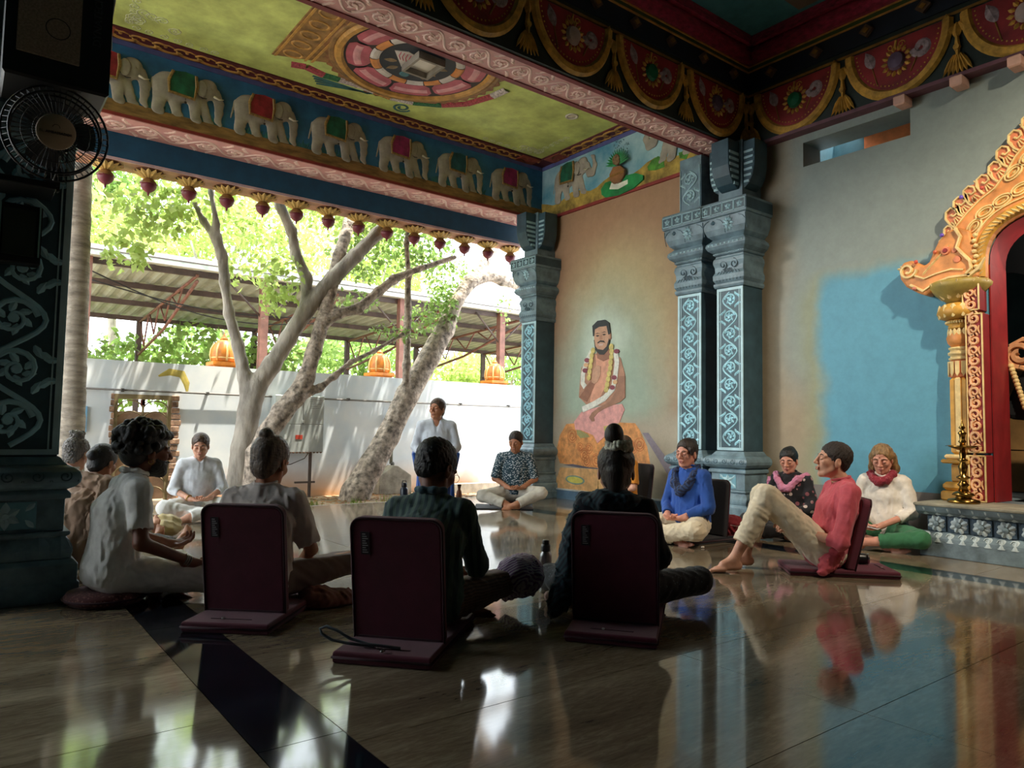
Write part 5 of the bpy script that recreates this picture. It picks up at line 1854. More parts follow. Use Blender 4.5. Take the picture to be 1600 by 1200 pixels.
for z0, z1, dip in ((3.45, 3.0, .35), (3.3, 3.1, .2)):
    q.tube([(1.6 + 4 * t, 13.4, z0 + (z1 - z0) * t - dip * math.sin(PI * t)) for t in [i / 12 for i in range(13)]], .012, 5)
q.obj('slack_wire', mat('wire_black', '#1d1b1a', .7), sd)

# orange domes of a small shrine behind the wall
dm_o = mat('dome_orange', '#b86a14', .5, .25, 6)
dm_w = mat('dome_cream', '#c9a868', .5, .15)
for k, (x, lb) in enumerate(((3.22, 'small orange temple dome behind the wall, between gate and forked tree'), (5.88, 'small orange temple dome behind the wall, between forked and leaning trees'), (8.4, 'small orange temple dome behind the wall, next to the corner pilaster'))):
    t = empty('temple_dome', (x, 11.5, 0), 0, lb, 'dome')
    MB().stack(0, 0, [(-.05, .17, .17), (1.86, .17, .17), (1.88, .2, .2), (1.93, .2, .2)]).obj('base_block', dm_o, t)
    MB().lathe([(.16, 1.93), (.175, 1.96), (.19, 2.03), (.185, 2.11), (.15, 2.2), (.09, 2.26), (.05, 2.28)], 16, lobes=8, amp=.03).obj('dome_body', dm_o, t)
    q = MB()
    for i in range(8):
        a = 2 * PI * i / 8
        q.tube([((r + .006) * math.cos(a), (r + .006) * math.sin(a), z) for r, z in ((.17, 1.95), (.19, 2.03), (.18, 2.12), (.14, 2.21))], .016, 5)
    q.obj('dome_rib', dm_w, t)
    MB().lathe([(.03, 2.27), (.06, 2.29), (.04, 2.31), (.03, 2.33), (.012, 2.36), (.002, 2.4)], 10).obj('dome_finial', dm_o, t)
    MB().lathe([(.178, 1.985), (.19, 1.99), (.19, 2.0), (.182, 2.005)], 16).obj('dome_band', dm_w, t)

# ---- trees
bark = mat('bark_grey', '#a39a8e', .9, .25, 7, bump=.6, bscale=28, stretch=(1, 1, .35))
bark2 = mat('bark_mottled', '#a8998a', .9, .45, 14, bump=.8, bscale=26, col2=None)
palm_b = mat('palm_bark', '#9c9182', .9, .25, 4, bump=.5, bscale=20, stretch=(1, 1, 4))


def limbs(name, lists, Y, m, parent, h=.022, amp=.006, seed=1):
    segs = []
    for L_ in lists:
        P = []
        for e in L_:
            y = e[3] if len(e) > 3 else Y
            p = on(e[0], e[1], 1, y)
            dep = (p - EYE) @ FW
            P.append((p, e[2] * dep / FPX))
        segs.append(P)
    allp = np.array([p for P in segs for p, r in P])
    f = Field(allp.min(0) - .25, allp.max(0) + .25, h)
    for P in segs:
        for (a, ra), (b, rb) in zip(P[:-1], P[1:]):
            f.cap(a, b, max(ra, h * .7), max(rb, h * .7), .05)
    f.fold(amp, 22, seed, (1, 1, .5))
    V, Q = f.mesh()
    me = quads_to_mesh(name, [(V, Q)])
    return link_mesh(name, me, m, parent)


LEAF = [mat('leaf_bright', '#a8bc66', .5, .2, 1.5, trans=.5), mat('leaf_mid', '#8ca85a', .5, .25, 1.5, trans=.45), mat('leaf_deep', '#648a48', .5, .3, 1.5, trans=.4)]


def leaf_cloud(name, blobs, m, parent, seed, tilt=.9):
    """blobs: (centre xyz, radii xyz, count, leaf length)"""
    rs = np.random.RandomState(seed)
    VV, FF = [], []
    o = 0
    for c, r, n, s in blobs:
        d = rs.normal(size=(n, 3))
        d /= np.linalg.norm(d, axis=1, keepdims=True)
        p = np.array(c) + d * np.array(r) * (rs.uniform(0.25, 1, (n, 1)) ** .6)
        a = rs.normal(size=(n, 3)) + np.array([0, 0, -.5])
        a /= np.linalg.norm(a, axis=1, keepdims=True)
        b = np.cross(a, rs.normal(size=(n, 3)) + np.array([0, 0, tilt]))
        b /= np.linalg.norm(b, axis=1, keepdims=True) + 1e-6
        nn = np.cross(a, b)
        L_ = s * rs.uniform(.6, 1.25, (n, 1))
        W = L_ * .30
        vs = np.stack([p, p + a * L_ * .42 + b * W + nn * W * .35, p + a * L_, p + a * L_ * .42 - b * W + nn * W * .35, p + a * L_ * .45], 1)
        VV.append(vs.reshape(-1, 3))
        k = o + 5 * np.arange(n)[:, None]
        FF.append(np.concatenate([k + [0, 1, 4], k + [1, 2, 4], k + [2, 3, 4], k + [3, 0, 4]]))
        o += 5 * n
    V = np.concatenate(VV).astype(np.float32)
    F = np.concatenate(FF).astype(np.int32)
    me = bpy.data.meshes.new(name)
    me.vertices.add(len(V))
    me.vertices.foreach_set('co', V.ravel())
    me.loops.add(F.size)
    me.loops.foreach_set('vertex_index', F.ravel())
    me.polygons.add(len(F))
    me.polygons.foreach_set('loop_start', np.arange(0, F.size, 3, dtype=np.int32))
    me.update(calc_edges=True)
    return tag(link_mesh(name, me, m, parent), kind='stuff')


def pb(px, py, Y, r, n, s):
    return (on(px, py, 1, Y), r if hasattr(r, '__len__') else (r, r, r * .8), n, s)


tA = empty('forked_tree', (0, 0, 0), 0, 'grey forked tree with several crossing limbs outside the opening', 'tree')
limbs('trunk', [
    [(372, 790, 24, 9.3), (380, 700, 18, 9.3), (390, 640, 17, 9.3), (400, 605, 16, 9.3), (425, 570, 14, 9.3), (450, 530, 13, 9.3), (478, 485, 13, 9.3), (520, 435, 12, 9.25), (555, 400, 11, 9.2), (590, 365, 10, 9.2), (640, 310, 9, 9.4), (690, 240, 8, 9.6)],
    [(388, 640, 12, 9.3), (383, 590, 11, 9.35), (372, 540, 9, 9.4), (358, 490, 8, 9.4), (351, 440, 8, 9.4), (347, 400, 8, 9.4), (337, 372, 7, 9.4), (318, 345, 5, 9.5), (300, 310, 4, 9.5)],
    [(345, 398, 6, 9.4), (338, 350, 5, 9.4), (330, 300, 4, 9.4), (322, 255, 3, 9.4)],
    [(478, 485, 9, 9.3), (479, 435, 9, 9.35), (463, 400, 8, 9.4), (455, 360, 8, 9.4), (437, 320, 8, 9.4), (422, 270, 7, 9.4), (410, 200, 6, 9.5)]], 9.3, bark, tA)
leaf_cloud('crown', [pb(235, 330, 9.5, (.55, .4, .35), 420, .12), pb(200, 390, 9.4, (.3, .3, .25), 130, .12), pb(440, 440, 9.3, (.3, .25, .4), 160, .11), pb(420, 470, 9.2, (.15, .2, .25), 60, .11), pb(300, 300, 9.8, (.7, .5, .4), 420, .12), pb(560, 330, 9.9, (.9, .5, .5), 700, .11), pb(480, 300, 10.4, (1, .5, .5), 500, .11), pb(400, 400, 10.2, (.5, .4, .5), 240, .11),
    ((2.5, 10.6, 6.2), (2.6, 1.0, .8), 900, .15), ((5.2, 11.0, 6.4), (2.2, 1.0, .8), 800, .15)], LEAF[0], tA, 3)
tC = empty('pale_tree', (0, 0, 0), 0, 'pale trunk crossing in front of the electrical cabinet', 'tree')
limbs('trunk', [
    [(395, 790, 20, 9.1), (402, 710, 17, 9.05), (418, 678, 16, 9.0), (440, 645, 16, 9.0), (462, 620, 15, 9.0), (478, 590, 13, 9.05), (490, 550, 12, 9.1), (505, 500, 11, 9.15), (515, 460, 10, 9.25), (530, 400, 10, 9.35), (545, 350, 9, 9.5), (560, 280, 8, 9.6)],
    [(500, 508, 8, 9.1), (530, 490, 8, 9.1), (560, 482, 8, 9.1), (590, 457, 7, 9.15), (616, 436, 7, 9.2), (655, 420, 5, 9.2), (710, 402, 4, 9.3)],
    [(472, 618, 7, 9.0), (500, 606, 6, 9.0), (522, 588, 5, 9.0), (548, 566, 4, 9.0), (585, 548, 4, 9.05), (630, 522, 3, 9.1)]], 9.0, bark2, tC, seed=4)
leaf_cloud('crown', [pb(560, 470, 9.4, (.35, .3, .15), 90, .08), pb(610, 520, 9.2, (.4, .3, .12), 120, .07), pb(560, 400, 9.8, (.5, .4, .4), 330, .10), pb(650, 380, 9.8, (.7, .4, .4), 480, .10)], LEAF[1], tC, 5)
tD = empty('leaning_tree', (0, 0, 0), 0, 'mottled trunk leaning from the soil towards the corner pilaster', 'tree')
limbs('trunk', [
    [(548, 800, 26, 9.3), (556, 770, 23, 9.3), (580, 728, 20, 9.3), (607, 680, 18, 9.35), (635, 620, 18, 9.4), (670, 560, 17, 9.5), (695, 515, 15, 9.55), (712, 470, 12, 9.6), (735, 440, 11, 9.6), (765, 430, 9, 9.6), (785, 438, 9, 9.55), (812, 446, 8, 9.5), (850, 420, 7, 9.7)],
    [(735, 440, 9, 9.6), (758, 408, 8, 9.7), (790, 360, 7, 9.9), (830, 290, 6, 10.2)],
    [(634, 625, 7, 9.35), (635, 570, 6, 9.3), (637, 500, 6, 9.3), (638, 430, 5, 9.3), (635, 380, 4, 9.3), (640, 320, 4, 9.4)]], 9.4, bark2, tD, seed=7)
leaf_cloud('crown', [pb(690, 480, 9.6, (.3, .3, .45), 420, .09), pb(655, 500, 9.5, (.3, .3, .3), 150, .09), pb(700, 430, 9.9, (.45, .4, .35), 330, .09), pb(640, 400, 10, (.6, .4, .3), 300, .09), pb(790, 480, 9.5, (.15, .15, .3), 40, .08), ((8, 10.9, 5.8), (1.6, 1.0, .8), 700, .14)], LEAF[1], tD, 8)

pm_ = empty('palm_tree', (0, 0, 0), 0, 'ringed grey palm trunk standing directly behind the big pillar', 'tree')
c0 = on(112, 700, 1, 9.4)
c1 = on(126, 255, 1, 9.4)
q = MB()
pr = []
for i in range(120):
    t = i / 119
    z = -.05 + 5.6 * t
    x = c0[0] + (c1[0] - c0[0]) * (z - c0[2]) / (c1[2] - c0[2])
    ph = (i % 6) / 6
    r = .125 - .012 * t + .010 * ph
    pr.append([(x + r * math.cos(2 * PI * k / 18), 9.4 + r * math.sin(2 * PI * k / 18), z + .006 * math.sin(3 * 2 * PI * k / 18 + i)) for k in range(18)])
q.rings(pr)
q.obj('trunk', palm_b, pm_)
q = MB()
for k in range(11):
    a = 2 * PI * k / 11
    x0 = c0[0] + (c1[0] - c0[0]) * (5.5 - c0[2]) / (c1[2] - c0[2])
    pts = [(x0 + r_ * math.cos(a), 9.4 + r_ * math.sin(a), 5.5 + .9 * r_ - .38 * r_ * r_) for r_ in (0, .5, 1, 1.5, 2, 2.4)]
    q.tube(pts, [.03, .025, .02, .015, .01, .005], 5)
    for p_ in range(1, 6):
        for s in (-1, 1):
            for d in (-.2, 0, .2):
                b0 = np.array(pts[p_]) - (np.array(pts[p_]) - np.array(pts[p_ - 1])) * (d + .2)
                e0 = b0 + [-.35 * s * math.sin(a) + .12 * math.cos(a), .35 * s * math.cos(a) + .12 * math.sin(a), -.18]
                q.add([b0, b0 + [.02, .02, .01], e0], [(0, 1, 2)])
tag(q.obj('crown', LEAF[2], pm_), kind='stuff')

# background trees: each crown and trunk its own
bgt = [(-2.5, 19, 5.2, 2.6, 1, 'dense green tree behind the shed, behind the palm trunk'), (1.6, 20.5, 5.6, 2.6, 0, 'bright green tree behind the shed roof, next to the palm trunk'), (4.6, 19.5, 2.6, 2.2, 1, 'low bushy tree seen under the shed roof, second from palm'), (6.6, 23, 6.6, 2.8, 0, 'tall bright tree above the middle of the shed roof'), (9.2, 20, 2.5, 2.2, 1, 'low bushy tree under the shed roof behind the forked trunks'),
       (11.5, 24, 7.0, 3.0, 0, 'tall light green tree behind the leaning trunk'), (13.2, 20.5, 2.6, 2.3, 0, 'low bright bush tree under the shed roof at the corner pilaster'), (0.2, 19.5, 2.3, 2.0, 1, 'low bushy tree under the shed roof next to palm'), (17, 23, 3.2, 2.6, 1, 'green tree behind the shed end hidden by the corner pilaster'), (3.6, 25, 8.6, 3.0, 1, 'tallest tree crown behind the bright one above the shed'), (-5.5, 17, 4.2, 2.6, 2, 'dark green tree far to the side of the big pillar')]
for k, (x, y, z, r, li, lb) in enumerate(bgt):
    t = empty('background_tree', (x, y, 0), 0, lb, 'tree', 'trees behind the shed')
    rs = random.Random(k)
    q = MB()
    q.tube([(0, 0, -.1), (.1, 0, z * .4), (-.1, .1, z * .75), (.1, 0, z)], [.16, .13, .1, .05], 7)
    for s in range(4):
        a = rs.uniform(0, 6.28)
        q.tube([(0, 0, z * .5), (r * .4 * math.cos(a), r * .4 * math.sin(a), z * .75), (r * .7 * math.cos(a), r * .7 * math.sin(a), z * .95)], [.08, .06, .03], 5)
    q.obj('trunk', bark, t)
    bl = []
    for s in range(16):
        d = Vector((rs.gauss(0, 1), rs.gauss(0, 1), rs.gauss(0, .8)))
        d = d.normalized() * r * rs.uniform(.35, .95)
        bl.append(((d.x, d.y, z + d.z * .8), (r * .42, r * .42, r * .3), 330, .20))
    leaf_cloud('crown', bl, LEAF[li], t, 40 + k)
# ---------------------------------------------------------------- people: skeleton, body, clothes, hair
def unit(v):
    v = np.array(v, float)
    return v / (np.linalg.norm(v) + 1e-9)


def rotz(a):
    c, s = math.cos(a), math.sin(a)
    return np.array([[c, -s, 0], [s, c, 0], [0, 0, 1.0]])


def roty(a):
    c, s = math.cos(a), math.sin(a)
    return np.array([[c, 0, s], [0, 1, 0], [-s, 0, c]])


def rotx(a):
    c, s = math.cos(a), math.sin(a)
    return np.array([[1, 0, 0], [0, c, -s], [0, s, c]])


def skin_mat(name, col, dark):
    if name in MATS:
        return MATS[name]
    m = mat(name, col, .5, .06, 25, bump=.05, bscale=120)
    b = m.node_tree.nodes['Principled BSDF']
    b.inputs['Subsurface Weight'].default_value = .08
    b.inputs['Subsurface Radius'].default_value = (.012, .005, .003)
    b.inputs['Subsurface Scale'].default_value = .5
    return m


def head_field(f, T, s=1.0, wide=1.0, chin=1.0, brow=1.0, nose=1.0):
    """T(p): head frame (x forward, y left, z up, origin mid head) to body frame"""
    def ell(c, r, k=.012, op='+'):
        f.ell(T(c), np.array(r) * s, T.R.T if False else None, k, op) if False else f.ell(T(c), np.array(r) * s, T.R, k, op)

    def cap(a, b, r0, r1=None, k=.012, op='+'):
        f.cap(T(a), T(b), r0 * s, (r1 if r1 is not None else r0) * s, k, op)
    ell((-.016, 0, .038), (.094, .074 * wide, .082), .0)
    ell((.018, 0, -.03), (.066, .057 * wide, .078), .03)
    cap((.045, 0, -.088), (.056, 0, -.094), .022 * chin, .02 * chin, .02)
    for y in (-1, 1):
        cap((-.005, y * .052 * wide, -.045), (.040, y * .028 * wide, -.086), .018, .016, .02)
        ell((.053, y * .040 * wide, -.018), (.026, .02, .022), .02)
        cap((.077, y * .014, .026), (.064, y * .048 * wide, .022), .009 * brow, .009 * brow, .014)
    cap((.085, 0, .016), (.103 * nose, 0, -.024), .008, .0115, .012)
    for y in (-1, 1):
        ell((.090, y * .012, -.029), (.012, .0085, .008), .006)
        f.ell(T((.094, y * .032, .004)), .017 * s, None, .012, '-')
        ell((.070, y * .032, .003), (.016, .0155, .0125), .004)
    cap((.084, -.016, -.056), (.084, .016, -.056), .0065, .0065, .006)
    cap((.083, -.013, -.066), (.083, .013, -.066), .0072, .0072, .006)
    cap((.096, -.02, -.061), (.096, .02, -.061), .0025, .0025, .003, '-')
    for y in (-1, 1):
        ell((-.012, y * .076 * wide, -.008), (.019, .009, .032), .006)
        ell((-.018, y * .083 * wide, .004), (.010, .006, .016), .004, '-')


class Frame:
    def __init__(s, o, R, sc=1.0):
        s.o, s.R, s.sc = np.array(o, float), R, sc

    def __call__(s, p):
        return s.o + s.R @ (np.array(p, float) * s.sc)


def hand_field(f, w, d, n, side, curl=.5, s=1.0, spread=.0):
    w = np.array(w, float)
    d = unit(d)
    n = unit(np.array(n) - d * (np.array(n) @ d))
    t = np.cross(d, n) * side
    offs = (.027, .009, -.009, -.026)
    lens = (.92, 1.0, .95, .76)
    for i in range(4):
        k0 = w + (d * .082 * (1 - .06 * abs(i - 1)) + t * offs[i]) * s
        f.cap(w + t * offs[i] * .45 * s, k0, .016 * s, .0115 * s, .012)
        a = 0.0
        p = k0
        ds = unit(d + t * offs[i] * spread * 12)
        for j, L in enumerate((.042, .027, .021)):
            a += curl * (.55, .75, .6)[j] * (1 + .12 * i)
            q = p + (ds * math.cos(a) + n * math.sin(a)) * L * lens[i] * s
            f.cap(p, q, (.0092, .0086, .0078)[j] * s, (.0088, .008, .0068)[j] * s, .004)
            p = q
    p = w + (d * .018 + t * .022) * s
    for j, (L, dirv) in enumerate(((.042, t * .75 + d * .55 + n * .35), (.032, t * .35 + d * .8 + n * .45), (.026, d * .9 + n * .4 - t * .05))):
        q = p + unit(dirv) * L * s
        f.cap(p, q, (.015, .0105, .0095)[j] * s, (.011, .0095, .0078)[j] * s, .008)
        p = q
    f.cap(w - d * .05 * s, w + d * .01, .025 * s, .022 * s, .015)


def foot_field(f, a, d, up, s=1.0):
    a = np.array(a, float)
    d = unit(d)
    up = unit(np.array(up) - d * (np.array(up) @ d))
    t = np.cross(up, d)
    f.ell(a - up * .038 * s - d * .028 * s, .034 * s, None, .02)
    f.cap(a, a + d * .075 * s - up * .030 * s, .036 * s, .03 * s, .025)
    f.cap(a - up * .045 * s, a + d * .13 * s - up * .055 * s, .024 * s, .018 * s, .02, lat=t, sq=1.5)
    for i in range(5):
        o = (-.034, -.016, .001, .016, .030)[i]
        b = a + (d * (.135 - .006 * abs(i - 3.2)) + t * o * 1.0 - up * .058) * s
        f.cap(b - d * .05 * s, b, .015 * s, .013 * s, .01)
        f.cap(b, b + d * (.034, .036, .038, .04, .048)[i] * s - up * .004 * s, .0105 * s, (.008, .008, .0085, .009, .0125)[i] * s, .004)


BIG = 1.26


class Pose:
    """joints of one seated figure in its own frame: x forward, y left, z up"""

    def __init__(s, seat=.05, lean=.05, hunch=.05, scale=1.0, sh=.175, head=(0, 0, 0), head_fwd=.02, neck_up=.152):
        q = scale
        s.q = q
        s.hq = q * 1.11
        z0 = .11 * q + seat
        sp = lambda h, extra=0.0: np.array([h * q * math.sin(lean) + extra, 0, z0 + h * q * math.cos(lean)])
        s.P = sp(0)
        s.W = sp(.14)
        s.C = sp(.31, -.0)
        s.N = sp(.49, hunch * .5)
        s.S = {1: sp(.44, hunch * .35) + [0, sh * q, 0], -1: sp(.44, hunch * .35) - [0, sh * q, 0]}
        s.H = s.N + np.array([head_fwd + hunch * .4, 0, neck_up * q])
        y, p, r = (math.radians(a) for a in head)
        s.HR = rotz(y) @ roty(p) @ rotx(r)
        s.hip = {1: s.P + [.02, .09 * q, -.01], -1: s.P + [.02, -.09 * q, -.01]}
        s.E, s.Wr, s.Hd, s.Hn, s.curl = {}, {}, {}, {}, {1: .45, -1: .45}
        s.K, s.A, s.F, s.Fu = {}, {}, {}, {1: (0, 0, 1), -1: (0, 0, 1)}
        s.seat = seat

    def arms(s, kind):
        b = s.S[1][2]
        for k in (1, -1):
            if kind == 'lap':
                s.E[k] = s.S[k] + [.03, k * .075, -.27 * s.q]
                s.Wr[k] = np.array([.22, k * .075, s.seat + .17])
                s.Hd[k] = (.45, -k * .85, -.15)
                s.Hn[k] = (0, 0, 1) if k > 0 else (.1, 0, 1)
                s.curl[k] = .5
            elif kind == 'knees':
                s.E[k] = s.S[k] + [.07, k * .09, -.26 * s.q]
                s.Wr[k] = np.array([.33, k * .27, s.seat + .20])
                s.Hd[k] = (.9, k * .1, -.25)
                s.Hn[k] = (0, 0, -1)
                s.curl[k] = .4
        return s

    def legs(s, kind):
        for k in (1, -1):
            if kind == 'cross':
                s.K[k] = np.array([.33, k * .34, s.seat * .4 + .13]) * [s.q, s.q, 1]
                s.A[k] = np.array([.36 + .05 * k, -k * .10, .065])
                s.F[k] = (.25, -k, -.05)
                s.Fu[k] = (.6, 0, .8)
            elif kind == 'out':
                s.K[k] = np.array([.45, k * .12, .15])
                s.A[k] = np.array([.87, k * .10, .07])
                s.F[k] = (.35, k * .15, .9)
                s.Fu[k] = (-.9, 0, .3)
            elif kind == 'up':
                s.K[k] = np.array([.40, k * .10, .50])
                s.A[k] = np.array([.56, k * .10, .085])
                s.F[k] = (1, k * .1, -.05)
        return s


def build_person(label, loc, heading, p, skin, h=.009, hh=.0042, group=None, bare=('hands', 'feet'), head_kw={}):
    """the continuous body; clothes and hair are added as children"""
    q = p.q
    pts = [p.P, p.N] + list(p.S.values()) + list(p.E.values()) + list(p.Wr.values()) + list(p.K.values()) + list(p.A.values())
    pts = np.array(pts)
    f = Field(pts.min(0) - .2, np.maximum(pts.max(0) + .2, p.H + .02), h)
    f.lo[2] = f.lo[2]
    f.ell(p.P, (.105 * q, .15 * q, .11 * q), None, 0)
    f.cap(p.P, p.C, .092 * q, .10 * q, .04, lat=(0, 1, 0), sq=1.4)
    f.cap(p.C, p.N - [0, 0, .03], .10 * q, .06 * q, .05, lat=(0, 1, 0), sq=1.5)
    f.cap(p.S[1] * .85 + p.N * .15 - [0, 0, .01], p.S[-1] * .85 + p.N * .15 - [0, 0, .01], .043 * q, .043 * q, .04)
    f.cap(p.N - [0, 0, .03], Frame(p.H, p.HR)((-.022, 0, -.05)), .056 * q, .05 * q, .03)
    for k in (1, -1):
        f.cap(p.S[k], p.E[k], .046 * q, .037 * q, .03)
        f.cap(p.E[k], p.Wr[k], .037 * q, .025 * q, .02)
        f.cap(p.hip[k], p.K[k], .082 * q, .056 * q, .03)
        f.cap(p.K[k], p.A[k] * .55 + p.K[k] * .45, .052 * q, .047 * q, .02)
        f.cap(p.A[k] * .55 + p.K[k] * .45, p.A[k], .047 * q, .033 * q, .02)
        if 'feet' in bare:
            foot_field(f, p.A[k], p.F[k], p.Fu[k], q)
    parts = [f.mesh()]
    T = Frame(p.H, p.HR, p.hq)
    R = .17
    g = Field(p.H - R, p.H + R, hh)
    head_field(g, T, p.hq, **head_kw)
    g.cap(T((-.022, 0, -.04)), p.N, .05 * q, .056 * q, .03)
    parts.append(g.mesh())
    if 'hands' in bare:
        for k in (1, -1):
            w = np.array(p.Wr[k])
            g = Field(w - .23, w + .23, .0046)
            hand_field(g, w, p.Hd[k], p.Hn[k], k, p.curl[k], q * .98)
            g.cap(w - unit(p.Wr[k] - p.E[k]) * .06, w, .029 * q, .025 * q, .01)
            parts.append(g.mesh())
    me = quads_to_mesh('person', parts)
    o = link_mesh('person', me, skin)
    o.location = (loc[0], loc[1], 0)
    o.rotation_euler = (0, 0, math.radians(heading))
    tag(o, label, 'person', group)
    return o


def add_field(name, f, m, o, extra=None):
    parts = [f.mesh()] + (extra or [])
    return link_mesh(name, quads_to_mesh(name, parts), m, o)


def shirt(o, p, m, sleeve=.55, h=.0095, loose=.014, hem=-.02, vneck=.0, seed=1, amp=.0045, freq=46, neck=.066, name='shirt', belly=0.0, hemx=None):
    q = p.q
    L = loose
    pts = np.array([p.P, p.N] + list(p.S.values()) + list(p.E.values()) + list(p.Wr.values()))
    f = Field(pts.min(0) - .2, pts.max(0) + .14, h)
    f.ell(p.P + [.0, 0, .02], (.135 * q + L, .175 * q + L, .14 * q), None, 0)
    f.cap(p.P + [.0, 0, -.02], p.W, .115 * q + L, .108 * q + L, .04, lat=(0, 1, 0), sq=1.42)
    f.cap(p.W + [belly, 0, 0], p.C, .105 * q + L, .112 * q + L, .05, lat=(0, 1, 0), sq=1.45)
    f.cap(p.C, p.N - [.005, 0, .03], .112 * q + L, .070 * q + L * .3, .05, lat=(0, 1, 0), sq=1.4)
    for k in (1, -1):
        f.cap(p.N - [.008, 0, .012], p.S[k] * .85 + p.N * .15 - [0, 0, .01], .062 * q + L * .3, .056 * q + L * .3, .035)
    f.cap(p.S[1] + [0, -.03, -.005], p.S[-1] + [0, .03, -.005], .055 * q + L * .3, None, .05)
    cuts = []
    for k in (1, -1):
        e = p.E[k]
        if sleeve <= 1:
            c = p.S[k] + (e - p.S[k]) * sleeve
            f.cap(p.S[k], c, .058 * q + L * .4, .050 * q + L * .8, .022)
            d = unit(e - p.S[k])
        else:
            f.cap(p.S[k], e, .058 * q + L * .4, .048 * q + L * .6, .022)
            c = e + (p.Wr[k] - e) * (sleeve - 1)
            f.cap(e, c, .048 * q + L * .6, .038 * q + L * .5, .022)
            d = unit(p.Wr[k] - e)
        cuts.append((c + d * .075, c + d * .09))
    f.fold(amp * .75, freq * 1.1, seed, (1, 1, .35))
    f.fold(amp * .4, freq * 2.2, seed + 50, (1, 1, .5))
    for a_, b_ in cuts:
        f.cap(a_, b_, .085, None, .0, '-')
    f.cap(p.N + [.014, 0, .062], p.N + [.03, 0, .25], neck * q, None, .01, '-')
    if vneck:
        f.cap(p.N + [.05, 0, .06], p.N + [.13, 0, .06 - vneck], .05, .012, .006, '-')
    if hem is not None:
        f.half((0, 0, p.P[2] + hem), (hemx or 0, 0, -1))
    r_ = add_field(name, f, m, o)
    if neck and not vneck:
        n_ = unit(p.H + p.HR @ np.array([-.022, 0, -.05]) - p.N + [-.035, 0, 0])
        u_ = unit(np.cross((0, 1, 0), n_))
        c = MB()
        rr_ = neck * q * .93
        c.tube([p.N + n_ * .043 + u_ * (rr_ * math.cos(a) + .004) + np.array([0, rr_ * math.sin(a), 0]) for a in [2 * PI * i / 28 for i in range(29)]], .010, 8)
        c.obj('neckband', m, o)
    return r_


def trousers(o, p, m, cuff=.9, h=.0095, loose=.016, seed=2, amp=.005, freq=42, name='trousers', skirt=False):
    q = p.q
    L = loose
    pts = np.array([p.P] + list(p.K.values()) + list(p.A.values()))
    f = Field(pts.min(0) - .2, pts.max(0) + .2, h)
    f.ell(p.P, (.13 * q + L, .17 * q + L, .125 * q), None, 0)
    cuts = []
    for k in (1, -1):
        f.cap(p.hip[k], p.K[k], .092 * q + L, .062 * q + L, .05)
        c = p.K[k] + (p.A[k] - p.K[k]) * cuff
        f.cap(p.K[k], c, .062 * q + L, .046 * q + L * 1.2, .03)
        if cuff < 1:
            d = unit(p.A[k] - p.K[k])
            cuts.append((c + d * .075, c + d * .10))
    f.fold(amp * .8, freq, seed)
    f.fold(amp * .22, freq * 1.9, seed + 60, n=4)
    for a_, b_ in cuts:
        f.cap(a_, b_, .085, None, .0, '-')
    f.half((0, 0, .012), (0, 0, -1))
    if max(p.K[1][2], p.K[-1][2]) < p.P[2] + .12:
        f.half((0, 0, p.P[2] + .09), (0, 0, 1))
    return add_field(name, f, m, o)


def hair(o, p, m, kind, seed=1, hh=.0046, name='hair', fr=None, extra=None):
    T = Frame(p.H, p.HR, p.hq)
    q = p.hq
    g = Field(p.H - .29, p.H + .27, hh)
    E = lambda c, r, k=.015, op='+': g.ell(T(c), np.array(r) * q, p.HR, k, op)
    Cp = lambda a, b, r0, r1=None, k=.015, op='+': g.cap(T(a), T(b), r0 * q, None if r1 is None else r1 * q, k, op)
    rs = np.random.RandomState(seed)
    if kind == 'short':
        E((-.022, 0, .043), (.102, .083, .091), 0)
        E((-.06, 0, -.008), (.046, .062, .058), .02)
        E((.115, 0, -.02), (.075, .12, .088), .012, '-')
        Cp((.0, -.1, -.075), (.0, .1, -.075), .055, None, .02, '-')
        g.fold(.003, 160, seed, n=6)
    elif kind == 'tight':
        E((-.02, 0, .044), (.103, .085, .091), 0)
        E((-.05, 0, -.015), (.055, .068, .075), .02)
        E((.112, 0, -.03), (.075, .115, .105), .012, '-')
        Cp((.02, -.1, -.085), (.02, .1, -.085), .06, None, .02, '-')
        g.fold(.0022, 170, seed, (1, .4, 1), n=5)
    elif kind == 'curly':
        E((-.04, 0, .062), (.115, .112, .10), 0)
        E((-.075, 0, -.0), (.07, .09, .08), .03)
        for i in range(230):
            d = unit(rs.normal(size=3))
            if d[0] > .55 and d[2] < .25:
                continue
            if d[2] < -.55:
                continue
            c = np.array([-.045, 0, .055]) + d * [.122, .117, .105]
            g.ell(T(c), rs.uniform(.014, .025) * q, None, .004)
        E((.13, 0, -.045), (.078, .13, .11), .008, '-')
        for i in range(16):
            y = -.07 + .14 * i / 15
            g.ell(T((.062 + rs.uniform(-.01, .012), y, .088 + rs.uniform(-.012, .02))), rs.uniform(.015, .022) * q, None, .004)
    elif kind == 'long':
        E((-.02, 0, .043), (.103, .085, .09), 0)
        for y in (-1, 1):
            Cp((-.03, y * .07, .02), (-.045, y * .085, -.09), .038, .035, .02)
            Cp((-.045, y * .085, -.09), (-.075, y * .065, -.2), .035, .018, .02)
        E((-.06, 0, -.05), (.05, .075, .12), .03)
        E((.112, 0, -.03), (.08, .105, .105), .012, '-')
        g.fold(.004, 130, seed, (1, 1, .25), n=7)
    if extra:
        for e in extra:
            if e[0] == 'ball':
                g.ell(T(e[1]), np.array(e[2]) * q, p.HR, .008)
            else:
                Cp(e[1], e[2], e[3], e[4], .01)
    if fr:
        g.fold(fr, 190, seed + 5, n=4)
    return add_field(name, g, m, o)


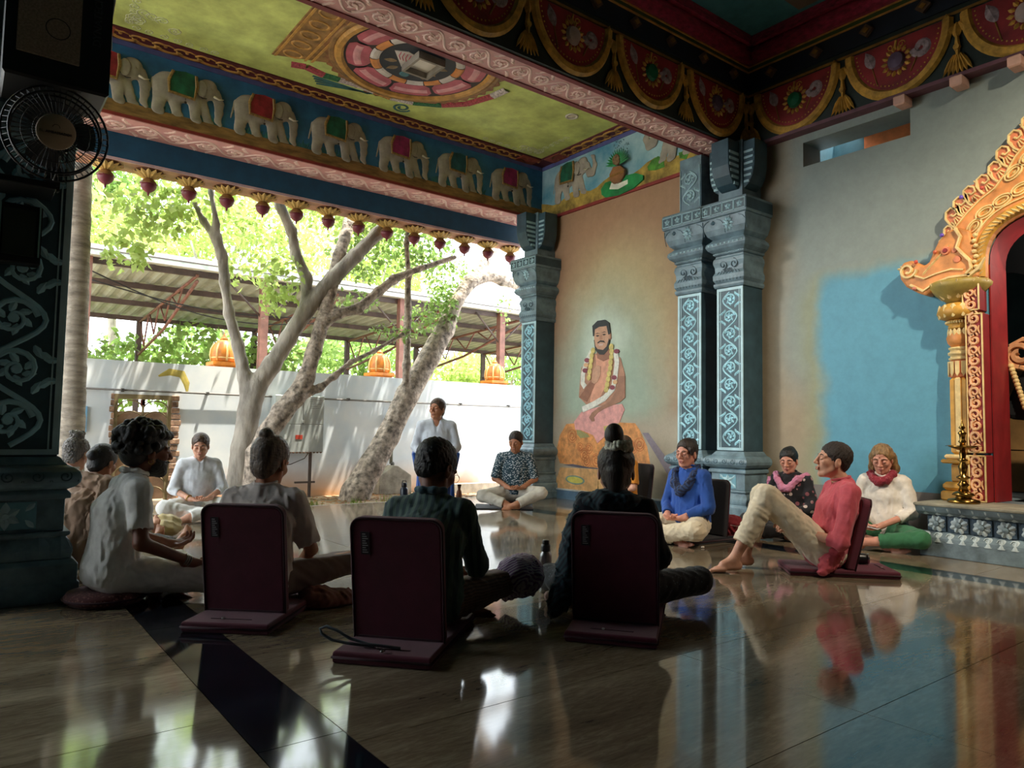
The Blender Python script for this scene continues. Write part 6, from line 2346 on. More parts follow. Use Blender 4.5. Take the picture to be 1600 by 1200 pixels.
def face_bits(o, p, browc, lipc, closed=True, glasses=False, beard=None, bindi=False, stubble=None):
    T = Frame(p.H, p.HR, p.hq)
    q = MB()
    for y in (-1, 1):
        q.tube([T((.086, y * .014, .026)), T((.083, y * .03, .031)), T((.072, y * .049, .025))], [.0032, .004, .002], 5)
    q.obj('eyebrow', browc, o)
    q = MB()
    for y in (-1, 1):
        q.tube([T((.0845, y * .020, -.001)), T((.0865, y * .032, -.004)), T((.079, y * .045, -.001))], [.0012, .0018, .0012], 5)
    q.obj('eyelash', browc, o)
    q = MB()
    q.tube([T((.083, -.024, -.061)), T((.0895, -.008, -.0565)), T((.0895, .008, -.0565)), T((.083, .024, -.061))], [.002, .0052, .0052, .002], 6)
    q.tube([T((.083, -.021, -.062)), T((.089, 0, -.0675)), T((.083, .021, -.062))], [.002, .0058, .002], 6)
    q.obj('lips', lipc, o)
    if glasses:
        q = MB()
        for y in (-1, 1):
            q.tube([T((.098, y * .033 + .022 * math.cos(a), .002 + .019 * math.sin(a))) for a in [2 * PI * i / 16 for i in range(17)]], .0013, 5)
            q.tube([T((.096, y * .055, .006)), T((.04, y * .078, .008)), T((-.02, y * .08, .004))], .0014, 5)
        q.tube([T((.098, -.011, .006)), T((.101, 0, .008)), T((.098, .011, .006))], .0013, 5)
        q.obj('glasses', mat('glasses_wire', '#4a4038', .3, metal=.6), o)
    if bindi:
        c = T((.0845, 0, .042))
        MB().sphere(c, .005, 8, 6).obj('bindi', mat('bindi_red', '#5a1020', .5), o)
    if beard:
        g = Field(p.H - .17, p.H + .1, .0045)
        E = lambda c, r, k=.012, op='+': g.ell(T(c), np.array(r) * p.hq, p.HR, k, op)
        E((.02, 0, -.058), (.073, .066, .066), 0)
        E((.06, 0, -.098), (.032, .032, .03), .02)
        g.cap(T((.09, -.02, -.046)), T((.09, .02, -.046)), .008, None, .004)
        E((.105, 0, -.0), (.085, .08, .043), .008, '-')
        g.cap(T((.1, -.014, -.062)), T((.1, .014, -.062)), .009, None, .003, '-')
        E((-.06, 0, -.06), (.07, .1, .1), .01, '-')
        g.fold(.003, 170, 5, n=5)
        add_field('beard', g, beard, o)


def wrap(o, p, m, name, pts, r, h=.009, seed=3, amp=.006, freq=70, k=.02, flat=None):
    """draped cloth as a chain of soft rolls: pts in the figure's frame"""
    P = np.array([a for a in pts], float)
    f = Field(P.min(0) - .13, P.max(0) + .13, h)
    rr = r if hasattr(r, '__len__') else [r] * len(P)
    for i in range(len(P) - 1):
        f.cap(P[i], P[i + 1], rr[i], rr[i + 1], k)
    f.fold(amp, freq, seed)
    return add_field(name, f, m, o)


def cloth(name, c1, c2=None, kind=None, sc=30, rough=.85, thr=.5, c3=None):
    """woven or printed cotton"""
    if name in MATS:
        return MATS[name]
    m = mat(name, c1, rough, .10, 9, bump=.12, bscale=260, sheen=.15)
    if not kind:
        return m
    nt, b = nodes_of(m)
    tc = nt.nodes.new('ShaderNodeTexCoord')
    if kind == 'floral':
        v = nt.nodes.new('ShaderNodeTexVoronoi')
        v.inputs['Scale'].default_value = sc
        fac, inv = v.outputs['Distance'], True
        nt.links.new(tc.outputs['Object'], v.inputs['Vector'])
    elif kind == 'dash':
        mp = nt.nodes.new('ShaderNodeMapping')
        mp.inputs['Scale'].default_value = (1, 1, 1.9)
        nt.links.new(tc.outputs['Object'], mp.inputs['Vector'])
        v = nt.nodes.new('ShaderNodeTexVoronoi')
        v.feature = 'F1'
        v.distance = 'CHEBYCHEV'
        v.inputs['Scale'].default_value = sc
        nt.links.new(mp.outputs['Vector'], v.inputs['Vector'])
        fac, inv = v.outputs['Distance'], True
    else:
        v = nt.nodes.new('ShaderNodeTexWave')
        v.bands_direction = {'stripe': 'Y', 'plaid': 'DIAGONAL', 'tie': 'Z'}[kind]
        v.inputs['Scale'].default_value = sc
        v.inputs['Distortion'].default_value = 3.0 if kind != 'stripe' else 1.0
        fac, inv = v.outputs['Fac'], False
        nt.links.new(tc.outputs['Object'], v.inputs['Vector'])
    r = nt.nodes.new('ShaderNodeValToRGB')
    r.color_ramp.interpolation = 'LINEAR'
    e = r.color_ramp.elements
    e[0].position, e[1].position = max(0, thr - .04), min(1, thr + .04)
    e[0].color, e[1].color = ((*rgb(c2), 1), (*rgb(c1), 1)) if inv else ((*rgb(c1), 1), (*rgb(c2), 1))
    nt.links.new(fac, r.inputs['Fac'])
    out = r.outputs['Color']
    if c3:
        n = nt.nodes.new('ShaderNodeTexNoise')
        n.inputs['Scale'].default_value = sc * .35
        nt.links.new(tc.outputs['Object'], n.inputs['Vector'])
        mr = nt.nodes.new('ShaderNodeMapRange')
        mr.inputs['From Min'].default_value = .5
        mr.inputs['From Max'].default_value = .56
        nt.links.new(n.outputs['Fac'], mr.inputs['Value'])
        mx = nt.nodes.new('ShaderNodeMixRGB')
        nt.links.new(mr.outputs['Result'], mx.inputs['Fac'])
        nt.links.new(out, mx.inputs['Color1'])
        mx.inputs['Color2'].default_value = (*rgb(c3), 1)
        if kind == 'floral':
            # second tint only inside the blossoms
            m2 = nt.nodes.new('ShaderNodeMixRGB')
            m2.inputs['Color1'].default_value = (*rgb(c2), 1)
            m2.inputs['Color2'].default_value = (*rgb(c3), 1)
            nt.links.new(mr.outputs['Result'], m2.inputs['Fac'])
            m3_ = nt.nodes.new('ShaderNodeMixRGB')
            lt = nt.nodes.new('ShaderNodeMath')
            lt.operation = 'LESS_THAN'
            lt.inputs[1].default_value = thr
            nt.links.new(fac, lt.inputs[0])
            nt.links.new(lt.outputs[0], m3_.inputs['Fac'])
            m3_.inputs['Color1'].default_value = (*rgb(c1), 1)
            nt.links.new(m2.outputs['Color'], m3_.inputs['Color2'])
            out = m3_.outputs['Color']
        else:
            out = mx.outputs['Color']
    nt.links.new(out, b.inputs['Base Color'])
    return m


# ---- padded floor chairs
mar = cloth('chair_maroon', '#5a1a2e')
mar_d = cloth('chair_maroon_piping', '#3a1020')
pad_black = cloth('chair_black', '#15131a')


def floor_chair(label, loc, heading, back=True, m=None, tilt=.16, hgt=.54, x0=-.42, x1=.33, group=None, patch=True, backx=-.17, w=.205):
    m = m or mar
    t = empty('floor_chair', (loc[0], loc[1], 0), math.radians(heading), label, 'floor chair', group)
    o = MB().box(x0, x1, -w - .005, w + .005, .0, .05, .006).obj('seat_pad', m, t, bevel=.018)
    q = MB()
    q.tube([(x0, -w - .006, .025), (x1, -w - .006, .025), (x1, w + .006, .025), (x0, w + .006, .025), (x0, -w - .006, .025)], .006, 6)
    q.obj('piping', mar_d, t)
    if back:
        P = lambda x, y, z: (backx + x * math.cos(tilt) - z * math.sin(tilt), y, .05 + x * math.sin(tilt) + z * math.cos(tilt))
        n = 6
        out = []
        r = .05
        for cx, cz, a0 in ((w - r, hgt - r, 0), (-(w - r), hgt - r, PI / 2)):
            out += [(cx + r * math.cos(a0 + PI / 2 * i / n), cz + r * math.sin(a0 + PI / 2 * i / n)) for i in range(n + 1)]
        out += [(-w, .0), (w, .0)]
        MB().prism(out, lambda a, b, ww: P(ww, a, b), -.03, .025).obj('back_panel', m, t, bevel=.012)
        q = MB()
        q.tube([P(-.028, a, b) for a, b in out + out[:1]], .006, 6)
        q.obj('back_piping', mar_d, t)
        q = MB()
        q.box(*sorted((P(-.035, 0, 0)[0], P(-.035, 0, 0)[0] + .004)), -w * .9, w * .9, .052, .06)
        q.obj('hinge_seam', mar_d, t)
        if patch:
            lb = MB().prism([(w - .045, hgt - .16), (w - .085, hgt - .16), (w - .085, hgt - .06), (w - .045, hgt - .06)], lambda a, b, ww: P(-.031 - ww, a, b), 0, .002).obj('label_patch', cloth('patch_dark', '#2a1a22'), t)
            q = MB()
            for k in range(9):
                z = hgt - .07 - .01 * k
                q.ribbon([(w - .052, z), (w - .052 - .026 * (.6 + .4 * ((k * 7) % 3) / 2), z)], .005, .0006, lambda a, b, ww: P(-.0332 - ww, a, b))
            q.obj('label_print', mat('label_print_grey', '#8f8a8c', .6), lb)
    zp = MB().box(x0 + .07, x0 + .075, -.1, .1, .05, .053)
    zp.obj('zip_seam', mar_d, t)
    MB().sphere((x0 + .072, .04, .055), (.012, .008, .004), 8, 5).obj('zip_pull', mat('zip_steel', '#b5b2ae', .3, metal=1), t)
    return t
# ---------------------------------------------------------------- the circle of sitters
SKN = {'fair': skin_mat('skin_fair', '#cf9a80', 0), 'tan': skin_mat('skin_tan', '#b67c5c', 0), 'brown': skin_mat('skin_brown', '#7a4a34', 0), 'rosy': skin_mat('skin_rosy', '#d0927c', 0)}
HAIR = {k: mat('hair_' + k, c, .45, .35, 60, bump=.3, bscale=200, stretch=(1, 1, .2)) for k, c in {'black': '#120f0e', 'dark': '#2a1d16', 'brown': '#4a3424', 'blond': '#8a6a44', 'grey': '#7d7670'}.items()}
LIP = {'m': mat('lips_male', '#a5685a', .5), 'f': mat('lips_female', '#a85a58', .5), 'd': mat('lips_dark', '#6a3a32', .5)}
white = cloth('white_cotton', '#ecebe5')
white2 = cloth('white_linen', '#e6ddd0')
cream_c = cloth('cream_cotton', '#d8c9ac')

# curly bearded man in profile, white short sleeved kurta
p = Pose(seat=.06, lean=.08, hunch=.10, head=(0, 4, 0), head_fwd=.035, sh=.185).legs('cross')
p.K[-1], p.A[-1] = np.array([.44, -.24, .12]), np.array([.24, -.05, .07])
p.K[1], p.A[1] = np.array([.42, .28, .12]), np.array([.34, .0, .07])
p.arms('knees')
p.E[-1], p.Wr[-1] = np.array([.07, -.27, .34]), np.array([.345, -.26, .21])
p.Hd[-1], p.Hn[-1], p.curl[-1] = (1, .0, -.1), (0, .3, 1), .55
p.E[1], p.Wr[1] = np.array([.09, .25, .35]), np.array([.36, .22, .25])
p.Hd[1], p.Hn[1], p.curl[1] = (1, -.1, .1), (0, -.4, 1), .7
o = build_person('bearded man with black curly hair, white short-sleeved kurta, seated in profile', (.72, 4.5), 4, p, SKN['brown'], .008, .004)
shirt(o, p, white, .72, .0085, loose=.018, hem=-.07, seed=11, amp=.005)
trousers(o, p, white, .95, .009, seed=12)
hair(o, p, HAIR['black'], 'curly', 3)
face_bits(o, p, HAIR['black'], LIP['d'], beard=HAIR['black'])
wrap(o, p, white, 'collar', [p.N + [.06, .03, .03], p.N + [.0, .062, .05], p.N + [-.055, .03, .055], p.N + [-.055, -.03, .055], p.N + [.0, -.062, .05], p.N + [.06, -.03, .03]], .014, .006, amp=.001)
q = MB()
for k in range(3):
    c = p.Wr[-1] - unit(p.Wr[-1] - p.E[-1]) * (.03 + .012 * k)
    d = unit(p.Wr[-1] - p.E[-1])
    u = unit(np.cross(d, (0, 1, .2)))
    v_ = np.cross(d, u)
    q.tube([c + .031 * (math.cos(a) * u + math.sin(a) * v_) for a in [2 * PI * i / 14 for i in range(15)]], .004, 5)
q.obj('bracelet', mat('bracelet_silver', '#9a948c', .35, metal=.8), o)
Tq = Frame(p.H, p.HR, p.hq)
MB().tube([Tq((-.012 + .012 * math.cos(a), -.082, -.046 + .012 * math.sin(a))) for a in [2 * PI * i / 12 for i in range(13)]], .0025, 5).obj('earring', mat('earring_gold', '#c9a35a', .3, metal=1), o)
cu = empty('round_cushion', (.70, 4.5, 0), 0, 'dark red patterned round cushion under the curly haired man', 'cushion')
MB().lathe([(.001, 0), (.17, 0), (.2, .02), (.205, .04), (.19, .065), (.1, .075), (.001, .075)], 28).obj('cushion_body', cloth('cushion_red_print', '#5a2a2a', '#8a5a50', 'floral', 60, thr=.35), cu)
MB().tube([(.207 * math.cos(2 * PI * i / 40), .207 * math.sin(2 * PI * i / 40), .036) for i in range(41)], .006, 6).obj('piping', mar_d, cu)

# two women next to the big pillar, legs stretched to the circle
p = Pose(seat=.05, lean=.12, hunch=.12, head=(0, 22, 0), scale=.87, sh=.165).legs('out').arms('lap')
p.K[1][2] = .17
o = build_person('woman with smooth dark hair in tan shawl beside the big pillar', (.66, 5.38), 42, p, SKN['tan'], .010, .0045)
shirt(o, p, cloth('tan_shawl_cloth', '#8d6f57'), 1.5, .010, loose=.03, hem=-.08, seed=21, amp=.009, freq=38, name='tunic')
wrap(o, p, cloth('tan_shawl_cloth', '#8d6f57'), 'shawl', [p.S[1] + [.06, .0, .03], p.N + [-.05, .04, .03], p.S[-1] + [-.02, -.0, .03], p.S[-1] + [-.09, -.02, -.15], p.S[-1] + [-.1, .03, -.32]], [.07, .06, .075, .09, .08], .01, amp=.01, freq=55)
wrap(o, p, cloth('shawl_red_fringe', '#6a3a34', '#9a6a54', 'floral', 40), 'shawl_border', [p.S[-1] + [-.02, -.06, -.10], p.S[-1] + [-.06, -.07, -.25], p.S[-1] + [-.08, -.04, -.42]], .045, .009, amp=.008)
trousers(o, p, cloth('olive_dark_trousers', '#3a3b34'), .72, .010, seed=22)
hair(o, p, HAIR['black'], 'tight', 5, extra=[('ball', (-.115, 0, .02), (.035, .04, .035))])
face_bits(o, p, HAIR['black'], LIP['f'])
p = Pose(seat=.06, lean=.08, hunch=.12, head=(6, 14, 0), scale=.9, sh=.165).legs('out').arms('lap')
o = build_person('older person with curly grey top bun, half hidden behind the big pillar', (.60, 6.05), 44, p, SKN['fair'], .011, .005)
shirt(o, p, cloth('pale_grey_shirt', '#b5b0a8'), 1.5, .011, loose=.02, seed=25)
trousers(o, p, cloth('tan_trousers', '#8f7755'), .95, .011, seed=26)
hair(o, p, HAIR['grey'], 'tight', 6, extra=[('ball', (-.04, .0, .135), (.05, .05, .04)), ('ball', (-.07, .02, .15), (.025, .025, .02)), ('ball', (-.01, -.02, .16), (.022, .022, .02))], fr=.006)
bag = MB()
f = Field((1.2, 6.55, -.01), (1.75, 7.15, .4), .012)  # lump added in place of tan trouser knees
f.ell((1.42, 6.8, .07), (.2, .17, .08), None, 0).ell((1.5, 6.86, .12), (.12, .1, .07), None, .05).fold(.012, 35, 4).half((0, 0, .002), (0, 0, -1))
tag(link_mesh('trouser_knees', quads_to_mesh('trouser_knees', [f.mesh()]), cloth('yellow_beige_cloth', '#b5a271')), 'added yellowish beige cloth lump for trouser knees near the gate side sitters', 'bag')

# man facing us in white kurta by the garden edge
p = Pose(seat=.05, lean=.02, hunch=.06, head=(-8, 14, 0), scale=.93, sh=.175).legs('cross').arms('lap')
o = build_person('man in white kurta with tied-back hair facing the camera at the platform edge', (2.03, 7.96), -100, p, SKN['fair'], .011, .0048)
shirt(o, p, cloth('white_kurta_cool', '#d6d9de'), 1.35, .011, loose=.016, hem=-.06, vneck=.13, seed=31)
trousers(o, p, white, .96, .011, seed=32)
hair(o, p, HAIR['brown'], 'tight', 7, extra=[('cap', (-.1, 0, -.02), (-.11, 0, -.16), .025, .012)])
face_bits(o, p, HAIR['dark'], LIP['m'])
q = MB()
d = unit(p.Wr[-1] - p.E[-1])
u = unit(np.cross(d, (0, 0, 1)))
q.tube([p.Wr[-1] - d * .03 + .032 * (math.cos(a) * u + math.sin(a) * np.cross(d, u)) for a in [2 * PI * i / 14 for i in range(15)]], .006, 5)
q.obj('bracelet', mat('bracelet_gold', '#c9a35a', .3, metal=1), o)

# the three sitters nearest the camera, seen from behind on maroon floor chairs
ch1 = floor_chair('maroon floor chair under the person with greying top knot', (1.32, 3.83), 48)
p = Pose(seat=.05, lean=.10, hunch=.08, head=(-6, 18, 0), scale=.95, sh=.185).legs('cross').arms('lap')
p.K[1] = np.array([.36, .22, .12])
p.K[-1] = np.array([.40, -.42, .20])
p.E[-1], p.Wr[-1] = p.S[-1] + np.array([.05, -.08, -.27]), np.array([.28, -.14, .20])
p.hq = p.q * BIG
o = build_person('person with greying top knot and white shirt seen from behind', (1.31, 3.92), 48, p, SKN['tan'], .009, .0045)
shirt(o, p, cloth('pinkish_white_cotton', '#cfc4bd'), .86, .009, loose=.022, hem=-.10, seed=41, amp=.006)
trousers(o, p, cloth('taupe_trousers', '#6f5a50'), .96, .010, seed=42)
hair(o, p, mat('hair_ash', '#6a5a4c', .45, .5, 60, bump=.3, bscale=200, stretch=(1, 1, .2)), 'tight', 8, extra=[('ball', (-.085, 0, .115), (.034, .034, .028)), ('ball', (-.06, .015, .14), (.018, .018, .015))])
face_bits(o, p, HAIR['dark'], LIP['f'])

ch2 = floor_chair('maroon floor chair with a loose strap loop under the man in teal shirt', (1.73, 2.97), 42)
p = Pose(seat=.05, lean=.10, hunch=.14, head=(-22, 26, 0), scale=.95, sh=.178).legs('cross').arms('lap')
p.K[-1] = np.array([.50, -.36, .19])
p.A[-1] = np.array([.62, -.16, .08])
p.E[-1], p.Wr[-1] = p.S[-1] + np.array([.10, -.05, -.27]), np.array([.36, -.18, .22])
p.hq = p.q * BIG
o = build_person('man with short black hair and dark teal striped shirt seen from behind', (1.79, 3.0), 42, p, SKN['brown'], .009, .0045)
shirt(o, p, cloth('teal_stripe_shirt', '#31484a', '#4d645c', 'stripe', 9), 1.25, .009, loose=.024, hem=-.08, seed=51, amp=.006)
wrap(o, p, cloth('teal_collar', '#33525c'), 'collar', [p.N + [.05, .04, .035], p.N + [-.01, .066, .05], p.N + [-.06, .03, .055], p.N + [-.06, -.03, .055], p.N + [-.01, -.066, .05], p.N + [.05, -.04, .035]], .016, .006, amp=.001)
trousers(o, p, cloth('brown_pleated_trousers', '#7a5f54', '#5d463e', 'tie', 22), .96, .010, seed=52, amp=.007, freq=60)
wrap(o, p, cloth('purple_plaid', '#6a4474', '#a79ea4', 'plaid', 26), 'knee_cloth', [p.K[-1] + [-.05, .0, .02], p.K[-1] + [.06, -.03, .0], p.K[-1] + [.10, .06, -.06]], [.10, .115, .09], .009, amp=.008, freq=60)
hair(o, p, HAIR['black'], 'short', 9)
face_bits(o, p, HAIR['black'], LIP['d'], glasses=True)
q = MB()
q.tube([(-.36, .05, .062), (-.37, .16, .07), (-.38, .23, .082), (-.385, .275, .105), (-.38, .285, .125), (-.375, .26, .135), (-.37, .21, .118), (-.365, .16, .09), (-.36, .08, .07), (-.355, -.06, .06)], .007, 6)
q.obj('strap_loop', cloth('strap_grey', '#4d555c'), ch2)
q = MB()
q.sphere((-.40, -.0, .06), (.02, .01, .006), 8, 5)
q.obj('buckle', mat('buckle_steel', '#a5a5a5', .3, metal=1), ch2)

ch3 = floor_chair('maroon floor chair under the woman with the flower scrunchie', (2.735, 2.625), 38)
p = Pose(seat=.05, lean=.04, hunch=.04, head=(4, 2, 0), scale=.94, sh=.165).legs('cross').arms('lap')
p.K[-1] = np.array([.36, -.44, .15])
p.K[1] = np.array([.36, .40, .12])
p.hq = p.q * BIG
o = build_person('woman with high bun and flower scrunchie in dark shawl seen from behind', (2.77, 2.70), 40, p, SKN['fair'], .009, .0045)
nv = cloth('navy_shawl', '#182430', '#24404a', 'plaid', 14)
shirt(o, p, cloth('navy_top', '#151c28'), 1.2, .009, loose=.03, hem=-.1, seed=61, amp=.007)
wrap(o, p, nv, 'shawl', [p.S[-1] + [.0, .02, .02], p.N + [-.07, -.05, -.0], p.N + [-.07, .05, -.0], p.S[1] + [.0, .0, .02], p.S[1] + [-.03, .06, -.15], p.S[1] + [-.03, .09, -.32], p.S[1] + [-.05, .1, -.45]], [.05, .055, .06, .06, .062, .068, .065], .009, amp=.009, freq=60)
wrap(o, p, nv, 'shawl_tail', [(-.05, .26, .16), (-.08, .28, .08), (-.13, .30, .035)], [.07, .06, .035], .009, amp=.01)
trousers(o, p, cloth('dark_print_trousers', '#20262c', '#4a5560', 'floral', 45, thr=.2), .96, .010, seed=62)
hair(o, p, HAIR['dark'], 'tight', 10, extra=[('ball', (-.055, .01, .165), (.043, .043, .052)), ('cap', (-.08, .0, .0), (-.085, 0, -.1), .05, .03)])
Tq = Frame(p.H, p.HR, p.hq)
q = MB()
rs = random.Random(6)
for k in range(60):
    a = 2 * PI * k / 20
    c = Tq((-.06 + .047 * math.cos(a), -.012 + .05 * math.sin(a), .115 + rs.uniform(-.016, .016)))
    q.sphere(c, rs.uniform(.014, .022), 6, 4)
tag(q.obj('scrunchie', mat('scrunchie_cream', '#e0d4c0', .8, .3, 40), o), 'cream ruffled scrunchie')
q = MB()
e = Tq((-.012, .08, -.045))
q.tube([e, e - [0, 0, .03]], .0015, 5)
q.tube([e - [0, 0, .03], e - [0, 0, .075]], .0035, 5)
q.tube([e - [0, .014, .05], e - [0, -.014, .05]], .003, 5)
q.obj('earring', mat('earring_gold', '#c9a35a', .3, metal=1), o)
wrap(o, p, mat('bead_dark', '#3a2620', .5), 'necklace', [p.N + [.03, .05, .035], p.N + [-.04, .045, .05], p.N + [-.04, -.045, .05], p.N + [.03, -.05, .035]], .005, .004, amp=0)

# man on the blue plastic chair
bc = empty('plastic_chair', (4.92, 7.98, 0), math.radians(-122), 'blue moulded plastic chair under the man in open white shirt', 'chair')
blu = mat('chair_blue', '#1f4fa0', .35, .06)
MB().box(-.22, .23, -.22, .22, .42, .445, .01).obj('seat', blu, bc, bevel=.01)
for x, y, dx in ((.2, .2, .04), (.2, -.2, .04), (-.2, .2, -.06), (-.2, -.2, -.06)):
    MB().tube([(x, y, .43), (x + dx, y * 1.12, 0)], [.034, .026], 8).obj('leg', blu, bc)
q = MB()
q.prism([(-.23, .44), (.23, .44), (.25, .62), (.23, .80), (.15, .86), (-.15, .86), (-.23, .80), (-.25, .62)], lambda a, b, w: (-.21 - (b - .44) * .22 - w, a, b), 0, .02)
q.obj('backrest', blu, bc, bevel=.008)
for s in (-1, 1):
    q = MB()
    q.tube([(-.26, s * .24, .64), (-.05, s * .285, .655), (.16, s * .28, .64), (.2, s * .24, .44)], [.022, .026, .024, .022], 8)
    q.obj('armrest', blu, bc)
p = Pose(seat=.44, lean=.03, hunch=.02, head=(-30, -4, 0), scale=1.03, sh=.185)
p.arms('lap')
for k in (1, -1):
    p.K[k] = np.array([.42, k * .13, .50])
    p.A[k] = np.array([.44, k * .12, .085])
    p.F[k] = (1, k * .15, -.05)
    p.Wr[k] = np.array([.25, k * .11, .60])
    p.E[k] = p.S[k] + np.array([.02, k * .07, -.27])
    p.Hd[k] = (.8, -k * .4, -.2)
    p.Hn[k] = (0, 0, -1)
o = build_person('man with tied-back hair and open white shirt on the blue chair', (4.90, 7.95), -122, p, SKN['tan'], .012, .005)
shirt(o, p, cloth('white_shirt_blueish', '#cfd5de'), 1.8, .012, loose=.022, hem=-.05, vneck=.2, seed=71)
trousers(o, p, cloth('navy_trousers', '#1f3f86'), .95, .012, seed=72)
hair(o, p, HAIR['brown'], 'tight', 11, extra=[('cap', (-.09, 0, -.03), (-.11, 0, -.13), .024, .014)])
face_bits(o, p, HAIR['dark'], LIP['m'], beard=None)

# man in printed shirt at the corner pilaster
p = Pose(seat=.08, lean=.03, hunch=.05, head=(-18, 16, 0), scale=.98, sh=.185).legs('cross').arms('lap')
p.K[1] = np.array([.30, .32, .20])
p.K[-1] = np.array([.26, -.40, .15])
p.A[1], p.A[-1] = np.array([.42, .02, .07]), np.array([.36, -.12, .07])
p.F[1] = (.2, -1, 0)
o = build_person('man in dark blue and white printed shirt beside the corner pilaster', (5.69, 7.31), -127, p, SKN['tan'], .011, .0048)
shirt(o, p, cloth('printed_shirt', '#1f3f4c', '#c3ccd0', 'dash', 38, thr=.30), .95, .011, loose=.02, hem=-.03, vneck=.09, seed=81)
trousers(o, p, cloth('offwhite_trousers', '#d2ccbe'), .92, .011, seed=82)
hair(o, p, HAIR['dark'], 'short', 12)
face_bits(o, p, HAIR['dark'], LIP['m'])
rc = empty('floor_pad', (5.68, 7.42, 0), math.radians(-127), 'dark red floor pad under the man in printed shirt', 'floor pad')
MB().box(-.36, .1, -.24, .24, 0, .06, .01).obj('pad_body', cloth('pad_red', '#6a1820'), rc, bevel=.02)
MB().box(-.05, .48, -.42, .3, 0, .012).obj('thin_mat', pad_black, rc)

# man in orange shirt by the mural
p = Pose(seat=.05, lean=-.05, hunch=.03, head=(5, 4, 0), scale=.98, sh=.18).legs('cross').arms('lap')
o = build_person('man in orange t-shirt sitting below the portrait mural', (6.39, 6.08), 165, p, SKN['fair'], .011, .005)
shirt(o, p, cloth('orange_shirt', '#d98a2a'), .85, .011, loose=.02, hem=-.05, seed=91)
trousers(o, p, cloth('white_trousers', '#dcdcda'), .96, .011, seed=92)
hair(o, p, HAIR['brown'], 'short', 13)
face_bits(o, p, HAIR['dark'], LIP['m'])
floor_chair('black backed floor chair behind the man in orange', (6.42, 6.07), 165, m=pad_black, tilt=.12, patch=False, x0=-.3)

# woman in blue with glasses
p = Pose(seat=.05, lean=-.02, hunch=.05, head=(8, 2, 0), scale=.97, sh=.17).legs('cross').arms('lap')
p.K[-1] = np.array([.36, -.36, .14])
o = build_person('woman with glasses and dark bun in bright blue tunic by the pilasters', (5.30, 4.22), 178, p, SKN['rosy'], .009, .0045)
bl = cloth('royal_blue', '#1c4c9c')
shirt(o, p, bl, 1.75, .009, loose=.022, hem=-.09, seed=101, amp=.006)
wrap(o, p, cloth('navy_scarf', '#141c38', '#1f3a66', 'plaid', 18), 'scarf', [p.N + [-.03, .075, .03], p.N + [.05, .10, -.03], p.N + [.10, .07, -.13], p.N + [.125, .0, -.19], p.N + [.10, -.08, -.12], p.N + [.04, -.11, -.02], p.N + [-.04, -.085, .02], p.N + [-.08, -.02, .02], p.N + [-.03, .075, .03]], [.03, .036, .04, .042, .045, .045, .04, .035, .03], .008, amp=.006, freq=80)
wrap(o, p, cloth('navy_scarf', '#141c38', '#1f3a66', 'plaid', 18), 'scarf_tail', [p.S[-1] + [-.02, .04, .03], p.S[-1] + [-.07, -.0, -.1], p.S[-1] + [-.08, -.0, -.25], p.S[-1] + [-.08, 0, -.4]], [.05, .06, .06, .05], .009)
trousers(o, p, cream_c, .96, .009, loose=.026, seed=102, amp=.007, freq=45)
hair(o, p, HAIR['dark'], 'tight', 14, extra=[('ball', (-.085, 0, .09), (.045, .045, .04)), ('ball', (.05, .078, .04), (.022, .02, .026)), ('ball', (.052, .085, .012), (.014, .012, .02))])
face_bits(o, p, HAIR['dark'], LIP['f'], glasses=True)
Tq = Frame(p.H, p.HR, p.hq)
MB().sphere(Tq((-.01, -.084, -.05)), .007, 6, 5).obj('earring', mat('earring_pearl', '#d8d0c4', .3), o)
floor_chair('black backed floor chair behind the woman in blue', (5.33, 4.20), 178, m=pad_black, tilt=.10, patch=False, x0=-.34, hgt=.5)

# dark haired woman with pink scarf
p = Pose(seat=.05, lean=.0, hunch=.05, head=(10, 12, 0), scale=.89, sh=.165).legs('cross').arms('lap')
o = build_person('dark-haired woman with pink scarf and black floral tunic against the wall', (6.34, 3.85), 186, p, SKN['rosy'], .009, .0045)
shirt(o, p, cloth('black_floral', '#15131a', '#8a4f56', 'floral', 16, thr=.30, c3='#c9b7b0'), 1.5, .009, loose=.025, hem=-.08, seed=111)
wrap(o, p, cloth('pink_scarf', '#c97f9c'), 'scarf', [p.S[-1] + [-.06, -.02, -.14], p.S[-1] + [.0, .0, .045], p.N + [.07, -.10, -.03], p.N + [.11, -.03, -.12], p.N + [.115, .03, -.12], p.N + [.07, .10, -.03], p.S[1] + [.0, .0, .045], p.S[1] + [-.06, .03, -.1]], [.034, .034, .032, .034, .034, .032, .034, .03], .007, amp=.005, freq=90)
wrap(o, p, cloth('pink_scarf', '#c97f9c'), 'scarf_tail', [p.S[-1] + [.03, -.045, .0], p.S[-1] + [.02, -.075, -.15], p.S[-1] + [.02, -.08, -.30]], [.03, .028, .024], .008)
trousers(o, p, cloth('black_trousers', '#1a181c'), .96, .010, seed=112)
hair(o, p, HAIR['black'], 'tight', 15, extra=[('ball', (-.08, 0, .085), (.045, .05, .045))])
face_bits(o, p, HAIR['black'], LIP['f'])

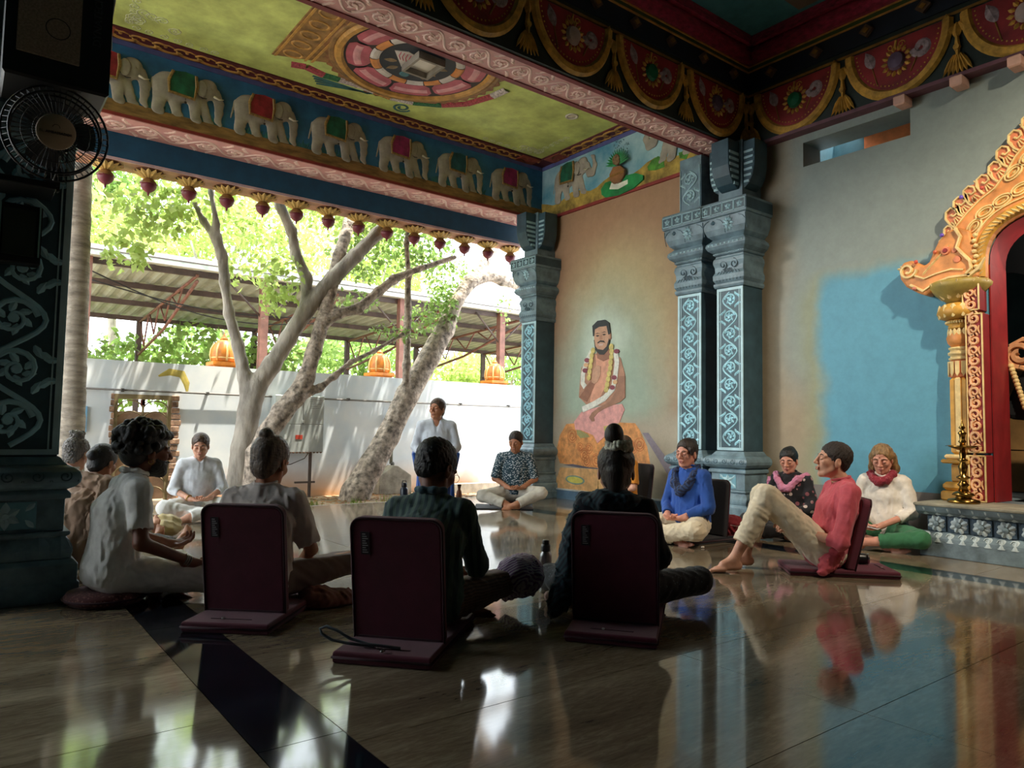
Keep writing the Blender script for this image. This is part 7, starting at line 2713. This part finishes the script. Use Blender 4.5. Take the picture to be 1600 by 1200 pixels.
# reclining man in pink shirt, knees drawn up
ch4 = floor_chair('maroon floor chair under the reclining man in pink shirt', (4.94, 2.75), 135, tilt=.24, patch=False, x0=-.44, x1=.28, hgt=.50, backx=-.12, w=.18)
p = Pose(seat=.05, lean=-.32, hunch=.05, head=(0, -10, 0), scale=1.0, sh=.185, head_fwd=.05, neck_up=.16).legs('up')
p.K[1], p.A[1], p.F[1] = np.array([.42, .10, .53]), np.array([.66, .13, .085]), (1, .2, -.04)
p.K[-1], p.A[-1], p.F[-1] = np.array([.40, -.10, .52]), np.array([.53, -.09, .085]), (1, -.0, -.04)
p.arms('lap')
p.E[-1], p.Wr[-1], p.Hd[-1], p.Hn[-1] = np.array([-.02, -.27, .25]), np.array([.23, -.09, .32]), (.5, .8, .1), (.2, 0, -1)
p.E[1], p.Wr[1], p.Hd[1], p.Hn[1] = np.array([-.02, .26, .25]), np.array([.22, .08, .30]), (.5, -.8, .1), (.2, 0, -1)
o = build_person('reclining man in pink shirt and cream trousers, bare feet and knees up', (4.94, 2.75), 137, p, SKN['fair'], .0075, .0036, head_kw=dict(nose=1.0, brow=1.1))
pink_s = cloth('pink_shirt', '#c4505c')
shirt(o, p, pink_s, 1.28, .008, loose=.020, hem=None, seed=121, amp=.006, freq=50)
wrap(o, p, pink_s, 'shirt_tail', [(-.02, .17, .17), (.04, .20, .10), (.09, .225, .04)], [.06, .06, .035], .008, amp=.008)
trousers(o, p, cloth('cream_trousers', '#e0d3b8'), .70, .008, loose=.022, seed=122, amp=.006)
hair(o, p, mat('hair_cropped', '#2c211b', .55, .4, 80, bump=.4, bscale=300), 'short', 16)
face_bits(o, p, HAIR['dark'], LIP['m'])

# woman with red scarf holding a phone
p = Pose(seat=.05, lean=-.01, hunch=.05, head=(6, 17, 0), scale=.95, sh=.172).legs('cross').arms('lap')
p.K[-1], p.K[1] = np.array([.34, -.36, .12]), np.array([.30, .36, .12])
p.K[1][2] = .13
p.Wr[1] = np.array([.32, .04, .20])
p.Wr[-1] = np.array([.30, -.06, .20])
for k in (1, -1):
    p.Hd[k] = (.7, -k * .5, -.2)
    p.Hn[k] = (.1, 0, 1)
o = build_person('fair-haired woman with red scarf, white tunic and green trousers holding a phone', (6.55, 3.08), 188, p, SKN['rosy'], .008, .0042)
shirt(o, p, white2, 1.45, .0085, loose=.016, hem=-.06, seed=131, amp=.006)
sc_m = cloth('red_scarf', '#8a1f30', '#b5707a', 'floral', 70, thr=.22)
wrap(o, p, sc_m, 'scarf', [p.N + [-.05, .05, .04], p.N + [.03, .085, .02], p.N + [.085, .05, -.03], p.N + [.10, -.01, -.05], p.N + [.08, -.06, -.02], p.N + [.02, -.10, .015], p.N + [-.05, -.09, .02], p.S[-1] + [-.07, .03, .0]], [.03, .034, .036, .038, .036, .034, .034, .038], .008, amp=.006, freq=90)
wrap(o, p, sc_m, 'scarf_tail', [p.S[-1] + [-.05, .04, .02], p.S[-1] + [-.08, -.03, -.15], p.S[-1] + [-.08, -.07, -.32], (-.06, -.28, .1), (-.04, -.33, .03)], [.045, .055, .065, .06, .04], .009, amp=.008, freq=80)
trousers(o, p, cloth('green_trousers', '#2f6a44'), .62, .009, seed=132)
hair(o, p, HAIR['blond'], 'long', 17)
face_bits(o, p, HAIR['brown'], LIP['f'], bindi=True)
ph = empty('mobile_phone', (0, 0, 0), 0, 'slim mobile phone held in the hands of the woman with red scarf', 'phone')
wp = rotz(math.radians(188)) @ np.array([.40, .0, .205]) + [6.55, 3.08, 0]
ph.location = wp
ph.rotation_euler = (.0, -.15, math.radians(100))
MB().box(-.075, .075, -.036, .036, -.004, .004, .002).obj('phone_body', mat('phone_white', '#cfcac6', .3), ph)
MB().box(-.068, .068, -.032, .032, .004, .0046).obj('phone_screen', mat('phone_screen', '#15161a', .1), ph)

# ---------------------------------------------------------------- small things on the floor
th_ = empty('thermos_flask', (2.86, 3.36, 0), 0, 'steel thermos flask standing on the floor between the near sitters', 'flask')
steel = mat('brushed_steel', '#8f8f90', .28, .08, 20, metal=1.0, stretch=(1, 1, .1))
MB().lathe([(.001, 0), (.032, 0), (.034, .01), (.034, .19), (.031, .205), (.022, .215), (.022, .22)], 28).obj('flask_body', steel, th_)
MB().lathe([(.024, .218), (.026, .222), (.026, .25), (.022, .256), (.001, .257)], 24).obj('flask_cup', mat('flask_collar', '#5a5a5e', .3, metal=.9), th_)
MB().lathe([(.019, .255), (.02, .258), (.02, .272), (.016, .277), (.001, .278)], 20).obj('flask_cap', mat('black_plastic', '#121214', .4), th_)
th_.scale = (1.12, 1.12, 1.12)
po = empty('knit_pouch', (2.72, 3.13, 0), .5, 'small brown knitted pouch lying in front of the thermos', 'pouch')
f = Field((-.12, -.1, -.01), (.12, .1, .12), .006)
f.ell((0, 0, .035), (.065, .045, .034), None, 0).ell((-.04, 0, .055), (.03, .035, .02), None, .02).fold(.004, 90, 3).half((0, 0, .001), (0, 0, -1))
link_mesh('pouch_body', quads_to_mesh('pouch_body', [f.mesh()]), cloth('brown_knit', '#7a5a50', '#a3857a', 'plaid', 60), po)
MB().tube([(.03, -.03, .06), (.07, -.02, .08), (.08, .02, .06)], .006, 6).obj('pouch_cord', cloth('cord_dark', '#3d2c28'), po)

tc = Field((1.4, 3.55, -.01), (1.98, 4.0, .2), .01)
tc.ell((1.68, 3.78, .03), (.18, .11, .055), None, 0).ell((1.6, 3.83, .06), (.08, .08, .05), None, .04).fold(.010, 45, 12).half((0, 0, .001), (0, 0, -1))
tag(link_mesh('folded_cloth', quads_to_mesh('folded_cloth', [tc.mesh()]), cloth('terracotta_cloth', '#7d4a40')), 'crumpled terracotta cloth on the floor under the bent knee by the first chair', 'cloth')

bb = empty('water_bottle', (4.68, 8.36, 0), 0, 'dark steel water bottle by the platform edge near the blue chair', 'bottle')
MB().lathe([(.001, 0), (.05, 0), (.052, .01), (.052, .17), (.045, .19), (.032, .2), (.032, .205)], 20).obj('bottle_body', mat('bottle_navy', '#1d2530', .35), bb)
MB().lathe([(.034, .205), (.036, .21), (.036, .25), (.03, .258), (.001, .26)], 16).obj('bottle_cap', mat('black_plastic', '#121214', .4), bb)
MB().tube([(-.03, 0, .25), (-.025, 0, .285), (.025, 0, .285), (.03, 0, .25)], .006, 6).obj('carry_loop', mat('black_plastic', '#121214', .4), bb)

sb = empty('wooden_bottle', (5.05, 7.62, 0), 0, 'small twisted copper bottle standing beside the printed shirt man', 'bottle')
MB().lathe([(.001, .02), (.035, .02), (.04, .04), (.034, .09), (.038, .14), (.03, .19), (.016, .215), (.02, .235), (.022, .25)], 16, lobes=5, amp=.05).obj('bottle_body', mat('copper_bottle', '#8a5a44', .4, .2, metal=.4), sb)
MB().lathe([(.022, .25), (.024, .255), (.024, .275), (.001, .28)], 12).obj('stopper', mat('stopper_dark', '#4a3428', .6), sb)
fs = Field((4.8, 7.38, -.01), (5.3, 7.85, .16), .01)
fs.ell((5.05, 7.62, .03), (.16, .13, .045), None, 0).ell((4.98, 7.56, .05), (.07, .07, .04), None, .03).fold(.010, 45, 9).half((0, 0, .001), (0, 0, -1))
tag(link_mesh('folded_shawl', quads_to_mesh('folded_shawl', [fs.mesh()]), cloth('lilac_brown_cloth', '#7d6a70')), 'crumpled mauve shawl on the floor under the copper bottle', 'shawl')

rb = Field((5.35, 3.85, -.01), (5.95, 4.35, .4), .01)
rb.ell((5.68, 4.08, .10), (.15, .13, .11), None, 0).ell((5.66, 4.02, .16), (.09, .09, .07), None, .05).fold(.010, 40, 2).half((0, 0, .001), (0, 0, -1))
bgo = link_mesh('bag', quads_to_mesh('bag', [rb.mesh()]), cloth('dark_red_bag', '#7a1620'))
tag(bgo, 'dark red cloth bag with white lettering behind the woman in blue', 'bag')
q = MB()
for i in range(6):
    q.ribbon([(5.545 + .004 * i, 4.0 - .012 * i), (5.55 + .004 * i, 3.992 - .012 * i)], .012, .002, lambda a, b, w: (a - .02 - w, b - .045, .155 - .1 * (4.0 - b)))
q.obj('bag_print', mat('print_white', '#d8cfc8', .7), bgo)
lb = empty('dark_bottle', (5.22, 2.60, .055), 0, 'black bottle with shiny rim lying behind the reclining man chair', 'bottle')
lb.rotation_euler = (0, math.radians(90), math.radians(-52))
lb.location = (5.15, 2.70, .09)
MB().lathe([(.001, 0), (.036, 0), (.038, .01), (.038, .12), (.034, .13), (.03, .132)], 22).obj('bottle_body', mat('bottle_black', '#101014', .35), lb)
MB().lathe([(.030, .131), (.037, .132), (.037, .145), (.030, .147)], 22).obj('rim', mat('rim_steel', '#a9a9ac', .2, metal=1), lb)
MB().lathe([(.029, .135), (.028, .136), (.001, .134)], 20).obj('lens_end', mat('lens_dark', '#1a2420', .1), lb)
pl2 = MB().sphere((5.06, 3.90, .008), (.02, .012, .008), 8, 5)
tag(pl2.obj('paper_scrap', mat('paper_white', '#d8d0c4', .8)), 'tiny white paper scrap on the floor behind the blue tunic', 'paper')

# ---------------------------------------------------------------- wall fan and loudspeaker on the big pillar
fan = empty('wall_fan', (.335, 4.36, 2.46), 0, 'black caged wall fan with a pale round hub on the big pillar', 'fan')
blk = mat('fan_black', '#14161a', .5)
fan.rotation_euler = (math.radians(12), 0, math.radians(-4))
FRf = lambda r, a, y: (r * math.cos(a), y, r * math.sin(a))
for y, R_ in ((-.09, .20), (.05, .20), (-.02, .235)):
    MB().tube([FRf(R_, 2 * PI * i / 40, y) for i in range(41)], .006, 6).obj('guard_ring', blk, fan)
q = MB()
for k in range(48):
    a = 2 * PI * k / 48
    q.tube([FRf(.06, a, -.115), FRf(.14, a + .05, -.108), FRf(.20, a + .09, -.085), FRf(.235, a + .1, -.02), FRf(.2, a + .1, .05), FRf(.07, a, .075)], .0022, 4)
tag(q.obj('guard_wires', blk, fan), kind='stuff')
for r_ in (.10, .15):
    MB().tube([FRf(r_, 2 * PI * i / 30, -.108) for i in range(31)], .0025, 4).obj('guard_hoop', blk, fan)
hub = MB()
hub.rings([[FRf(r_, 2 * PI * i / 28, y) for i in range(28)] for r_, y in ((.001, -.127), (.082, -.125), (.088, -.118), (.088, -.105))])
hb_ = hub.obj('hub_badge', mat('hub_tan', '#a8937a', .5, .08), fan)
for k in range(3):
    q = MB()
    rr = []
    for t in range(7):
        r_ = .05 + .13 * t / 6
        a0 = 2 * PI * k / 3 + .1
        w = .35 + .25 * math.sin(PI * t / 6)
        rr.append([FRf(r_, a0 + w * s, -.03 + .025 * s) for s in (-1, -.5, 0, .5, 1)])
    q.rings(rr, close=False, cap=False)
    q.obj('fan_blade', mat('fan_blade', '#3a3f44', .35), fan)
MB().box(-.06, .06, .07, .22, -.07, .07, .01).obj('motor', blk, fan)
MB().box(-.035, .035, .19, .42, -.28, -.2, .01).box(-.03, .03, .16, .2, -.25, -.05, .005).obj('wall_bracket', blk, fan)
MB().tube([(.03, .1, -.09), (.02, -.06, -.16), (0, -.1, -.24)], .003, 5).obj('pull_chain', mat('chain_steel', '#9a9a96', .4), fan)


def text_mesh(name, body, size, m, parent, M4, ext=.002):
    c = bpy.data.curves.new(name, 'FONT')
    c.body = body
    c.size = size
    c.extrude = ext
    c.align_x = 'CENTER'
    c.align_y = 'CENTER'
    c.resolution_u = 2
    tmp = bpy.data.objects.new(name, c)
    COL.objects.link(tmp)
    dg = bpy.context.evaluated_depsgraph_get()
    me = bpy.data.meshes.new_from_object(tmp.evaluated_get(dg))
    bpy.data.objects.remove(tmp)
    bpy.data.curves.remove(c)
    o_ = link_mesh(name, me, m, parent)
    o_.matrix_local = M4
    return o_


ink = mat('ink_dark', '#2a221a', .6)
text_mesh('hub_lettering', 'EL. AMBASSADOR', .018, ink, hb_, frame4((0, -.1285, -.006), (1, 0, 0), (0, 0, 1), (0, -1, 0)))
MB().tube([FRf(.016, PI * i / 8, -.127) for i in range(9)], .0012, 4).obj('hub_emblem', ink, hb_).location = (0, 0, .02)

sp = empty('loudspeaker', (.31, 4.42, 3.20), 0, 'black wall-mounted loudspeaker box high on the big pillar', 'loudspeaker')
sp.location.z = 3.10
spb = mat('speaker_black', '#0c0d10', .5)
MB().box(-.22, .24, -.18, .2, -.42, .55, .012).obj('cabinet', spb, sp)
MB().box(-.17, .10, -.19, -.178, -.30, .17, .004).obj('grille', mat('grille_taupe', '#8a7d6e', .7, .2, 90), sp)
q = MB()
q.rings([[(-.0 + r_ * math.cos(2 * PI * i / 20), -.1905 - .0, -.14 + r_ * math.sin(2 * PI * i / 20)) for i in range(20)] for r_ in (.05, .055)], cap=False)
q.obj('cone_ring', mat('cone_dark', '#2a2522', .7), sp)
text_mesh('side_lettering', 'DYNATECH', .052, mat('letter_grey', '#3a3d42', .5), sp, frame4((.175, -.1815, -.03), (0, 0, 1), (-1, 0, 0), (0, -1, 0)))
MB().box(-.06, .06, .2, .34, .0, .12).obj('mount', spb, sp)
q = MB()
q.tube([(.24, -.05, .35), (.262, -.08, .2), (.25, -.05, .05), (.255, -.06, -.1), (.2, -.1, -.25), (.12, -.15, -.42)], .005, 5)
tag(q.obj('hanging_wire', mat('wire_white', '#c9c9c4', .5), sp), 'white wire')
jb = empty('switch_box', (.22, 4.70, 1.98), 0, 'dark switch box with a greenish glass lid on the big pillar', 'switch box')
MB().box(-.1, .1, -.05, .05, -.16, .16, .006).obj('box_body', spb, jb)
MB().box(-.075, .07, -.058, -.05, -.12, .13).obj('lid', mat('lid_olive', '#2a332a', .3), jb)
for x in (.085, -.093):
    MB().box(x, x + .008, -.06, -.05, -.12, .16).obj('lid_edge', mat('lid_teal_edge', '#7fb0b0', .3), jb)
MB().box(.06, .36, 4.46, 4.72, 2.2, 2.235, .004).obj('ledge', spb, big).location = (-.235, -4.98, 0)
